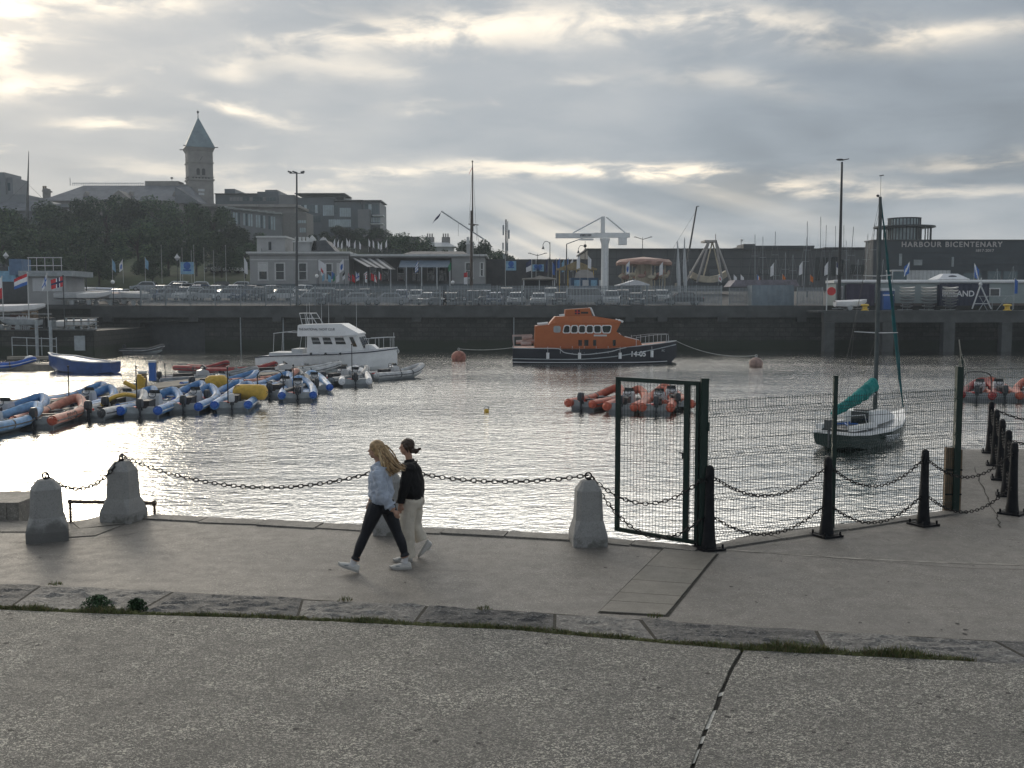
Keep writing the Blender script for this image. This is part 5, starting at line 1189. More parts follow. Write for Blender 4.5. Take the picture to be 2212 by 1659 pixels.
# ------------------------------------------------------------ cars
TYRE = mat('tyre', (.015, .015, .015), .8); RIM = mat('wheel_rim', (.35, .36, .37), .3, .8); LMP = mat('headlamp', (.6, .62, .62), .1); PLT = mat('number_plate', (.5, .5, .45), .5)
def car_tree(kind, m_, label, loc, rz, group):
    t = thing({'van': 'parked_van', 'suv': 'parked_suv'}.get(kind, 'parked_car'), label, 'van' if kind == 'van' else 'car', loc, rz, group)
    L, Wd, H, hood, gl = {'hatch': (4.0, 1.72, 1.48, .86, (-.42, .16)), 'saloon': (4.5, 1.78, 1.44, .88, (-.30, .14)), 'suv': (4.5, 1.86, 1.72, 1.02, (-.46, .20)), 'van': (5.0, 1.95, 1.98, 1.08, (-.48, .30))}[kind]
    x0, x1 = -L/2, L/2; rb, rf = L*gl[0], L*gl[1]
    low = [(x0, .32), (x0-.02, .62), (x0+.08, hood), (x1-1.0, hood), (x1-.15, hood-.16), (x1, .60), (x1-.02, .30)]
    mb = MB(); hw = Wd/2
    rs = []
    for y, k, zc in ((-hw, .97, .0), (-hw+.05, 1, .03), (hw-.05, 1, .03), (hw, .97, 0)): rs.append([(x*k, y, z if i in (0, 6) else z+zc-.03) for i, (x, z) in enumerate(low)])
    mb.rings(rs)
    cabp = [(rb-.10, hood-.02), (rb+.22, H-.06), (rb+.5, H), (rf-.25, H), (rf+.02, H-.07), (rf+.62, hood-.02)]
    rs = []
    for y, s_ in ((-hw+.05, 0), (-hw+.20, 1), (hw-.20, 1), (hw-.05, 0)): rs.append([(x, y, (z if s_ else hood-.02 + (z-hood)*.02)) for x, z in cabp])
    a = [(x, -hw+.06 + (z-hood)*.26, z) for x, z in cabp]; b = [(x, hw-.06 - (z-hood)*.26, z) for x, z in cabp]
    mb.rings([a, b]); mb.obj('body', [m_], t, smooth=25)
    for s_ in (-1, 1):
        q = [(x, s_*(hw-.052 - (z-hood)*.26), z) for x, z in ((rb+.12, hood+.04), (rb+.36, H-.12), (rf-.12, H-.12), (rf+.42, hood+.04))]
        mb = MB(); mb.add(q, [(0, 1, 2, 3)]); mb.obj('side_window', [GLS], t)
    yy = hw-.24
    mb = MB(); mb.add([(rf+.10, -yy, H-.12), (rf+.10, yy, H-.12), (rf+.63, yy+.08, hood+.05), (rf+.63, -yy-.08, hood+.05)], [(0, 1, 2, 3)]); mb.obj('windscreen', [GLS], t)
    mb = MB(); mb.add([(rb+.14, -yy, H-.14), (rb+.14, yy, H-.14), (rb-.10, yy+.06, hood+.08), (rb-.10, -yy-.06, hood+.08)], [(0, 1, 2, 3)]); mb.obj('rear_window', [GLS], t)
    for sx in (-1, 1):
        for s_ in (-1, 1):
            mb = MB(); mb.lathe([(.05, -.11), (.30, -.11), (.33, -.07), (.33, .07), (.30, .11), (.05, .11)], (sx*L*.31, s_*(hw-.10), .33), 16, 0, pi/2); w = mb.obj('wheel', [TYRE], t, smooth=40)
            mb = MB(); mb.lathe([(.01, -.012), (.19, -.012), (.2, .012), (.01, .012)], (sx*L*.31, s_*(hw+.012), .33), 10, 0, pi/2); mb.obj('rim', [RIM], w)
    for s_ in (-1, 1):
        mb = MB(); mb.box((x1-.10, s_*(hw-.30), .68), (.2, .34, .14)); mb.obj('headlight', [LMP], t)
        mb = MB(); mb.box((x0+.02, s_*(hw-.22), .78), (.1, .22, .16)); mb.obj('tail_light', [RED], t)
        mb = MB(); mb.ell((rf+.38, s_*(hw+.09), hood+.08), (.08, .10, .07), 8, 6); mb.obj('mirror', [m_], t)
    mb = MB(); mb.box((x1+.0, 0, .45), (.03, .52, .12)); mb.obj('number_plate', [PLT], t)
    mb = MB(); mb.box((x1-.04, 0, .62), (.06, .7, .12)); mb.obj('grille', [BKP], t)
    return t
CC = {'silver': mat('car_silver', (.42, .44, .46), .25, .6, var=.03), 'dark grey': mat('car_dark_grey', (.06, .065, .075), .22, .4, var=.03), 'blue': mat('car_blue', (.05, .09, .18), .22, .4, var=.03),
      'white': mat('car_white', (.66, .68, .70), .25, .0, var=.03), 'black': mat('car_black', (.012, .013, .016), .15, .2, var=.03), 'maroon': mat('car_maroon', (.12, .02, .025), .25, .3, var=.03)}
protos = {}
def car(px, Y, kind, col, rz, label, group, dz=0):
    p = at(px, 640, Y); loc = Vector((p.x, Y, gh(p.x, Y) + .006 + dz)); k = (kind, col)
    if k not in protos: protos[k] = car_tree(kind, CC[col], label, loc, rad(rz), group); return
    dup(protos[k], label, loc, rad(rz), group)
g1, g2, g3 = 'cars in the front row behind the fence', 'cars in the middle rows of the car park', 'cars in the upper rows near the trees'
front = [(668, 'hatch', 'silver', 195), (722, 'saloon', 'dark grey', 200), (768, 'saloon', 'silver', 192), (840, 'saloon', 'silver', 188), (930, 'hatch', 'silver', 240), (976, 'saloon', 'black', 262), (1026, 'suv', 'dark grey', 258), (1072, 'hatch', 'blue', 262), (1116, 'hatch', 'white', 262), (1165, 'saloon', 'white', 265), (1212, 'hatch', 'dark grey', 262), (1264, 'van', 'silver', 4), (1320, 'suv', 'white', 266), (1373, 'saloon', 'dark grey', 268), (1475, 'saloon', 'black', 184)]
for i, (px, k, c, rz) in enumerate(front): car(px, 118 + (i % 3)*.3, k, c, rz, '%s parked %s in the front row behind the fence, %s from the left' % (c, {'hatch': 'hatchback', 'suv': 'off-roader'}.get(k, k), ORD[i]), g1)
mid_ = [(258, 'saloon', 'silver'), (335, 'saloon', 'blue'), (372, 'hatch', 'silver'), (408, 'suv', 'white'), (446, 'saloon', 'silver'), (488, 'hatch', 'white'), (527, 'saloon', 'blue'), (568, 'suv', 'dark grey'), (606, 'hatch', 'white'), (700, 'hatch', 'silver'), (745, 'saloon', 'white'), (790, 'hatch', 'dark grey')]
for i, (px, k, c) in enumerate(mid_): car(px, 127, k, c, R.choice((200, 215, 250, 262)), '%s %s in the middle row of the car park, %s from the left' % (c, {'hatch': 'hatchback', 'suv': 'off-roader'}.get(k, k), ORD[i]), g2)
for i, px in enumerate((655, 690, 735, 870, 900, 950, 1000, 1050, 1095, 1140, 1190, 1345, 1400, 1430)):
    k, c = R.choice(('hatch', 'saloon', 'suv')), R.choice(('silver', 'dark grey', 'black', 'blue', 'white'))
    car(px, 124.5, k, c, R.choice((190, 262, 268)), '%s %s glimpsed behind the front row cars, %s from the left' % (c, {'hatch': 'hatchback', 'suv': 'off-roader'}.get(k, k), ORD[i]), g2)
for i, (px, k, c) in enumerate([(352, 'saloon', 'white'), (392, 'suv', 'silver'), (430, 'hatch', 'blue'), (470, 'saloon', 'silver'), (508, 'hatch', 'white'), (548, 'saloon', 'dark grey'), (590, 'saloon', 'silver'), (655, 'hatch', 'white')]):
    car(px, 138, k, c, R.choice((190, 255, 262)), '%s %s in the row behind the middle one, %s from the left' % (c, {'hatch': 'hatchback', 'suv': 'off-roader'}.get(k, k), ORD[i]), g2)
for i, (px, k, c) in enumerate([(318, 'saloon', 'silver'), (384, 'hatch', 'white'), (432, 'saloon', 'silver'), (478, 'saloon', 'dark grey'), (522, 'saloon', 'silver')]):
    car(px, 150, k, c, R.choice((185, 195)), '%s %s along the foot of the wooded bank, %s from the left' % (c, {'hatch': 'hatchback'}.get(k, k), ORD[i]), g3)
for i, (px, c) in enumerate([(462, 'silver'), (480, 'white'), (513, 'white'), (20, 'silver')]):
    car(px, 172, 'suv' if i % 2 else 'hatch', c, 265, '%s vehicle among the trees above the car park, %s from the left' % (c, ORD[(i+1) % 4]), g3)
# dinghies on trailers at the left of the car park
def trailer_boat(p, rz, L, hm, cm, label, group='boats laid up at the left of the car park', z=.75):
    t = thing('laid_up_boat', label, 'dinghy', p, rz, group)
    mb = MB(); sh = [(-L/2, .6, z+.55, z+.1, z), (-L*.2, .85, z+.55, z+.05, z-.05), (L*.15, .82, z+.6, z+.1, z), (L*.38, .42, z+.72, z+.3, z+.15), (L/2, .03, z+.82, z+.6, z+.5)]
    hull(mb, sh); mb.obj('hull', [hm], t, smooth=35)
    mb = MB(); mb.rings([[(x, -b*1.02, zz+.005), (x, 0, zz+.22*min(1, b)), (x, b*1.02, zz+.005)] for x, b, zz, _, _ in sh], caps=False, closed=False); mb.obj('cover', [cm], t, smooth=30)
    mb = MB(); mb.box((0, 0, z-.18), (L*1.15, .1, .08)); 
    for s_ in (-1, 1): mb.cyl((-.3, s_*.75, .3), (-.3, s_*.6, .3), .3, n=14); mb.box((-.3, 0, .3), (.08, 1.2, .08)); mb.box((s_*L*.35, 0, z-.08), (.1, .9, .12)); mb.box((L*.5, 0, (z-.2)/2), (.05, .05, z-.2))
    mb.obj('trailer', [STL], t)
    return t
gc_ = [mat('cover_'+n, c, .75, var=.2) for n, c in (('grey', (.30, .31, .33)), ('blue', (.08, .14, .25)), ('pinkish', (.33, .25, .24)), ('white', (.6, .6, .6)))]
for i, (px, Y, rz, L, a, b) in enumerate([(165, 116, 5, 4.6, 0, 0), (205, 115.5, -10, 4.2, 3, 3), (240, 116, 175, 4.8, 0, 2), (185, 121, 8, 5.2, 3, 0), (232, 122, -170, 4.5, 3, 1), (275, 120, 12, 4.6, 0, 3), (290, 115.4, 170, 3.8, 0, 0), (160, 128, 0, 5.5, 3, 3), (215, 130, 176, 5, 0, 1)]):
    p = at(px, 640, Y); cn = ['grey', 'blue', 'pinkish', 'white'][b]
    trailer_boat((p.x, Y, gh(p.x, Y)+.005), rad(rz), L, [LG, LG, LG, W_][a], gc_[b], 'laid-up boat under a %s cover left of the parked cars, %s of nine' % (cn, ORD[i]))
# ------------------------------------------------------------ clubhouse
YC = 150.0
REN = mat('grey_render', (.34, .345, .35), .8, var=.10, sc_=.5); TRM = mat('pale_trim', (.58, .59, .59), .7, var=.08); SLT = mat('slate_roof', (.07, .075, .085), .6, var=.3, sc_=1.5, bump=.4, bs=6); AWN = mat('striped_awning', (.42, .42, .42), .8, var=.05)
X = lambda px, Y: at(px, 640, Y).x
Z = lambda py, Y: at(CX, py, Y).z
ct = thing('clubhouse', 'long single-storey grey rendered clubhouse with cornice, chimneys and awnings', 'building', (0, YC, 0))
def blk(mb, px0, px1, py0, py1, Y, dep=10, y0=None, z0=None):
    mb.bx(X(px0, Y), X(px1, Y), Y-YC, Y-YC+dep, Z(py1, Y) if z0 is None else z0, Z(py0, Y))
mb = MB(); blk(mb, 541, 755, 550, 0, YC, 14, z0=3.5); mb.obj('wall', [REN], ct); mb = MB(); blk(mb, 976, 1046, 553, 0, YC, 14, z0=3.5); mb.obj('wall', [REN], ct)
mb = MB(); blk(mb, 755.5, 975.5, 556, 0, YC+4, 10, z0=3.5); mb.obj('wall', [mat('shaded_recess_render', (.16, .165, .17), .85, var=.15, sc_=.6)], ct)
mb = MB(); blk(mb, 533, 757, 543.5, 547.5, YC-.5, 15); mb.obj('cornice', [TRM], ct)
mb = MB(); blk(mb, 757.6, 1052, 549, 553, YC-.5, 15); mb.obj('cornice', [TRM], ct)
mb = MB(); blk(mb, 537, 756.5, 547.6, 551, YC-.25, .24); blk(mb, 757.6, 1048, 553.2, 556, YC-.25, .24); mb.obj('cornice_band', [REN], ct)
mb = MB(); blk(mb, 541, 755, 560.3, 562, YC-.06, .05); mb.obj('string_course', [TRM], ct)
mb = MB(); blk(mb, 520, 1060, 613, 622, YC-1.0, .9, z0=gh(0, 149)-.5); mb.obj('terrace_wall', [mat('blue_grey_wall', (.14, .165, .185), .8, var=.15)], ct)
wins = [(558, 580, 566, 606), (594, 617, 567, 606), (644, 665, 567, 606), (703, 720, 568, 606), (728, 734, 568, 604), (1004, 1023, 566, 602), (1036, 1046, 566, 598)]
for i, (a, b, c, d) in enumerate(wins):
    mb = MB(); blk(mb, a+3, b-3, c+2.5, d-2.5, YC-.02, .015); wi = mb.obj('window', [GLS], ct)
    mb = MB(); y = YC-.09
    blk(mb, a, a+2.9, c+2.3, d-2.3, y, .085); blk(mb, b-2.9, b, c+2.3, d-2.3, y, .085); blk(mb, a, b, c, c+2.2, y, .085); blk(mb, a-1, b+1, d-2.2, d, y-.05, .13); mb.obj('window_frame', [TRM], wi)
    mb = MB(); m_ = (c+d)/2; blk(mb, a+3, b-3, m_-.5, m_+.5, YC-.06, .03); 
    if i == 0: blk(mb, a+3, b-3, c+2.6, m_-.6, YC-.04, .01)
    mb.obj('sash_bar', [TRM], wi)
mb = MB(); blk(mb, 557, 617, 512, 543.2, YC+2, 6); rb_ = mb.obj('roof_box', [REN], ct)
mb = MB(); blk(mb, 555, 619, 509.5, 513, YC+1.8, 6.4); mb.obj('cornice', [TRM], rb_)
mb = MB(); blk(mb, 582, 588, 522, 540, YC+1.98, .015); mb.obj('window', [GLS], rb_)
mb = MB(); blk(mb, 637, 672, 523, 543.2, YC+2, 3); ch = mb.obj('chimney', [REN], ct)
mb = MB(); blk(mb, 634, 675, 520, 523, YC+1.8, 3.4); mb.obj('chimney_cap', [TRM], ch)
for px in (642, 650, 658, 666):
    mb = MB(); x = X(px, YC+3); mb.cyl((x, 3, Z(520, YC+3)), (x, 3, Z(512, YC+3)), .18, .22, 10); mb.obj('chimney_pot', [TRM], ch)
def gable(px, py, w_, y, m_, parent):
    mb = MB(); x = X(px, y); z = Z(py, y); mb.prism([(x-w_, z-2.2), (x-w_, z-.6), (x-.45*w_, z-.25), (x, z), (x+.45*w_, z-.25), (x+w_, z-.6), (x+w_, z-2.2)], 'y', y-YC, y-YC+.3); mb.obj('gable_finial', [m_], parent)
gable(676, 508, .55, YC+3, TRM, ct); gable(700, 511, .6, YC+6, TRM, ct)
mb = MB(); x0, x1 = X(676, YC+4), X(728, YC+4); z0, z1 = Z(543.2, YC+4), Z(521, YC+4)
mb.prism([(x0, z0), (x0+.4, z1), (x0+2.2, z1+.1), (x1, z0)], 'y', 3, 8); mb.obj('slate_roof', [SLT], ct)
mb = MB(); blk(mb, 560, 566, 536, 543.2, YC+1, .6); blk(mb, 1008, 1022, 527, 551, YC+2, 1.4); c2 = mb.obj('chimney', [REN], ct)
mb = MB(); blk(mb, 1006, 1024, 525, 527.5, YC+1.9, 1.6); mb.obj('chimney_cap', [TRM], c2)
for px in (1011, 1018):
    mb = MB(); x = X(px, YC+2.7); mb.cyl((x, 2.7, Z(525, YC+2.7)), (x, 2.7, Z(512, YC+2.7)), .22, .18, 10); mb.obj('chimney_pot', [TRM], c2)
mb = MB(); mb.rings([[(X(870, YC+3), 3, Z(549, YC+3)), (X(1012, YC+3), 3, Z(549, YC+3)), (X(1012, YC+3), 12, Z(549, YC+3)), (X(870, YC+3), 12, Z(549, YC+3))], [(X(888, YC+3), 5, Z(543, YC+5)), (X(1000, YC+3), 5, Z(543, YC+5)), (X(1000, YC+3), 10, Z(543, YC+5)), (X(888, YC+3), 10, Z(543, YC+5))]]); mb.obj('slate_roof', [SLT], ct)
# awnings (sloping striped cloths on frames)
def awning(pts, m_, name='awning', n=1):
    mb = MB(); P = [Vector(p)-Vector((0, YC, 0)) for p in pts]; mb.add(P + [p-Vector((0, 0, .06)) for p in P], [(0, 1, 2, 3), (7, 6, 5, 4), (0, 1, 5, 4), (1, 2, 6, 5), (2, 3, 7, 6), (3, 0, 4, 7)]); return mb.obj(name, [m_], ct)
DAW = mat('dark_awning', (.05, .055, .06), .8)
for k in range(8):
    a = k*8.5; s_ = 758+a
    awning([(X(s_+2, 150), 150.2, Z(556+k*.3, 150)), (X(s_+8, 150), 150.2, Z(556+k*.3, 150)), (X(s_+46-k, 144), 143.6, Z(576+k*.9, 144)), (X(s_+37-k, 144), 143.6, Z(576+k*.9, 144))], AWN if k % 2 == 0 else DAW)
awning([(X(866, 150), 150.2, Z(562, 150)), (X(972, 150), 150.2, Z(562, 150)), (X(972, 146), 146, Z(577, 146)), (X(862, 146), 146, Z(577, 146))], mat('blue_grey_awning', (.10, .14, .19), .8))
mb = MB(); blk(mb, 775, 786, 562, 566, YC-1, .6); mb.obj('wall_lamp', [W_], ct)
mb = MB(); blk(mb, 790, 798, 562, 566, YC-1, .6); mb.obj('wall_lamp', [W_], ct)
for px in (844, 878, 911, 944, 972):
    mb = MB(); mb.cyl((X(px, 146), -4, gh(0, 146)), (X(px, 146), -4, Z(577, 146)), .09, n=8); mb.obj('awning_post', [LG], ct)
for px in (800, 826, 860, 893, 924, 950):
    mb = MB(); blk(mb, px, px+13, 578, 606, YC+3.96, .02); w_i = mb.obj('terrace_window', [GLS], ct)
    mb = MB(); blk(mb, px-1, px, 577, 607, YC+3.9, .05); blk(mb, px+13, px+14, 577, 607, YC+3.9, .05); blk(mb, px, px+13, 590, 591, YC+3.9, .05); mb.obj('window_frame', [TRM], w_i)
mb = MB()
for k in range(45):
    x = X(752+k*2.6, YC+2); mb.cyl((x, 2, Z(549, YC+2)), (x, 2, Z(540, YC+2)), .03, n=4)
mb.bx(X(752, YC+2), X(868, YC+2), 1.96, 2.04, Z(540, YC+2), Z(539, YC+2)); mb.obj('roof_railing', [DG], ct)
# ------------------------------------------------------------ flags and poles
POLE = mat('pole_white', (.45, .46, .46), .4); DPOLE = mat('pole_dark', (.05, .055, .06), .4)
fcol = {'white': WF, 'blue': mat('flag_blue', (.04, .13, .42), .8), 'red': mat('flag_red', (.50, .03, .04), .8), 'sky': mat('flag_sky', (.22, .40, .55), .8), 'green': mat('flag_green', (.03, .20, .10), .8), 'navy': mat('flag_navy', (.02, .03, .10), .8), 'black': mat('flag_black', (.01, .01, .012), .8), 'orange': mat('flag_orange', (.6, .18, .04), .8)}
def flag(px, ytop, ybase, Y, label, design, w=1.7, h=1.1, droop=55, side=1, pole=DPOLE, group=None, fy=None, zb=None, r=.04, cat='flag', nm='flag'):
    w, h = w*.62, h*.68
    p = at(px, ytop, Y); z0 = at(px, ybase, Y).z if zb is None else zb
    t = thing(nm, label, cat, (p.x, Y, z0), 0, group); H = p.z - z0
    mb = MB(); mb.cyl((0, 0, 0), (0, 0, H), r, r*.6, 6); mb.ell((0, 0, H), (r*1.6, r*1.6, r*1.6), 6, 4); mb.obj('flag_pole', [pole], t, smooth=50)
    if not design: return t
    nu, nv = 12, 10; dr = rad(droop); vs = []; mi = []; fs = []; ph = R.uniform(0, 6); top = H - (0 if fy is None else (fy/FD*Y))
    for j in range(nv+1):
        for i in range(nu+1):
            u, v = i/nu, j/nv; wv = math.sin(u*7+ph+v*1.5)*.10*u*w
            vs.append((side*(u*w*math.cos(dr) + .02 + wv*.25), wv, top - v*h*(1-.25*u*math.sin(dr)) - u*w*math.sin(dr)*.85))
    mb = MB(); cols = []
    for j in range(nv):
        for i in range(nu):
            u, v = (i+.5)/nu, (j+.5)/nv
            c = design(u, v) if callable(design) else design
            if c not in cols: cols.append(c)
            k = j*(nu+1)+i; fs.append((k, k+1, k+nu+2, k+nu+1)); mi.append(cols.index(c))
    mb.v = vs; mb.f = [list(f) for f in fs]; mb.m = mi
    mb.obj('flag_cloth', [fcol[c] for c in cols], t, smooth=60); return t
nl = lambda u, v: 'red' if v < .34 else ('white' if v < .67 else 'blue')
def no(u, v):
    if .34 < u < .46 or .44 < v < .56: return 'navy'
    if .25 < u < .55 or .35 < v < .65: return 'white'
    return 'red'
fi = lambda u, v: 'blue' if (.25 < u < .5 or .35 < v < .6) else 'white'
jp = lambda u, v: 'red' if (u-.5)**2*2 + (v-.5)**2 < .09 else 'white'
ub = lambda u, v: 'blue' if (u-.5)**2 + (v-.55)**2 < .06 else 'white'
bw = lambda u, v: 'white' if abs(u-v) < .2 else 'blue'
def tri(a, b, c): return lambda u, v: a if u < .34 else (b if u < .67 else c)
flag(59, 590, 690, 98, 'red, white and blue striped flag flying at the left above the boat yard', nl, 2.4, 1.6, 28, -1, POLE, r=.07)
flag(101, 591, 706, 98, 'limp white flag with blue cross between the two brighter national flags', fi, 2.0, 1.4, 68, -1, POLE, r=.06)
flag(136, 596, 708, 98, 'red flag with navy and white cross flying right of the limp one', no, 2.0, 1.45, 22, -1, DPOLE, r=.06)
flag(4, 598, 690, 98, 'reddish flag cut off by the left edge of the picture', lambda u, v: 'red' if v > .5 else 'white', 1.5, 3, 40, -1, POLE, r=.05)
for i, (px, yt, d, s_, dz_n) in enumerate(((242, 560, 'sky', 1, 'pale blue'), (265, 560, 'white', -1, 'white'), (313, 556, 'sky', 1, 'blue grey'))):
    flag(px, yt, 612, 150, 'limp %s flag on a thin pole in front of the dark trees' % dz_n, (ub if d == 'white' else d), 1.6, 2.2, 60, s_, POLE)
for i, px in enumerate((348, 393, 413, 418, 440, 461, 487)):
    flag(px, 530 + (i % 3)*6, 612, 152, 'bare thin flag pole in front of the dark trees, %s from the left' % ORD[i], None, pole=POLE, group='bare poles before the trees', cat='flag pole', nm='bare_pole')
# banner
def banner(px, y0, y1, Y, label, w=1.3, m_=None, txt=None):
    p = at(px, y0, Y); z0 = gh(p.x, Y); t = thing('banner', label, 'banner', (p.x, Y, z0)); H = p.z-z0; h = (y1-y0)/FD*Y
    mb = MB(); mb.cyl((-w/2-.08, 0, 0), (-w/2-.08, 0, H+.8), .05, n=6); mb.obj('banner_pole', [POLE], t)
    mb = MB(); mb.bx(-w/2, w/2, -.02, .02, H-h, H); mb.obj('banner_cloth', [m_ or fcol['sky']], t)
    mb = MB(); mb.ell((0, -.04, H-h*.3), (w*.28, .02, w*.28), 12, 6); mb.bx(-w*.3, w*.3, -.03, -.022, H-h*.75, H-h*.6); mb.obj('banner_emblem', [fcol['blue']], t)
banner(404, 566, 592, 150, 'hanging blue banner on a pole in front of the trees', 1.9)
banner(1104, 564, 584, 150, 'pale blue banner right of the clubhouse', 1.5); banner(1158, 571, 586, 155, 'left one of the paired small blue banners by the wall', 1.1); banner(1167, 571, 586, 155, 'right one of the paired small blue banners by the wall', 1.1)
flag(527, 556, 622, 145, 'white flag with blue mark at the left corner of the clubhouse', 'white', 1.5, 3.2, 62, 1, POLE)
flag(687, 560, 618, 143, 'large white flag in front of the clubhouse wall', 'white', 2.4, 2.2, 40, 1)
flag(743, 558, 618, 143, 'white flag with blue emblem at the start of the clubhouse awning', ub, 1.8, 2.4, 55, -1)
flag(904, 563, 618, 143, 'blue and white striped flag before the blue grey awning', lambda u, v: 'blue' if int(v*7) % 2 == 0 else 'white', 1.5, 2.0, 60, -1); flag(975, 565, 618, 143, 'teal flag on a dark pole at the right end of the awning', 'green', 1.3, 1.6, 60, -1)
for i, px in enumerate((703, 724, 732, 740, 748, 756, 768, 776, 796, 805, 816, 825, 836)):
    flag(px, 513 + (i % 4)*2 + i*.4, 545, YC+4, 'limp white pennant on the clubhouse roof terrace, %s from the left' % ORD[i], 'white', 1.0, 1.5, 68, R.choice((-1, 1)), POLE, 'white pennants on the clubhouse roof', r=.025)
dsn = [('red and white', lambda u, v: 'red' if v < .5 else 'white'), ('sky blue', 'sky'), ('pale blue', 'sky'), ('blue', 'blue'), ('green', 'green'), ('white', 'white'), ('black and white', lambda u, v: 'black' if v < .4 else 'white'), ('red cross', no), ('red', 'red'), ('blue and white', bw), ('blue cross', fi), ('white and black', lambda u, v: 'black' if u < .4 else 'white'), ('red striped', lambda u, v: 'red' if int(v*6) % 2 else 'white'), ('dark red', 'red'), ('red and white diagonal', lambda u, v: 'red' if u > v else 'white'), ('white and red', lambda u, v: 'white' if u < .5 else 'red')]
for i, (px, (nm_, ds)) in enumerate(zip((693, 701, 708, 716, 724, 733, 745, 752, 760, 768, 776, 785, 793, 801, 809, 818), dsn)):
    flag(px, 586 + (i % 3)*3 - (8 if i == 0 else 0), 622, 141, '%s flag low before the clubhouse terrace, %s of the row' % (nm_, ORD[i]), ds, 1.0, 1.5, R.choice((45, 60)), R.choice((-1, 1)), POLE, 'small flags before the clubhouse terrace', r=.02)
flag(1010, 588, 618, 140, 'red and white leaning feather flag at the right end of the clubhouse', lambda u, v: 'red' if v < .45 else 'white', .8, 2.4, 15, -1, POLE, r=.03)
for i, (px, yt, d) in enumerate(((1193, 566, 'blue'), (1184, 560, 'navy'), (1202, 558, 'navy'), (1210, 557, 'blue'), (1219, 560, 'sky'), (1228, 557, 'blue'), (1238, 558, 'white'))):
    flag(px, yt, 612, 150, '%s flag in the cluster left of the white crane, %s from the left' % (d, ORD[i]), d, 1.2, 2.6, 62, R.choice((-1, 1)), POLE, 'tall flags left of the crane', r=.035)
flag(1148, 560, 612, 150, 'grey mauve flag on a slanting pole left of the paired banners', lambda u, v: 'navy' if v < .5 else 'white', 1.6, 2.4, 40, -1, POLE)
for i, (px, yt, ds, l, s_) in enumerate(((1253, 552, 'white', 'tall white feather flag', -1), (1270, 552, 'white', 'second tall white feather flag', 1), (1313, 554, 'white', 'white pointed flag behind the crane mast', -1), (1360, 564, ub, 'square white flag with a mark left of the carousel', -1), (1432, 566, 'white', 'white flag right of the carousel', -1), (1672, 568, 'white', 'white flag before the ferry terminal', -1), (1690, 592, 'orange', 'red white striped windsock', 1), (1734, 565, 'white', 'white flag at the leaning masts', -1), (1789, 566, 'white', 'white flag beside the lifebelt box', -1), (1807, 566, lambda u, v: 'navy' if v < .45 else 'white', 'navy and white ensign by the tall floodlight pole', 1))):
    flag(px, yt, 618, 125, l, ds, 1.1, 2.2, 55, s_, POLE, r=.03)
for i, (px, ds, l) in enumerate(((1552, jp, 'white flag with a red disc'), (1585, 'white', 'small white flag'), (1600, 'white', 'white flag with blue edge'), (1635, tri('blue', 'white', 'orange'), 'blue and orange flag'), (1750, 'orange', 'orange flag'))):
    flag(px, 593, 616, 122, l + ' in the row above the tarpaulin roof, ' + ORD[i], ds, .9, 1.1, 50, 1, POLE, 'small flags above the tarpaulin roof', r=.02)
flag(1965, 566, 606, 118, 'blue and white flag above the left part of the jetty cabins', bw, 1.6, 1.9, 50, -1, POLE, r=.03); flag(2105, 570, 612, 118, 'blue and white flag above the lettered navy container', bw, 1.5, 2.2, 55, 1, POLE, r=.03)
flag(2192, 602, 668, 112, 'drooping blue feather flag at the right end of the jetty', 'blue', .7, 2.4, 40, 1, POLE, r=.03)
# signal mast with gaff
p = at(1018, 615, 140); t = thing('signal_mast', 'tall wooden signal mast with a slanting gaff flying a dark flag', 'flag mast', p)
S_ = lambda px, py: at(px, py, 140) - p
WM = mat('dark_mast', (.07, .05, .04), .5)
mb = MB(); mb.cyl((0, 0, -3), S_(1018.5, 455), .24, .15, 8); mb.obj('lower_mast', [WM], t, smooth=50)
mb = MB(); mb.cyl(S_(1021, 500), S_(1020.5, 350), .12, .06, 8); mb.ell(S_(1020.5, 349), (.12, .12, .15)); mb.obj('top_mast', [WM], t, smooth=50)
mb = MB(); mb.cyl(S_(953, 456), S_(1046, 517), .10, .10, 8); mb.obj('gaff', [LG], t, smooth=50)
mb = MB(); mb.box(S_(1021, 486), (.6, .5, .25)); mb.cyl(S_(1012, 484), S_(1034, 486), .06); mb.obj('crosstree', [WM], t)
mb = MB(); a, b = S_(953, 458), S_(934, 483); mb.tube(crom([a, a.lerp(b, .3)+Vector((0, 0, -.1)), a.lerp(b, .7), b], 3), [.03, .1, .25, .35, .4, .35, .2, .12, .05, .03], 6, sq=.35); mb.obj('flag_cloth', [fcol['navy']], t, smooth=50)
mb = MB(); mb.tube([S_(1020, 362), S_(1015, 372), S_(1013, 378)], [.14, .1, .02], 5, sq=.3); mb.obj('burgee', [fcol['red']], t)
mb = MB()
for a, b in (((1021, 352), (1030, 520)), ((1021, 352), (1013, 486)), ((1030, 486), (1037, 560)), ((990, 481), (990, 510)), ((1046, 517), (1048, 560))): mb.cyl(S_(*a), S_(*b), .018, n=4)
mb.obj('rigging', [DPOLE], t)
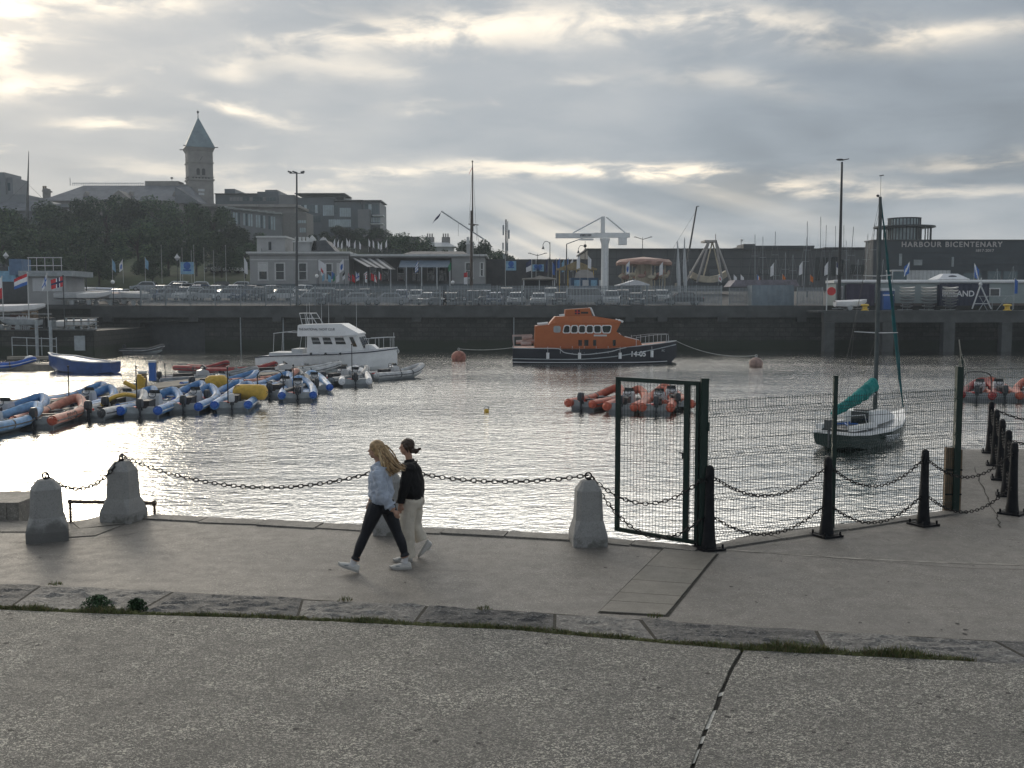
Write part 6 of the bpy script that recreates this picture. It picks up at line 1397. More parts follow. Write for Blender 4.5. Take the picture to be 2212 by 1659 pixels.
# floodlight and lamp posts
def lamp(px, yt, yb, Y, label, kind, r=.10, zb=None, lean=0):
    p = at(px, yb, Y); z0 = p.z if zb is None else zb; zt_ = at(px, yt, Y).z; xt = at(px+lean, yt, Y).x-p.x; H = zt_-z0
    t = thing('street_lamp' if kind != 'flood' else 'floodlight_mast', label, 'lamp post', (p.x, Y, z0))
    mb = MB(); mb.cyl((0, 0, 0), (xt, 0, H), r, r*.5, 8); mb.obj('lamp_post', [DPOLE if kind != 'tall' else BKP], t, smooth=50)
    if kind == 'flood':
        for dx in (-.75, -.25, .65):
            mb = MB(); mb.box((xt+dx, 0, H+.02), (.42, .3, .16), ry=.3 if dx < 0 else -.3); mb.obj('lamp_head', [DG], t)
        mb = MB(); mb.cyl((xt-.8, 0, H-.12), (xt+.8, 0, H-.12), .04); mb.obj('cross_arm', [DG], t)
    elif kind == 'tall':
        mb = MB(); mb.ell((xt-.2, 0, H+.25), (.45, .2, .12), 10, 6); mb.cyl((xt, 0, H+.2), (xt+.75, 0, H+.35), .07, .05); mb.obj('lamp_head', [BKP], t, smooth=50)
    elif kind == 'globe':
        mb = MB(); mb.ell((0, 0, H+.1), (.22, .22, .22), 12, 8); mb.obj('lamp_globe', [W_], t, smooth=50)
    elif kind == 'swan':
        mb = MB(); mb.tube(crom([(0, 0, H-.4), (-.2, 0, H), (-.7, 0, H+.1), (-1.0, 0, H-.3), (-1.02, 0, H-.6)], 4), .04, 6); mb.obj('lamp_arm', [DPOLE], t, smooth=50)
        mb = MB(); mb.cyl((-1.02, 0, H-.6), (-1.02, 0, H-1.0), .07, .22); mb.obj('lamp_shade', [DPOLE], t, smooth=50)
    elif kind == 'arm':
        mb = MB(); mb.cyl((0, 0, H), (2.6, 0, H+.95), .06, .05); mb.obj('lamp_arm', [GP], t); mb = MB(); mb.box((2.75, 0, H+1.0), (.6, .2, .12)); mb.obj('lamp_head', [GP], t)
    elif kind == 'double':
        for s_ in (-1, 1):
            mb = MB(); mb.cyl((0, 0, H-.3), (s_*1.2, 0, H+.05), .05); mb.box((s_*1.3, 0, H+.08), (.4, .2, .1)); mb.obj('lamp_arm', [DPOLE], t)
    elif kind == 'lantern':
        mb = MB(); mb.lathe([(.02, .55), (.08, .40), (.42, -.10), (.30, -.12), (.12, -.45), (.02, -.5)], (0, 0, H), 12); mb.obj('lamp_shade', [LG], t, smooth=30)
    return t
lamp(641, 372, 660, 113.6, 'tall floodlight mast with three lamp heads in front of the clubhouse', 'flood', .17, zb=3.0)
lamp(1812, 350, 668, 112, 'very tall dark pole with flat lamp head right of the ferry terminal masts', 'tall', .22, zb=2.6, lean=7)
lamp(1224, 527, 625, 135, 'lamp post with long straight arm left of the crane', 'arm', .12); lamp(1188, 523, 612, 150, 'swan-neck lamp post left of the flag cluster', 'swan', .09); lamp(1264, 532, 612, 150, 'swan-neck lamp post between the flags and the crane', 'swan', .09)
lamp(1161, 548, 600, 165, 'twin-armed lamp post above the hedge wall', 'double', .07); lamp(245, 611, 655, 113.8, 'small globe lamp at the left end of the fence', 'globe', .06); lamp(685, 598, 640, 125, 'small globe lamp in front of the clubhouse window', 'globe', .06)
lamp(986, 606, 640, 125, 'small globe lamp before the terrace posts', 'globe', .06) if False else lamp(978, 612, 640, 120, 'small white globe lamp before the terrace posts', 'globe', .06)
lamp(15, 552, 612, 150, 'conical lantern at the far left before the trees', 'lantern', .06); lamp(384, 556, 612, 148, 'conical lantern beside the blue banner', 'lantern', .06); lamp(187, 545, 640, 125, 'thin leaning lamp post left of the flags', 'lantern' if False else 'none', .08, lean=-3)
lamp(1388, 513, 612, 170, 'dark pole with four small arms right of the crane', 'double', .09); lamp(1601, 520, 600, 160, 'round-headed lamp behind the swing ride', 'globe', .07)
# phone mast
p = at(1093, 560, 175); t = thing('phone_mast', 'slim telecom mast carrying panel antennas right of the signal mast', 'mast', (p.x, 175, 4.9)); H = at(1093, 474, 175).z-4.9
mb = MB(); mb.cyl((0, 0, 0), (0, 0, H), .16, .12, 8); mb.cyl((.3, 0, 2), (.3, 0, H-.3), .06); mb.obj('mast_pole', [DG], t)
for k, (dx, z, h) in enumerate(((-.45, H-1.8, 1.7), (.5, H-2.5, 1.5), (-.5, H-4.5, 1.2), (.15, H-4.6, 1.3), (-.35, H-6.2, .8))):
    mb = MB(); mb.box((dx, -.1, z), (.25, .2, h)); mb.obj('panel_antenna', [GP], t)
# ------------------------------------------------------------ white crane
YK = 130.0; p = at(1306, 640, YK); t = thing('boat_crane', 'white hammerhead boat hoist crane standing behind the car park', 'crane', (p.x, YK, gh(p.x, YK)))
S_ = lambda px, py: at(px, py, YK) - Vector((p.x, YK, gh(p.x, YK)))
CRN = mat('crane_white', (.72, .74, .75), .5, var=.06)
mb = MB(); z1, z2 = S_(1306, 515).z, S_(1306, 527).z; mb.lathe([(.55, 0), (.47, .2), (.46, z2), (.62, z1-.2), (.62, z1)], n=8); mb.obj('column', [CRN], t, smooth=30)
mb = MB(); a, b = S_(1200, 504), S_(1360, 514); mb.bx(a.x, S_(1285, 0).x, -.28, .28, S_(0, 514.5).z, S_(0, 504).z); mb.bx(S_(1286, 0).x, b.x, -.3, .3, S_(0, 513.5).z, S_(0, 503).z); mb.obj('boom', [CRN], t)
mb = MB(); mb.bx(S_(1301, 0).x, S_(1310, 0).x, -.26, .26, S_(0, 503).z, S_(0, 468).z); mb.obj('king_post', [CRN], t)
mb = MB(); mb.cyl(S_(1301, 469), S_(1238, 503), .10, n=6); mb.obj('tie_bar', [CRN], t); mb = MB(); mb.cyl(S_(1310, 469), S_(1351, 503), .10, n=6); mb.obj('tie_bar', [CRN], t)
mb = MB(); mb.bx(S_(1340, 0).x, S_(1358, 0).x, -.5, .5, S_(0, 529).z, S_(0, 514).z); mb.obj('counterweight', [CRN], t)
mb = MB(); mb.bx(S_(1254, 0).x, S_(1285, 0).x, -.36, .36, S_(0, 519).z, S_(0, 516).z); mb.bx(S_(1250, 0).x, S_(1289, 0).x, -.34, .34, S_(0, 513).z, S_(0, 504.6).z); tr_ = mb.obj('trolley', [CRN], t)
mb = MB(); mb.bx(S_(1255, 0).x, S_(1280, 0).x, -.37, -.345, S_(0, 511).z, S_(0, 506.3).z); mb.obj('name_board', [DG], tr_)
lettering('crane_lettering', 'SWL 6000 kg', .26, WF, tr_, (S_(1267, 0).x, -.375, S_(0, 508.7).z), (pi/2, 0, 0), 1.0, .004)
mb = MB(); q = S_(1264, 520); mb.cyl(q, q-Vector((0, 0, .5)), .02); mb.ell(q-Vector((0, 0, .65)), (.2, .12, .22)); mb.tube([q-Vector((.02, 0, .9)), q-Vector((-.12, 0, 1.05)), q-Vector((0, 0, 1.2)), q-Vector((.14, 0, 1.05))], .04, 5); mb.obj('hook', [BKP], tr_, smooth=50)
# ------------------------------------------------------------ ferry terminal
FT = mat('terminal_cladding', (.085, .088, .094), .7, var=.14, sc_=.35); FTD = mat('terminal_dark_cladding', (.040, .052, .065), .6, var=.14, sc_=.4); RFD = mat('roof_edge_dark', (.035, .04, .045), .5)
YT = 200.0; t = thing('ferry_terminal', 'long low grey stone ferry terminal behind the car park and fun fair', 'building', (0, YT, 0))
bb = lambda mb, a, b, c, d, Y, dep, z0=None: mb.bx(X(a, Y), X(b, Y), Y-YT, Y-YT+dep, Z(d, Y) if z0 is None else z0, Z(c, Y))
mb = MB(); bb(mb, 1269, 1935, 539, 0, YT, 30, z0=4); mb.obj('wall', [FT], t)
mb = MB(); bb(mb, 1266, 1778, 536.5, 538.9, YT-.5, 31); bb(mb, 1779, 1936, 534, 537, YT-.5, 31); mb.obj('roof_edge', [RFD], t)
mb = MB(); bb(mb, 1690, 1757, 530.5, 534, YT+3, 8); mb.obj('roof', [RFD], t)
mb = MB(); bb(mb, 1604, 1756, 530.5, 536.4, YT+1, 20); mb.obj('raised_roof', [RFD], t); mb = MB(); bb(mb, 1604, 1630, 527, 530.4, YT+1, 6); mb.obj('roof_plant', [DG], t)
for k, py in enumerate((558, 576, 592)):
    mb = MB(); bb(mb, 1270, 1755, py, py+1.3, YT-.12, .11); mb.obj('string_course', [RFD], t)
for px in (1288, 1330, 1440, 1560, 1620, 1700, 1740): mb = MB(); bb(mb, px, px+1.2, 540, 600, YT-.06, .05); mb.obj('panel_joint', [RFD], t)
for (a, b, c, d) in ((1402, 1428, 584, 606), (1530, 1560, 582, 606), (1640, 1668, 582, 592), (1760, 1772, 556, 606), (1777, 1788, 556, 596), (1794, 1808, 556, 596), (1815, 1822, 560, 596), (1836, 1880, 572, 592)):
    mb = MB(); bb(mb, a, b, c, d, YT-.1, .09); mb.obj('window', [GLS], t)
YB = 172.0; t = thing('lettered_building', 'dark clad terminal building with harbour lettering and a glazed rotunda', 'building', (0, YB, 0))
bb = lambda mb, a, b, c, d, Y, dep, z0=None: mb.bx(X(a, Y), X(b, Y), Y-YB, Y-YB+dep, Z(d, Y) if z0 is None else z0, Z(c, Y))
mb = MB(); bb(mb, 1884, 2300, 520, 0, YB, 4, z0=4); mb.obj('wall', [FTD], t)
mb = MB(); bb(mb, 1883, 2302, 517.5, 519.9, YB-.3, 4.5); mb.obj('roof_edge', [RFD], t)
for k in range(4):
    mb = MB(); bb(mb, 1885, 2300, 545+k*13, 545.8+k*13, YB-.08, .07); mb.obj('cladding_line', [RFD], t)
for (a, b, c, d) in ((1940, 1946, 548, 574), (2053, 2058, 555, 576)): mb = MB(); bb(mb, a, b, c, d, YB-.1, .09); mb.obj('window_strip', [GP], t)
mb = MB(); bb(mb, 1972, 1990, 561, 573, YB-.14, .12); sg = mb.obj('sign_board', [GP], t)
for (a, b, c, d) in ((2080, 2118, 590, 604), (2132, 2160, 586, 604), (2166, 2196, 586, 604)): mb = MB(); bb(mb, a, b, c, d, YB-.1, .09); mb.obj('window', [GLB], t)
LTR = mat('sign_letters', (.50, .47, .47), .5, var=0)
lettering('sign_lettering', 'HARBOUR BICENTENARY', 1.22, LTR, t, ((X(1926, YB)+X(2178, YB))/2, -.06, Z(528.5, YB)), (pi/2, 0, 0), 1.02, .05, space=1.22, bold=True)
lettering('date_lettering', '1817-2017', .66, LTR, t, (X(2123, YB), -.06, Z(541.5, YB)), (pi/2, 0, 0), 1.1, .05)
# rotunda
cxr, cyr = X(1951, YB+8), 8.5; z0, z1 = Z(518, YB+8), Z(489, YB+8)
mb = MB(); rr = (X(1985, YB+8)-X(1920, YB+8))/2; mb.lathe([(rr, z0-1), (rr, Z(471.5, YB+8))], (cxr, cyr, 0), 28); ro = mb.obj('rotunda_glass', [mat('rotunda_glazing', (.30, .36, .38), .12, .2, var=.25, sc_=.8)], t, smooth=30)
for k in range(28):
    a = 2*pi*k/28; mb = MB(); mb.box((cxr+rr*1.01*math.cos(a), cyr+rr*1.01*math.sin(a), (z0+Z(471.5, YB+8))/2), (.16, .16, Z(471.5, YB+8)-z0)); mb.obj('mullion', [RFD], ro)
mb = MB(); mb.lathe([(rr*1.03, Z(473.5, YB+8)), (rr*1.08, Z(471, YB+8)), (rr*.6, Z(470, YB+8)), (.1, Z(469.5, YB+8))], (cxr, cyr, 0), 28); mb.obj('rotunda_roof', [RFD], t, smooth=30)
mb = MB(); R2 = rr*1.95; mb.lathe([(rr*1.02, z1-.35), (R2, z1-.22), (R2, z1), (rr*1.02, z1+.15)], (cxr, cyr, 0), 32); mb.obj('canopy_ring', [RFD], t, smooth=30)
for k in range(16):
    a = 2*pi*(k+.3)/16; mb = MB(); mb.cyl((cxr+R2*.86*math.cos(a), cyr+R2*.86*math.sin(a), z0-1), (cxr+R2*.86*math.cos(a), cyr+R2*.86*math.sin(a), z1-.25), .11, n=6); mb.obj('column', [RFD], t)
# ------------------------------------------------------------ jetty cabins and gear
YA = 113.0
CAB = mat('cabin_green_grey', (.28, .33, .335), .7, var=.08, sc_=.6)
t = thing('cabin_row', 'long grey green portable cabin row with a white roof edge on the jetty', 'cabin', (X(1805, YA), YA, ZJ))
x1 = X(2240, YA)-X(1805, YA); zt = Z(611, YA)-ZJ
mb = MB(); mb.bx(0, x1, 0, 3, 0, zt); mb.obj('wall', [CAB], t); mb = MB(); mb.cyl((-.3, -.12, zt+.14), (x1, -.12, zt+.14), .2, n=10); mb.bx(-.2, x1, .1, 3.1, zt+.005, zt+.3); mb.obj('roof_edge', [W_], t, smooth=40)
mb = MB(); mb.bx(.2, x1, -.03, -.002, .0, .75); mb.obj('plinth', [mat('brown_plinth', (.13, .11, .10), .8)], t)
for a, b, c, d in ((1815, 1821, 618, 645), (2126, 2160, 622, 641)):
    o = X(1805, YA); mb = MB(); mb.bx(X(a, YA)-o, X(b, YA)-o, -.05, -.004, Z(d, YA)-ZJ, Z(c, YA)-ZJ); w_i = mb.obj('window_frame', [W_], t)
    mb = MB(); xx0, xx1 = X(a, YA)-o+.12, X(b, YA)-o-.12; zz0, zz1 = Z(d, YA)-ZJ+.12, Z(c, YA)-ZJ-.12
    if b-a > 10: mb.bx(xx0, xx0+.42, -.06, -.053, zz0, zz1); mb.bx(xx0+.52, xx1, -.06, -.053, zz0, zz1)
    else: mb.bx(xx0, xx1, -.06, -.053, zz0, zz1)
    mb.obj('pane', [GLS], w_i)
def contnr(a, b, c, Y, m_, name, label, cat='container', dep=1.6):
    t = thing(name, label, cat, (X(a, Y), Y, ZJ)); L = X(b, Y)-X(a, Y); h = Z(c, Y)-ZJ; mb = MB(); n = int(L/.28); vs = []
    for i in range(n+1): y = .05 if i % 2 else 0; vs += [(.08+i*(L-.16)/n, y, .12), (.08+i*(L-.16)/n, y, h-.12)]
    mb.add(vs, [(2*i, 2*i+2, 2*i+3, 2*i+1) for i in range(n)]); mb.bx(.05, L-.05, .07, dep, .1, h-.1); mb.obj('body', [m_], t)
    mb = MB(); 
    for z in (.06, h-.06): mb.bx(0, L, -.03, .1, z-.06, z+.06)
    for x in (.05, L-.05): mb.bx(x-.05, x+.05, -.035, .105, .12, h-.12)
    mb.obj('frame', [m_], t); return t, L, h
NVC = mat('navy_container', (.018, .024, .055), .5, var=.15)
contnr(1829, 1889, 613, YA-.9, mat('plum_container', (.035, .03, .06), .5, var=.15), 'shipping_container', 'dark plum container at the left end of the jetty cabins', dep=.8)
tC, L, h = contnr(2030, 2136, 612.5, YA-.9, NVC, 'shipping_container', 'navy container with white lettering behind the kayak racks', dep=.8)
lettering('container_lettering', 'IRELAND', .88, WF, tC, (X(2066, YA)-X(2030, YA)+.15, -.05, Z(635, YA)-ZJ), (pi/2, 0, 0), 1.0, .006, bold=True)
t = thing('portable_toilet', 'blue and white portable toilet cabin behind the yacht mast', 'portable toilet', (X(1905, YA-1.5), YA-1.5, ZJ)); w_ = X(1934, YA)-X(1907, YA)
mb = MB(); mb.bx(0, w_, 0, 1.1, 0, 2.1); mb.obj('body', [mat('toilet_blue', (.04, .09, .22), .5)], t); mb = MB(); mb.rings([[(-.05, -.05, 2.1), (w_+.05, -.05, 2.1), (w_+.05, 1.15, 2.1), (-.05, 1.15, 2.1)], [(.1, .1, 2.4), (w_-.1, .1, 2.4), (w_-.1, 1, 2.4), (.1, 1, 2.4)]]); mb.obj('roof', [LG], t); mb = MB(); mb.bx(.2, w_-.2, -.02, -.004, .1, 1.9); mb.obj('door', [BLU], t)
mb = MB(); mb.bx(.1, w_-.1, -.03, -.021, 1.55, 1.7); mb.obj('label_strip', [WF], t)
t = thing('party_tent', 'white pop-up canopy tent with a blue emblem behind the lettered container', 'tent', (X(2048, YA+5), YA+5, ZJ+.4)); 
zz = Z(612, YA+5)-ZJ; zt2 = Z(599, YA+5)-ZJ; hw_ = (X(2082, YA)-X(2012, YA))/2
mb = MB(); mb.rings([[(-hw_, -1.5, zz), (hw_, -1.5, zz), (hw_, 1.5, zz), (-hw_, 1.5, zz)], [(-hw_, -1.5, zz+.05), (hw_, -1.5, zz+.05), (hw_, 1.5, zz+.05), (-hw_, 1.5, zz+.05)], [(-hw_*.45, -.5, zt2), (hw_*.45, -.5, zt2), (hw_*.45, .5, zt2), (-hw_*.45, .5, zt2)]]); mb.obj('canopy', [WF], t)
mb = MB(); mb.ell((0, -1.05, (zz+zt2)/2), (.5, .04, .14), 14, 6); mb.obj('emblem', [NVY], t)
mb = MB(); [mb.cyl((a, b, 0), (a, b, zz), .04) for a in (-hw_+.1, hw_-.1) for b in (-1.4, 1.4)]; mb.obj('tent_frame', [LG], t)
KY = [mat('kayak_white', (.55, .55, .54), .35, var=.1), mat('kayak_grey', (.28, .29, .30), .4, var=.1)]
for c, (a, b) in enumerate(((1936, 1969), (1982, 2016), (2028, 2062))):
    xm = (X(a, YA-2)+X(b, YA-2))/2; L = X(b, YA-2)-X(a, YA-2); t = thing('kayak_rack', 'upright steel rack holding stacked pale hulls, %s of the three on the jetty' % ORD[c], 'rack', (xm, YA-2.4, ZJ), 0, 'racks of stacked hulls on the jetty')
    for x in (-.25, .25): mb = MB(); mb.cyl((x, 0, 0), (x, 0, 2.3), .035); mb.obj('upright', [STL], t)
    mb = MB(); mb.bx(-.8, .8, -.04, .04, .03, .1); mb.obj('foot_rail', [STL], t)
    for k in range(7):
        zz = .42+k*.33; mb = MB(); f = 1 if k > 1 else .82
        mb.rings([[(x*L/2*f, -y_, zz+.09*x*x), (x*L/2*f, 0, zz-.22*(1-x*x)), (x*L/2*f, y_, zz+.09*x*x), (x*L/2*f, 0, zz+.05+.08*x*x)] for x, y_ in ((-1, .03), (-.75, .25), (-.3, .36), (.3, .36), (.75, .25), (1, .03))])
        o = mb.obj('stacked_hull', [KY[0 if k in (6, 5, 4) else 1]], None, (xm, YA-2.9, ZJ), 0, 40)
        tag(o, 'pale sit-on hull in the %s rack on the jetty, %s from the bottom' % (ORD[c], ORD[k]), 'kayak', 'pale hulls stacked in racks')
t = thing('shear_legs', 'light grey A-frame hoist standing on the jetty edge before the navy container', 'hoist', (X(2118, YA-4), YA-4, ZJ)); S_ = lambda px, py: at(px, py, YA-4)-Vector((X(2118, YA-4), YA-4, ZJ))
mb = MB(); mb.cyl(S_(2118, 616), S_(2100, 667), .08); mb.obj('leg', [LG], t); mb = MB(); mb.cyl(S_(2118, 616), S_(2141, 667), .08); mb.obj('leg', [LG], t); mb = MB(); mb.cyl(S_(2118, 612)-Vector((0, 0, 0)), S_(2120, 600), .05); mb.ell(S_(2118, 614), (.2, .2, .2), 10, 6); mb.obj('head_block', [LG], t); mb = MB(); mb.cyl(S_(2105, 656), S_(2134, 656), .04); mb.obj('cross_bar', [LG], t)
t = thing('steel_trestle', 'low cross-braced steel trestle under the cabin window at the right', 'trestle', (X(2150, YA-3), YA-3, ZJ))
for a, b in (((-1.7, 0), (-.8, 1.5)), ((-.8, 0), (-1.7, 1.5)), ((.2, 0), (1.3, 1.5)), ((1.3, 0), (.2, 1.5)), ((-1.8, 1.5), (1.9, 1.5)), ((-.3, 0), (-.3, 1.5)), ((1.9, 0), (1.9, 1.5))): mb = MB(); mb.cyl((a[0], 0, a[1]), (b[0], 0, b[1]), .04); mb.obj('brace', [GP], t)
for i, px in enumerate((1869, 2177)):
    mb = MB(); mb.lathe([(.42, 0), (.4, .06), (.26, .1), (.24, .42), (.42, .5), (.42, .6), (.3, .66), (.02, .68)], n=14); tag(mb.obj('mooring_bollard', [YEL], None, (X(px, YJ+.6), YJ+.6, ZJ), smooth=40), ('yellow mooring bollard at the left part of the jetty edge', 'yellow mooring bollard at the right part of the jetty edge')[i], 'bollard', 'yellow mooring bollards')
t = thing('lifebelt_box', 'red lifebelt housing on a white post where the jetty begins', 'lifebelt box', (X(1786, YJ+.4), YJ+.4, ZJ)); mb = MB(); mb.cyl((0, 0, 0), (0, 0, 3.4), .06); mb.obj('post', [LG], t); mb = MB(); mb.cyl((.45, -.12, 2.0), (.45, .08, 2.0), .44, n=18); mb.obj('housing', [RED], t, smooth=40)
t = trailer_boat((X(1838, YJ+2), YJ+2, ZJ+.005), 0, 3.4, W_, WF, 'small white dinghy upturned on the jetty beside the yellow bollard', 'boats on the jetty', .35)
t = thing('boat_tractor', 'boxy white boat tractor cab behind the jetty cabins', 'tractor', (X(1936, 122), 122, 3.3)); mb = MB()
mb.bx(-.9, .9, -1, 1, .9, 1.8); mb.obj('body', [W_], t); mb = MB(); 
for a in (-.85, .85):
    for b in (-.9, .9): mb.cyl((a, b, 1.8), (a, b, 3.7), .08, n=4)
mb.bx(-.95, .95, -1, 1, 3.7, 3.85); mb.obj('cab_frame', [LG], t); mb = MB(); mb.bx(-.8, .8, -.96, -.94, 1.9, 3.6); mb.obj('cab_window', [GLB], t)
for a in (-.7, .7): mb = MB(); mb.cyl((a, -1.1, .5), (a, -.8, .5), .5, n=14); mb.obj('wheel', [TYRE], t)
mb = MB(); a, b = X(1950, 140), X(2052, 140)
for k in range(12): mb.bx(a+k*(b-a)/12+.03, a+(k+1)*(b-a)/12-.03, 0, .05, 0, Z(584, 140)-gh(0, 140))
tag(mb.obj('sheeted_fence', [mat('translucent_sheet', (.50, .52, .53), .5, var=.25, sc_=.5)], None, (0, 140, gh(0, 140))), 'pale sheeted security fence between the jetty cabins and lettered building', 'fence')
# boats' masts standing on the hard
def mastb(px, yt, Y, lean, label, r=.05, yb=612, rake=None):
    z0 = gh(0, Y); p = at(px, 620, Y); q = at(px+lean, yt, Y); t = thing('boat_mast', label, 'mast', (p.x, Y, z0), 0, 'bare masts of laid-up dinghies')
    mb = MB(); e = Vector((q.x-p.x, 0, q.z-z0)); mb.cyl((0, 0, 0), e, r, r*.55, 6); mb.obj('mast', [GP if yt > 500 else DG], t, smooth=50)
    mb = MB(); m_ = e*.62; mb.cyl(m_+Vector((-.45, 0, 0)), m_+Vector((.45, 0, .02)), .02, n=4); mb.obj('spreader', [GP], t)
    mb = MB(); mb.cyl(e, Vector((-1.2, .2, .6)), .008, n=3); mb.cyl(e, Vector((1.2, .2, .6)), .008, n=3); mb.obj('shroud', [GP], t)
for i, (px, yt, Y, ln) in enumerate([(1464, 520, 130, -1), (1480, 513, 130, -1), (1631, 506, 150, 0), (1648, 511, 150, 0), (1673, 500, 145, 2), (1696, 545, 135, 1), (1712, 550, 135, 1), (1735, 512, 125, 8), (1744, 478, 135, 0), (1772, 468, 150, 1), (1782, 486, 145, 3), (1805, 488, 150, 0), (1822, 486, 150, 1), (1828, 520, 150, 0), (1832, 490, 125, 12), (1850, 560, 125, 4), (1868, 505, 125, 7), (1880, 480, 140, 10), (1901, 560, 125, 7), (2186, 575, 125, 3), (1676, 560, 125, 0), (2158, 580, 125, -4)]):
    mastb(px, yt, Y, ln, 'thin bare dinghy mast before the terminal buildings, %s in order of building along the yard' % ORD[i] if False else 'thin bare mast before the terminal, %s of the group from the left' % ORD[i] if i < 24 else '')
t = thing('raked_mast', 'tall dark mast leaning strongly right beside the swing ride', 'mast', (X(1487, 150), 150, gh(0, 150))); a = at(1505, 446, 150)-Vector((X(1487, 150), 150, gh(0, 150)))
mb = MB(); mb.cyl((-.9, 0, 0), a, .16, .11, 8); mb.cyl(a, a+Vector((.35, 0, .05)), .06); mb.obj('mast', [DG], t, smooth=50); mb = MB(); mb.cyl(a-Vector((.3, 0, 1)), (-4, 0, 3.5), .015, n=4); mb.obj('stay', [DG], t)
for i, (px, yt) in enumerate(((1468, 522), (1482, 516))):
    mb = MB(); z0 = gh(0, 140); p = at(px, 600, 140); q = at(px-2, yt, 140); mb.tube(crom([(0, 0, 0), (.1-.3, 0, (q.z-z0)*.5), (-.3, 0, q.z-z0)], 4), [.15, .22, .26, .28, .26, .2, .14, .08, .03], 6, sq=.3); tag(mb.obj('furled_sail', [LG], None, (p.x, 140, z0), smooth=50), 'grey furled sail standing upright by the leaning mast, %s' % ('left one', 'right one')[i], 'sail', 'furled sails')
# fun fair: swing ride frame, carousel, tents
FR = mat('ride_frame', (.36, .34, .33), .5, var=.1); PNK = mat('carousel_pink', (.36, .22, .18), .6, var=.3, sc_=.8); CRMW = mat('carousel_cream', (.48, .43, .34), .6, var=.25, sc_=1)
YF = 142.0; o = Vector((X(1540, YF), YF, gh(0, YF))); t = thing('swing_ride', 'pale steel A-frame of a fairground swing ride before the ferry terminal', 'fairground ride', o); S_ = lambda px, py, dy=0: at(px, py, YF+dy)-o
for dy in (-1.5, 1.5):
    for a in ((1480, 612), (1580, 612), (1505, 612), (1560, 606)):
        mb = MB(); mb.cyl(S_(1532 if a[0] < 1540 else 1546, 520, dy), S_(a[0], a[1], dy), .15, n=6); mb.obj('leg', [FR], t)
mb = MB(); mb.bx(S_(1526, 0).x, S_(1552, 0).x, -1.6, 1.6, S_(0, 524).z, S_(0, 520).z); mb.cyl(S_(1546, 520), S_(1546, 505), .05); mb.obj('top_beam', [FR], t)
mb = MB(); mb.rings([[(S_(x, 0).x, -.9, S_(0, y).z), (S_(x, 0).x, .9, S_(0, y).z), (S_(x, 0).x, .9, S_(0, y+14).z), (S_(x, 0).x, -.9, S_(0, y+14).z)] for x, y in ((1500, 586), (1515, 594), (1540, 598), (1562, 594), (1578, 584))]); mb.cyl(S_(1539, 522), S_(1520, 596), .1); mb.cyl(S_(1539, 522), S_(1556, 596), .1); mb.obj('gondola', [CRMW], t)
mb = MB(); mb.bx(S_(1470, 0).x, S_(1595, 0).x, -2, 2, S_(0, 622).z, S_(0, 611).z); mb.obj('platform', [DG], t)
o = Vector((X(1392, YF), YF+1, gh(0, YF))); t = thing('carousel', 'pinkish fairground carousel with scalloped canopy right of the crane', 'fairground ride', o); S_ = lambda px, py: at(px, py, YF+1)-o
rr = (X(1452, YF)-X(1335, YF))/2
mb = MB(); n = 24; rs = []
for k, (r_, z) in enumerate(((rr, 572), (rr*1.02, 566), (rr*.9, 561), (rr*.3, 557), (.2, 555))):
    rs.append([(r_*math.cos(2*pi*i/n)*(1+.03*(i % 2)), r_*math.sin(2*pi*i/n)*(1+.03*(i % 2)), S_(0, z + (2 if i % 2 and k < 2 else 0)).z) for i in range(n)])
mb.rings(rs); mb.obj('canopy', [PNK], t)
for i in range(14):
    a = 2*pi*i/14; mb = MB(); mb.cyl((rr*.8*math.cos(a), rr*.8*math.sin(a), .5), (rr*.8*math.cos(a), rr*.8*math.sin(a), S_(0, 570).z), .06); mb.obj('pole', [CRMW], t)
    mb = MB(); z = S_(0, 594+(i % 3)*3).z; mb.ell((rr*.8*math.cos(a), rr*.8*math.sin(a), z), (.55, .2, .3), 8, 6); mb.ell((rr*.8*math.cos(a)+.5, rr*.8*math.sin(a), z+.35), (.18, .12, .35), 8, 6); mb.obj('ride_horse', [CRMW if i % 2 else PNK], t)
mb = MB(); mb.lathe([(rr*.35, .4), (rr*.3, S_(0, 572).z)], n=12); mb.obj('centre_drum', [CRMW], t); mb = MB(); mb.lathe([(rr, 0), (rr, .5), (.1, .52)], n=24); mb.obj('base_platform', [DG], t)
YF2 = 132.0
for i, (a, b, yt, yb, dpt, l, nm_, m_) in enumerate(((1335, 1399, 605, 617, 5, 'white peaked marquee roof behind the palisade right of the crane', 'marquee', WF), (1128, 1200, 596, 604, 4, 'low white and beige awning roof left of the crane', 'marquee', mat('beige_roof', (.40, .37, .34), .7, var=.3, sc_=.3)))):
    o = Vector(((X(a, YF2)+X(b, YF2))/2, YF2, gh(0, YF2))); t = thing(nm_, l, 'tent', o); hw_ = (X(b, YF2)-X(a, YF2))/2; z0, z1 = Z(yb, YF2)-o.z, Z(yt, YF2)-o.z
    mb = MB(); mb.prism([(-hw_, z0), (hw_, z0), (hw_, z0+.12), (hw_*.25, z1-.1), (0, z1), (-hw_*.3, z1-.25), (-hw_, z0+.12)], 'y', -2, dpt); mb.obj('canopy', [m_], t)
    for q in (-hw_+.2, 0, hw_-.2):
        for s_ in (-1.9, dpt-.1): mb = MB(); mb.cyl((q, s_, 0), (q, s_, z0), .05); mb.obj('tent_pole', [LG], t)
    mb = MB(); mb.bx(-hw_+.3, hw_-.3, dpt-.5, dpt-.4, 0, z0); mb.obj('back_wall', [DG], t)
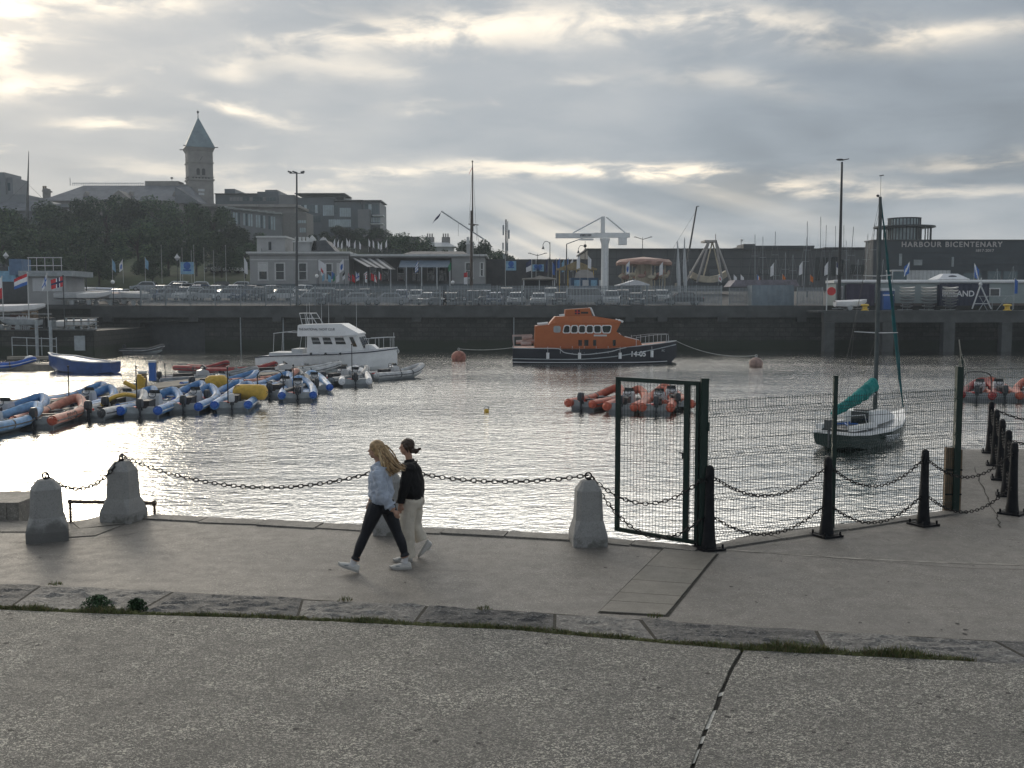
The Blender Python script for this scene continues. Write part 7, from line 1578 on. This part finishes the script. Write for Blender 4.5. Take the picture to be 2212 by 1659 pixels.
# fair stalls: blue kiosk, yellow ride
t = thing('blue_kiosk', 'blue fairground stall with rounded top at the foot of the crane', 'stall', (X(1262, 136), 136, gh(0, 136))); w_ = X(1292, 136)-X(1232, 136); h_ = Z(600, 136)-gh(0, 136)
mb = MB(); mb.bx(-w_/2, w_/2, 0, 2.5, 0, h_); mb.obj('body', [mat('kiosk_blue', (.04, .09, .17), .5, var=.2)], t)
mb = MB(); mb.prism([(-1.3, h_), (-1.1, h_+.7), (-.4, h_+1.05), (.4, h_+1.05), (1.1, h_+.7), (1.3, h_)], 'y', -.1, .1); mb.obj('sign_arch', [FR], t)
for k in range(4): mb = MB(); mb.bx(-w_/2+.5+k*1.1, -w_/2+1.3+k*1.1, -.05, -.004, h_-1.1, h_-.3); mb.obj('panel', [LG if k % 2 else fcol['sky']], t)
t = thing('yellow_ride', 'small yellow and brown fairground ride left of the crane mast', 'fairground ride', (X(1245, 145), 145, gh(0, 145))); h_ = Z(584, 145)-gh(0, 145)
for k in range(5): mb = MB(); mb.cyl((-2.4+k*1.2, 0, 0), (-2.4+k*1.2, 0, h_), .06); mb.obj('post', [YEL], t)
mb = MB(); mb.bx(-2.8, 2.8, -1, 1, h_, h_+.25); mb.prism([(-2.6, h_+.25), (0, h_+1.3), (2.6, h_+.25)], 'y', -.9, .9); mb.obj('roof', [mat('ride_ochre', (.28, .22, .12), .7, var=.3)], t)
# stone wall and hedge right of clubhouse
mb = MB(); mb.bx(X(1050, 158), X(1275, 158), 0, .6, 3, Z(560, 158)); o = tag(mb.obj('boundary_wall', [mat('dark_boundary_wall', (.06, .06, .065), .85, var=.3, sc_=.8)], None, (0, 158, 0)), 'dark boundary wall between the clubhouse and the fun fair', 'wall')
mb = MB(); mb.bx(X(740, 214), X(905, 214), 0, 3, 5, Z(511, 214)); tag(mb.obj('terrace_building', [mat('grey_brown_wall', (.11, .11, .105), .85, var=.25, sc_=.5)], None, (0, 214, 0)), 'low grey brown wall behind the white roof pennants', 'wall')
# ------------------------------------------------------------ old town hall with clock tower
YH = 240.0; SNE = mat('hall_stone', (.26, .25, .24), .85, var=.18, sc_=.35); LEAD = mat('hall_slate', (.16, .17, .19), .6, var=.2, sc_=.6, bump=.3, bs=3); COP = mat('spire_copper', (.17, .23, .26), .55, var=.2, sc_=.5)
t = thing('town_hall', 'old stone town hall with long hipped slate roof and ridge cresting behind the trees', 'building', (0, YH, 0))
bb = lambda mb, a, b, c, d, Y, dep, z0=None: mb.bx(X(a, Y), X(b, Y), Y-YH, Y-YH+dep, Z(d, Y) if z0 is None else z0, Z(c, Y))
ze = Z(434, YH); zr = Z(402, YH+8)
mb = MB(); bb(mb, 105, 400, 434, 0, YH, 18, z0=8); bb(mb, 400.5, 640, 447, 0, YH+4, 12, z0=8); mb.obj('wall', [SNE], t)
mb = MB(); mb.rings([[(X(96, YH), -.6, ze), (X(432, YH), -.6, ze), (X(432, YH), 18.6, ze), (X(96, YH), 18.6, ze)], [(X(162, YH), 7, zr), (X(398, YH), 7, zr), (X(398, YH), 10, zr), (X(162, YH), 10, zr)]]); rf = mb.obj('roof', [LEAD], t)
mb = MB(); 
for k in range(40): x = X(165, YH+7)+k*(X(318, YH+7)-X(165, YH+7))/39; mb.bx(x-.05, x+.05, 7, 7.1, zr, zr+.75)
mb.bx(X(165, YH+7), X(318, YH+7), 7, 7.08, zr+.5, zr+.6); mb.cyl((X(160, YH+7), 7, zr), (X(160, YH+7), 7, zr+1.9), .08); mb.obj('ridge_cresting', [LG], rf)
mb = MB(); bb(mb, 320, 392, 391, 402.5, YH+7, 4); bb(mb, 392.2, 412, 398, 404, YH+7, 4); mb.obj('ridge_parapet', [SNE], rf)
mb = MB(); mb.cyl((X(378, YH+8), 8, Z(391, YH+8)), (X(378, YH+8), 8, Z(385, YH+8)), .06); mb.ell((X(378, YH+8), 8, Z(384.5, YH+8)), (.35, .2, .25)); mb.obj('roof_finial', [SNE], rf)
mb = MB(); x = X(268, YH-1); mb.prism([(x-3.6, ze-.5), (x, ze+2.2), (x+3.6, ze-.5)], 'y', -2.5, 3); mb.obj('gable', [SNE], t)
for px in (195, 290, 385): mb = MB(); x = X(px, YH+2); z = Z(418, YH+2); mb.prism([(x-.6, z-.6), (x, z+.5), (x+.6, z-.6)], 'y', 1.2, 3.2); mb.obj('roof_vent', [SNE], rf)
mb = MB(); bb(mb, 100, 111, 407, 435, YH+3, 1.6); bb(mb, 98.5, 112.5, 411, 414, YH+2.7, 2.2); chn = mb.obj('chimney', [SNE], t)
for px in (103.5, 108): mb = MB(); x = X(px, YH+4); mb.cyl((x, 3.8, Z(407, YH+4)), (x, 3.8, Z(402, YH+4)), .22); mb.obj('chimney_pot', [WOOD], chn)
mb = MB(); p0 = [(395, 405), (430, 432)]; mb.rings([[(X(396, YH+3), -1, Z(404, YH)), (X(396, YH+3), 6, Z(404, YH)), (X(396, YH+3), 6, Z(440, YH)), (X(396, YH+3), -1, Z(440, YH))], [(X(436, YH), -1, Z(436, YH)), (X(436, YH), 6, Z(436, YH)), (X(436, YH), 6, Z(440, YH)), (X(436, YH), -1, Z(440, YH))]]); mb.obj('side_roof', [LEAD], t)
mb = MB(); bb(mb, 430, 645, 441, 447, YH+3, 14); mb.rings([[(X(470, YH+3), 2, Z(437, YH+3)), (X(470, YH+3), 14, Z(437, YH+3)), (X(470, YH+3), 14, Z(441, YH+3)), (X(470, YH+3), 2, Z(441, YH+3))], [(X(640, YH+3), 2, Z(452, YH+3)), (X(640, YH+3), 14, Z(452, YH+3)), (X(640, YH+3), 14, Z(455, YH+3)), (X(640, YH+3), 2, Z(455, YH+3))]]) if False else bb(mb, 430, 560, 441, 446, YH+2, 12); mb.obj('eaves', [SNE], t)
# tower, turned a little so that two faces show
YTW = 250.0; o = Vector((X(437, YTW), YTW, 10.0)); t = thing('clock_tower', 'tall stone clock tower with belfry arches and pale blue pyramid spire', 'tower', o, rad(24))
hw_ = 2.85; zz = lambda py: at(437, py, YTW).z - 10
def sq(mb, h, z0, z1, h2=None, mi=0): h2 = h2 or h; mb.rings([[(-h, -h, z0), (h, -h, z0), (h, h, z0), (-h, h, z0)], [(-h2, -h2, z1), (h2, -h2, z1), (h2, h2, z1), (-h2, h2, z1)]], mi)
mb = MB(); sq(mb, hw_, 0, zz(322)); bd = mb.obj('shaft', [SNE], t)
mb = MB(); sq(mb, hw_+.28, zz(392), zz(389)); mb.obj('cornice', [SNE], t)
mb = MB(); sq(mb, hw_+.22, zz(354.6), zz(353)); mb.obj('string_course', [SNE], t); mb = MB(); sq(mb, hw_+.05, zz(330), zz(322), hw_+.5); mb.obj('corbel_table', [SNE], t); mb = MB(); sq(mb, hw_+.18, zz(385), zz(383.5)); mb.obj('string_course', [SNE], t)
mb = MB(); sq(mb, hw_+.55, zz(321.6), zz(254), .06); mb.obj('spire', [COP], t)
mb = MB(); mb.cyl((0, 0, zz(256)), (0, 0, zz(243)), .12, .07); mb.ell((0, 0, zz(242)), (.28, .28, .35)); mb.obj('finial', [DG], t, smooth=50)
for a in (-1, 1):
    for b in (-1, 1):
        mb = MB(); mb.cyl((a*(hw_+.2), b*(hw_+.2), zz(321)), (a*(hw_+1.1), b*(hw_+1.1), zz(321)), .12, n=6); mb.obj('gargoyle', [SNE], t)
for f in range(4):     # clock face and arches on each side
    r_ = f*pi/2; M3 = Matrix.Rotation(r_, 3, 'Z')
    def put(mb_, name, m_, parent=t, sm=False): o_ = mb_.obj(name, m_, parent, None, 0, sm); o_.rotation_euler = (0, 0, r_); return o_
    mb = MB(); mb.lathe([(1.25, -.06), (1.25, .05), (.95, .06)], (0, -hw_-.02, zz(347)), 20, 0, pi/2); rg = put(mb, 'clock_surround', [SNE])
    mb = MB(); mb.lathe([(.02, -.06), (.98, -.06), (.98, .02)], (0, -hw_-.03, zz(347)), 20, 0, pi/2); mb.obj('clock_face', [LG], rg)
    mb = MB(); mb.box((.22, -hw_-.12, zz(347)+.3), (.09, .03, .75), ry=.6); mb.box((-.12, -hw_-.12, zz(347)-.25), (.10, .03, .55), ry=.45); mb.obj('clock_hands', [BKP], rg)
    for dx in (-.62, .62):
        mb = MB(); z0, z1 = zz(381), zz(370); pts = [(dx-.38, z0), (dx+.38, z0), (dx+.38, z1)] + [(dx+.38*math.cos(a), z1+.38*math.sin(a)) for a in [k*pi/6 for k in range(1, 6)]] + [(dx-.38, z1)]
        mb.prism(pts, 'y', -hw_-.03, -hw_-.006); put(mb, 'belfry_arch', [BKP])
    for dx in (-1.8, -1.1, -.4, .4, 1.1, 1.8):
        mb = MB(); mb.box((dx, -hw_-.05, zz(387)), (.3, .08, .3)); put(mb, 'baluster_opening', [BKP])
    for k, (z, w2) in enumerate(((404, 1.3), (413, 1.5), (421, 1.3))): mb = MB(); mb.bx(-w2/2, w2/2, -hw_-.06, -hw_-.004, zz(z)-.3, zz(z)+.25); put(mb, 'blind_panel', [LG if k else SNE])
# modern block at the far left with spire
YM = 230.0; CONM = mat('pale_modern_panels', (.20, .215, .235), .6, var=.1, sc_=.3)
t = thing('modern_block', 'stepped grey modern block at the far left behind the trees', 'building', (0, YM, 0)); bb = lambda mb, a, b, c, d, Y, dep, z0=None: mb.bx(X(a, Y), X(b, Y), Y-YM, Y-YM+dep, Z(d, Y) if z0 is None else z0, Z(c, Y))
mb = MB(); bb(mb, -120, 100, 448, 0, YM, 16, z0=8); bb(mb, -120, 64, 420, 447.5, YM+2, 12); bb(mb, -60, 20, 372, 419.5, YM+4, 8); bb(mb, 20.4, 37, 383, 419.5, YM+5, 7); mb.obj('wall', [CONM], t)
mb = MB(); mb.rings([[(X(-120, YM), -1, Z(448, YM)), (X(150, YM), -1, Z(460, YM)), (X(150, YM), 10, Z(460, YM)), (X(-120, YM), 10, Z(448, YM))], [(X(-120, YM), 3, Z(424, YM)), (X(104, YM), 3, Z(432, YM)), (X(104, YM), 8, Z(432, YM)), (X(-120, YM), 8, Z(424, YM))]]); mb.obj('roof', [LEAD], t)
for a, b, c, d in ((26, 31, 395, 412), (60, 68, 468, 480), (78, 90, 462, 480), (98, 106, 462, 476), (40, 54, 468, 478)): mb = MB(); bb(mb, a, b, c, d, YM-.1 if c > 430 else YM+4.9, .08); mb.obj('window', [GLB], t)
mb = MB(); bb(mb, 100, 160, 441, 447, YM-2, 6); mb.obj('clerestory', [CONM], t)
o = Vector((X(64, 228), 228, Z(428, 228))); t = thing('needle_spire', 'slender tapering spire with stay wires at the far left roofline', 'spire', o); a = at(62, 326, 228)-o
mb = MB(); mb.cyl((0, 0, -6), a, .42, .05, 8); mb.obj('needle', [DG], t, smooth=50); mb = MB(); [mb.cyl(a*.33, (s_*4.5, 0, -.5), .03, n=4) for s_ in (-.9, .9)]; mb.obj('stay_wire', [DG], t)
# modern apartments
YP = 270.0; t = thing('apartment_block', 'modern dark glass and panel apartment blocks stepping down right of the clock tower', 'building', (0, YP, 0)); APD = mat('apartment_dark_panel', (.085, .105, .125), .5, var=.15, sc_=.3); APG = mat('apartment_grey_panel', (.18, .19, .20), .6, var=.12, sc_=.3); APW = mat('curtain_glass', (.42, .50, .54), .12, .1, var=.2, sc_=.5)
bb = lambda mb, a, b, c, d, Y, dep, z0=None: mb.bx(X(a, Y), X(b, Y), Y-YP, Y-YP+dep, Z(d, Y) if z0 is None else z0, Z(c, Y))
for (a, b, c, Y, m_) in ((470, 605, 419, YP+6, APD), (490, 512, 408, YP+8, APD), (560, 606, 414, YP+3, APD), (577, 603, 410, YP+5, APG), (606.5, 640, 421, YP, APG), (640.5, 725, 427, YP-2, APD), (660, 745, 419, YP+5, APD), (725.5, 782, 436, YP-4, APD), (760, 784, 443, YP-6, APD), (784.5, 822, 436, YP-5, APD), (775, 800, 452, YP-8, APG)):
    mb = MB(); bb(mb, a, b, c, 0, Y, 14, z0=8); mb.obj('block', [m_], t)
for (a, b, c, Y) in ((640, 748, 417, YP-3), (722, 786, 431.5, YP-5), (775, 826, 432, YP-6.5), (468, 606, 417.5, YP+5)): mb = MB(); bb(mb, a, b, c, c+1.8, Y, 12); mb.obj('roof_slab', [RFD], t)
def bays(a, b, c, d, Y, n, m_=APW, g=.25, m2=None):
    for k in range(n):
        x0 = a+(b-a)*k/n; x1 = a+(b-a)*(k+1)/n; mb = MB(); bb(mb, x0+g, x1-g, c, d, Y-.08, .07); mb.obj('window', [m_ if (m2 is None or R.random() < .6) else m2], t)
bays(700, 724, 443, 466, YP-2, 7); bays(736, 780, 449, 468, YP-4, 12); bays(712, 765, 474, 490, YP-4.2, 12); bays(648, 695, 443, 460, YP-2, 8, GLB, .4, APW); bays(648, 695, 466, 480, YP-2, 8, GLB, .4); bays(500, 600, 426, 434, YP+2.9, 14, GLB, .6, APG); bays(702, 744, 423, 426, YP+4.9, 8); bays(790, 820, 441, 462, YP-5, 4, GLB, .4, APW); bays(800, 824, 470, 480, YP-5, 4, APW, .5); bays(610, 640, 455, 462, YP-.1, 4, APW, .8); bays(725, 732, 445, 462, YP-4, 2, GLB)
mb = MB(); bb(mb, 806, 829, 464, 466.5, YP-7.5, 4); bb(mb, 802, 828, 482, 484.5, YP-7.5, 4); mb.obj('balcony', [LG], t)
YQ = 235.0; t = thing('office_building', 'low civic building with tall pale window piers below the apartments', 'building', (0, YQ, 0)); bb = lambda mb, a, b, c, d, Y, dep, z0=None: mb.bx(X(a, Y), X(b, Y), Y-YQ, Y-YQ+dep, Z(d, Y) if z0 is None else z0, Z(c, Y))
mb = MB()
for k in range(8):
    a, b = 475+k*17, 475+(k+1)*17; bb(mb, a, b, 449+k*1.9, 0, YQ, 8, z0=8)
mb.obj('wall', [APG], t); mb = MB()
for k in range(8): a = 475+k*17; bb(mb, a, a+17.05, 445+k*1.9, 448.9+k*1.9, YQ-.8, 9)
mb.obj('eaves', [mat('pale_eaves', (.30, .31, .31), .7, var=.1)], t)
for k in range(18):
    a = 502+k*5.4
    if k % 5 == 4: continue
    mb = MB(); bb(mb, a, a+3.4, 455+(a-475)*.11, 478+(a-475)*.16, YQ-.1, .08); mb.obj('window', [APW if k % 3 else GLB], t)
mb = MB(); bb(mb, 611.5, 665, 459, 0, YQ+1, 8, z0=8); mb.obj('wall', [mat('beige_grey_render', (.19, .185, .18), .8, var=.1)], t)
for k in range(4): mb = MB(); bb(mb, 644+k*5, 648+k*5, 476, 482, YQ+.9, .08); mb.obj('window', [APW], t)
for k in range(3): mb = MB(); bb(mb, 650+k*4.5, 653.5+k*4.5, 492, 502, YQ+.9, .08); mb.obj('window', [APW], t)
t = thing('small_house', 'small white house roof between the trees right of the apartments', 'house', (X(940, 200), 200, 5)); h_ = Z(533, 200)-5
mb = MB(); mb.bx(-3.5, 3.5, 0, 5, 0, h_); mb.obj('wall', [TRM], t); mb = MB(); mb.rings([[(-4.2, -.5, h_), (4.2, -.5, h_), (4.2, 5.5, h_), (-4.2, 5.5, h_)], [(-2.5, 1.5, h_+.9), (2.5, 1.5, h_+.9), (2.5, 3.5, h_+.9), (-2.5, 3.5, h_+.9)]]); mb.obj('roof', [LG], t)
for a in (-1.9, 1.2): mb = MB(); mb.bx(a, a+1.6, 2, 3, h_+.6, h_+2.0); [mb.cyl((a+.3+k*.45, 2.5, h_+2), (a+.3+k*.45, 2.5, h_+2.7), .13) for k in range(3)]; mb.obj('chimney', [SNE], t)
# ------------------------------------------------------------ boat yard at the left
YL = 97.0; t = thing('slip_wall', 'dark stone landing quay at the left below the far quay wall', 'landing quay', (X(-120, YL), YL, ZW)); w_ = X(200, YL)-X(-120, YL); h_ = Z(715, YL)-ZW
mb = MB(); mb.bx(0, w_, 0, 15, -2, h_); mb.obj('wall_face', [WALLM], t); mb = MB(); mb.bx(0, w_+.1, -.2, .3, h_+.002, h_+.14); mb.obj('coping', [BEAM], t)
for px in (80, 110): mb = MB(); x = X(px, YL)-X(-120, YL); mb.cyl((x, -.35, -1), (x, -.35, h_+1.0), .16, n=8); mb.obj('timber_pile', [GP], t)
mb = MB(); x = X(158, YL)-X(-120, YL); mb.bx(x, x+1.0, -.1, -.004, .6, 2.0); mb.obj('wall_plate', [GP], t)
t = thing('guard_rail', 'timber guard rail along the right end of the landing quay', 'railing', (X(138, YL), YL+.3, ZW+h_+.14)); L = X(202, YL)-X(138, YL)
for k in range(5): mb = MB(); mb.bx(k*L/4-.07, k*L/4+.07, 0, .12, 0, 1.15); mb.obj('rail_post', [GP], t)
for z in (.35, .75, 1.12): mb = MB(); mb.bx(-.1, L+.3, -.05, -.002, z-.05, z+.05); mb.obj('rail', [mat('rail_timber', (.22, .21, .19), .8)], t)
t = trailer_boat((X(15, YL+3), YL+3, ZW+h_), rad(0), 7.4, W_, WF, 'long white sailing boat hull on a cradle at the far left', 'boats on the landing quay', 1.75)
trailer_boat((X(40, YL+1.5), YL+1.5, ZW+h_), rad(170), 4.2, GP, gc_[0], 'grey dinghy under a cover below the long white hull', 'boats on the landing quay', .5)
trailer_boat((X(165, YL+2.5), YL+2.5, ZW+h_), rad(3), 3.6, W_, gc_[3], 'low white dinghy behind the timber guard rail', 'boats on the landing quay', .3)
for i, (px, hgt, m_) in enumerate(((35, 1.6, mat('brown_crate', (.09, .05, .045), .8)), (95, 1.2, DG), (118, .9, GP), (58, 1.9, WOOD))):
    mb = MB(); mb.bx(-.6, .6, 0, .9, 0, hgt)
    for k in range(4): mb.bx(-.6+k*.32, -.5+k*.32, -.04, -.003, 0, hgt)
    tag(mb.obj('storage_crate', [m_], None, (X(px, YL+5), YL+5, ZW+h_), R.uniform(-.2, .2)), ['brown', 'dark', 'grey', 'tall wooden'][i] + ' storage crate among the boats on the landing quay', 'crate', 'crates on the landing quay')
t = thing('stacked_rails', 'white slatted gate panels leaning on the landing quay', 'gate panels', (X(48, YL+.8), YL+.8, ZW+h_))
for k in range(7): mb = MB(); mb.bx(k*.18-.6, k*.18-.52, 0, .05, 0, 1.35+.1*(k % 2)); mb.obj('slat_board', [LG], t)
t = thing('access_bridge', 'steel gangway with rails leading down to the small float at the left', 'gangway', (X(22, 90), 90, ZW+.5)); 
mb = MB(); mb.bx(-.5, 4.2, 0, .9, -.35, -.1); mb.obj('float_deck', [PT], t)
for k in range(4): mb = MB(); mb.cyl((k*1.3, 0, 0), (k*1.3, 0, 1.6), .04); mb.obj('rail_post', [GP], t)
mb = MB(); mb.cyl((0, 0, 1.6), (3.9, 0, 1.45), .04); mb.cyl((0, 0, .9), (3.9, 0, .8), .03); mb.obj('hand_rail', [GP], t)
t = thing('float_dock', 'low dark floating dock at the left behind the blue wooden boat', 'dock', (X(118, 78), 78, ZW)); mb = MB(); mb.bx(-9, 0, 0, 2, -.2, .42); mb.obj('deck', [PT], t)
p = at(78, 772, 80); mb = MB(); mb.ell((0, 0, .3), (.45, .35, .32), 12, 8); tag(mb.obj('round_fender', [W_], None, (p.x, 79, ZW+.45), smooth=50), 'white round fender lying on the floating dock', 'fender')
# flat roofed box building at the left with roof rail
YG = 117.0; t = thing('control_cabin', 'grey flat-roofed harbour cabin with rooftop railing at the left', 'cabin', (X(62, YG), YG, 3.0)); w_ = X(144, YG)-X(62, YG); h_ = Z(597, YG)-3.0
mb = MB(); mb.bx(0, w_, 0, 5, 0, h_); mb.obj('wall', [REN], t); mb = MB(); mb.bx(-.8, w_+.9, -.6, 5.4, h_+.002, h_+.62); mb.obj('roof_slab', [GP], t)
mb = MB(); mb.bx(.5, w_-.5, -.04, -.004, 1.6, h_-.2); mb.obj('shutter', [LG], t)
for k in range(5): mb = MB(); mb.cyl((.3+k*(w_-.6)/4, -.4, h_+.62), (.3+k*(w_-.6)/4, -.4, h_+2.1), .04); mb.obj('rail_post', [LG], t)
for z in (1.2, 2.1): mb = MB(); mb.cyl((.2, -.4, h_+z), (w_-.2, -.4, h_+z), .045); mb.obj('roof_rail', [LG], t)
t = thing('blue_container', 'pale blue and white trailer unit at the far left behind the flags', 'trailer', (X(-10, 122), 122, 3.3)); w_ = X(50, 122)-X(-10, 122); z0, z1 = Z(590, 122)-3.3, Z(576, 122)-3.3
mb = MB(); mb.bx(0, w_*.75, 0, 2.4, z0-1, z1); mb.obj('body', [fcol['sky']], t); mb = MB(); mb.bx(w_*.55, w_, -.1, 2.3, z0-.2, z1+.9); mb.obj('sign_box', [mat('dull_blue_box', (.10, .17, .28), .6)], t); mb = MB(); mb.bx(0, w_*.5, -.02, -.003, z1-.5, z1); mb.bx(-2, w_+2, 0, 2.4, 0, z0-1.01); mb.obj('base', [DG], t)
# ------------------------------------------------------------ trees
LEAFM = []
for nm_, c in (('a', (.048, .080, .045)), ('b', (.075, .115, .055)), ('c', (.030, .052, .034))): LEAFM.append(mat('foliage_' + nm_, c, .75, var=.35, sc_=.5, spec=.2))
for m_ in LEAFM:
    t_ = m_.node_tree; b_ = t_.nodes['Principled BSDF']; src = b_.inputs['Base Color'].links[0].from_socket
    oi = t_.nodes.new('ShaderNodeObjectInfo'); sc2 = t_.nodes.new('ShaderNodeVectorMath'); sc2.operation = 'SCALE'
    t_.links.new(src, sc2.inputs[0]); t_.links.new(mth('ADD', .65, mth('MULTIPLY', oi.outputs['Random'], 1.0, nt=t_), nt=t_), sc2.inputs['Scale']); t_.links.new(sc2.outputs[0], b_.inputs['Base Color'])
BARK = mat('bark', (.05, .042, .035), .9, var=.3)
def crown_mesh(seed, n=7000, s=.32, nl=15, flat=.75):
    Rr = random.Random(seed); mb = MB(); lobes = []
    for k in range(nl):
        a, r_, z = Rr.uniform(0, 2*pi), Rr.uniform(.1, .72)**.8, Rr.uniform(-.55, .75); q = math.sqrt(max(0, 1-(z*.9)**2))
        lobes.append((Vector((r_*math.cos(a)*q, r_*math.sin(a)*q, z*flat)), Rr.uniform(.22, .42)))
    for i in range(n):
        c, r_ = Rr.choice(lobes); d = Vector((Rr.gauss(0, 1), Rr.gauss(0, 1), Rr.gauss(0, 1))).normalized(); rr_ = r_*Rr.uniform(.55, 1.08)
        p = c + d*rr_; a_ = Euler((Rr.uniform(-1, 1), Rr.uniform(-1, 1), Rr.uniform(0, 6.3))).to_matrix(); w_ = s*Rr.uniform(.5, 1.2)/7
        P = [p + a_@Vector(v_)*w_ for v_ in ((-1, -.2, 0), (0, -.7, .2), (1, 0, 0), (.1, .7, .1))]
        mb.add(P, [(0, 1, 2, 3)], 0 if Rr.random() < .5 else (1 if Rr.random() < .5 else 2))
    return mb.mesh('crown', LEAFM)
def trunk_mesh(seed):
    Rr = random.Random(seed); mb = MB(); mb.tube([(0, 0, -1.6), (.02, 0, -.8), (-.02, .02, -.2), (0, 0, .3)], [.055, .042, .034, .015], 8)
    for k in range(7): a = k*.9; mb.tube([(0, 0, -.7+k*.1), (.25*math.cos(a), .25*math.sin(a), -.35+k*.12), (.55*math.cos(a), .55*math.sin(a), -.05+k*.1)], [.022, .014, .005], 5)
    return mb.mesh('trunk', [BARK], 50)
crowns = [crown_mesh(11), crown_mesh(12, nl=18), crown_mesh(13, flat=.85), crown_mesh(14, nl=12)]; trunks = [trunk_mesh(1), trunk_mesh(2)]
def tree(px, ytop, wpx, Y, label, k, group=None, hz=None, name='broadleaf_tree'):
    x = X(px, Y); g_ = gh(x, Y); ztop = Z(ytop, Y); w_ = wpx/FD*Y/2*1.08; H = ztop-g_; hz = hz or H*.52
    t = thing(name, label, 'tree', (x, Y, g_), 0, group)
    o = bpy.data.objects.new('crown', crowns[k % 4]); COL.objects.link(o); o.parent = t; cr = min(hz, H*.62); o.scale = (w_, w_*.8, cr*.93); o.location = (0, 0, H-cr*.98); o.rotation_euler = (0, 0, k*1.7)
    q = bpy.data.objects.new('trunk', trunks[k % 2]); COL.objects.link(q); q.parent = t; hh_ = H-cr*.9; q.scale = (hh_*.6+1, hh_*.6+1, (hh_+.3)/1.6); q.location = (0, 0, hh_)
TL = [(-30, 426, 150, 178), (45, 432, 130, 188), (115, 426, 130, 200), (175, 418, 120, 205), (235, 408, 125, 208), (300, 405, 135, 208), (355, 416, 120, 205), (410, 426, 110, 200), (465, 433, 100, 195), (505, 466, 90, 190), (548, 492, 80, 186),
      (10, 490, 140, 166), (90, 480, 130, 168), (160, 470, 130, 170), (230, 468, 130, 170), (300, 470, 130, 170), (365, 476, 120, 168), (425, 484, 110, 168), (480, 498, 100, 166), (530, 516, 80, 165), (60, 530, 110, 156), (140, 535, 110, 156), (215, 528, 110, 156), (330, 540, 100, 156)]
for i, (px, yt, wp, Y) in enumerate(TL): tree(px, yt, wp, Y, 'dark green broadleaf tree of the wooded bank, %s in the %s row' % ((ORD[i], 'upper') if i < 11 else ((ORD[i-11], 'middle') if i < 20 else (ORD[i-20], 'lowest'))), i, 'trees of the wooded bank')
for i, (px, yt, wp, Y, l) in enumerate(((728, 482, 105, 205, 'rounded tree in front of the glass apartments'), (800, 486, 90, 210, 'tree at the right foot of the apartments'), (855, 497, 110, 200, 'tree on the slope right of the apartments'), (895, 498, 115, 192, 'large dark tree above the right part of the clubhouse roof'), (992, 508, 95, 192, 'dark tree left of the signal mast'), (1030, 505, 100, 188, 'tall dark tree behind the signal mast'), (1072, 522, 110, 182, 'dark tree between the signal and telecom masts'), (585, 500, 70, 178, 'dark tree behind the left end of the clubhouse'), (665, 500, 70, 182, 'dark tree behind the clubhouse chimneys'), (640, 505, 60, 176, 'small tree beside the floodlight mast'))):
    tree(px, yt, wp, Y, l, i+3, 'trees behind the clubhouse')
for i, px in enumerate(range(1090, 1262, 17)): tree(px, 552 + (i % 3)*1.5 + i*.3, 30, 160, 'clipped dark bush topping the boundary wall, %s from the left' % ORD[i], i, 'bushes above the boundary wall', name='bush')
# ------------------------------------------------------------ haze
mb = MB(); mb.bx(-440, 440, -30, 440, -5.5, 58)
hm = bpy.data.materials.new('haze_air'); hm.use_nodes = True; t_ = hm.node_tree
for n in list(t_.nodes): t_.nodes.remove(n)
pv = t_.nodes.new('ShaderNodeVolumePrincipled'); pv.inputs['Color'].default_value = (.80, .90, 1.0, 1); pv.inputs['Density'].default_value = HAZE; pv.inputs['Anisotropy'].default_value = .3
om = t_.nodes.new('ShaderNodeOutputMaterial'); t_.links.new(pv.outputs[0], om.inputs['Volume'])
tag(mb.obj('haze', [hm]), kind='stuff')
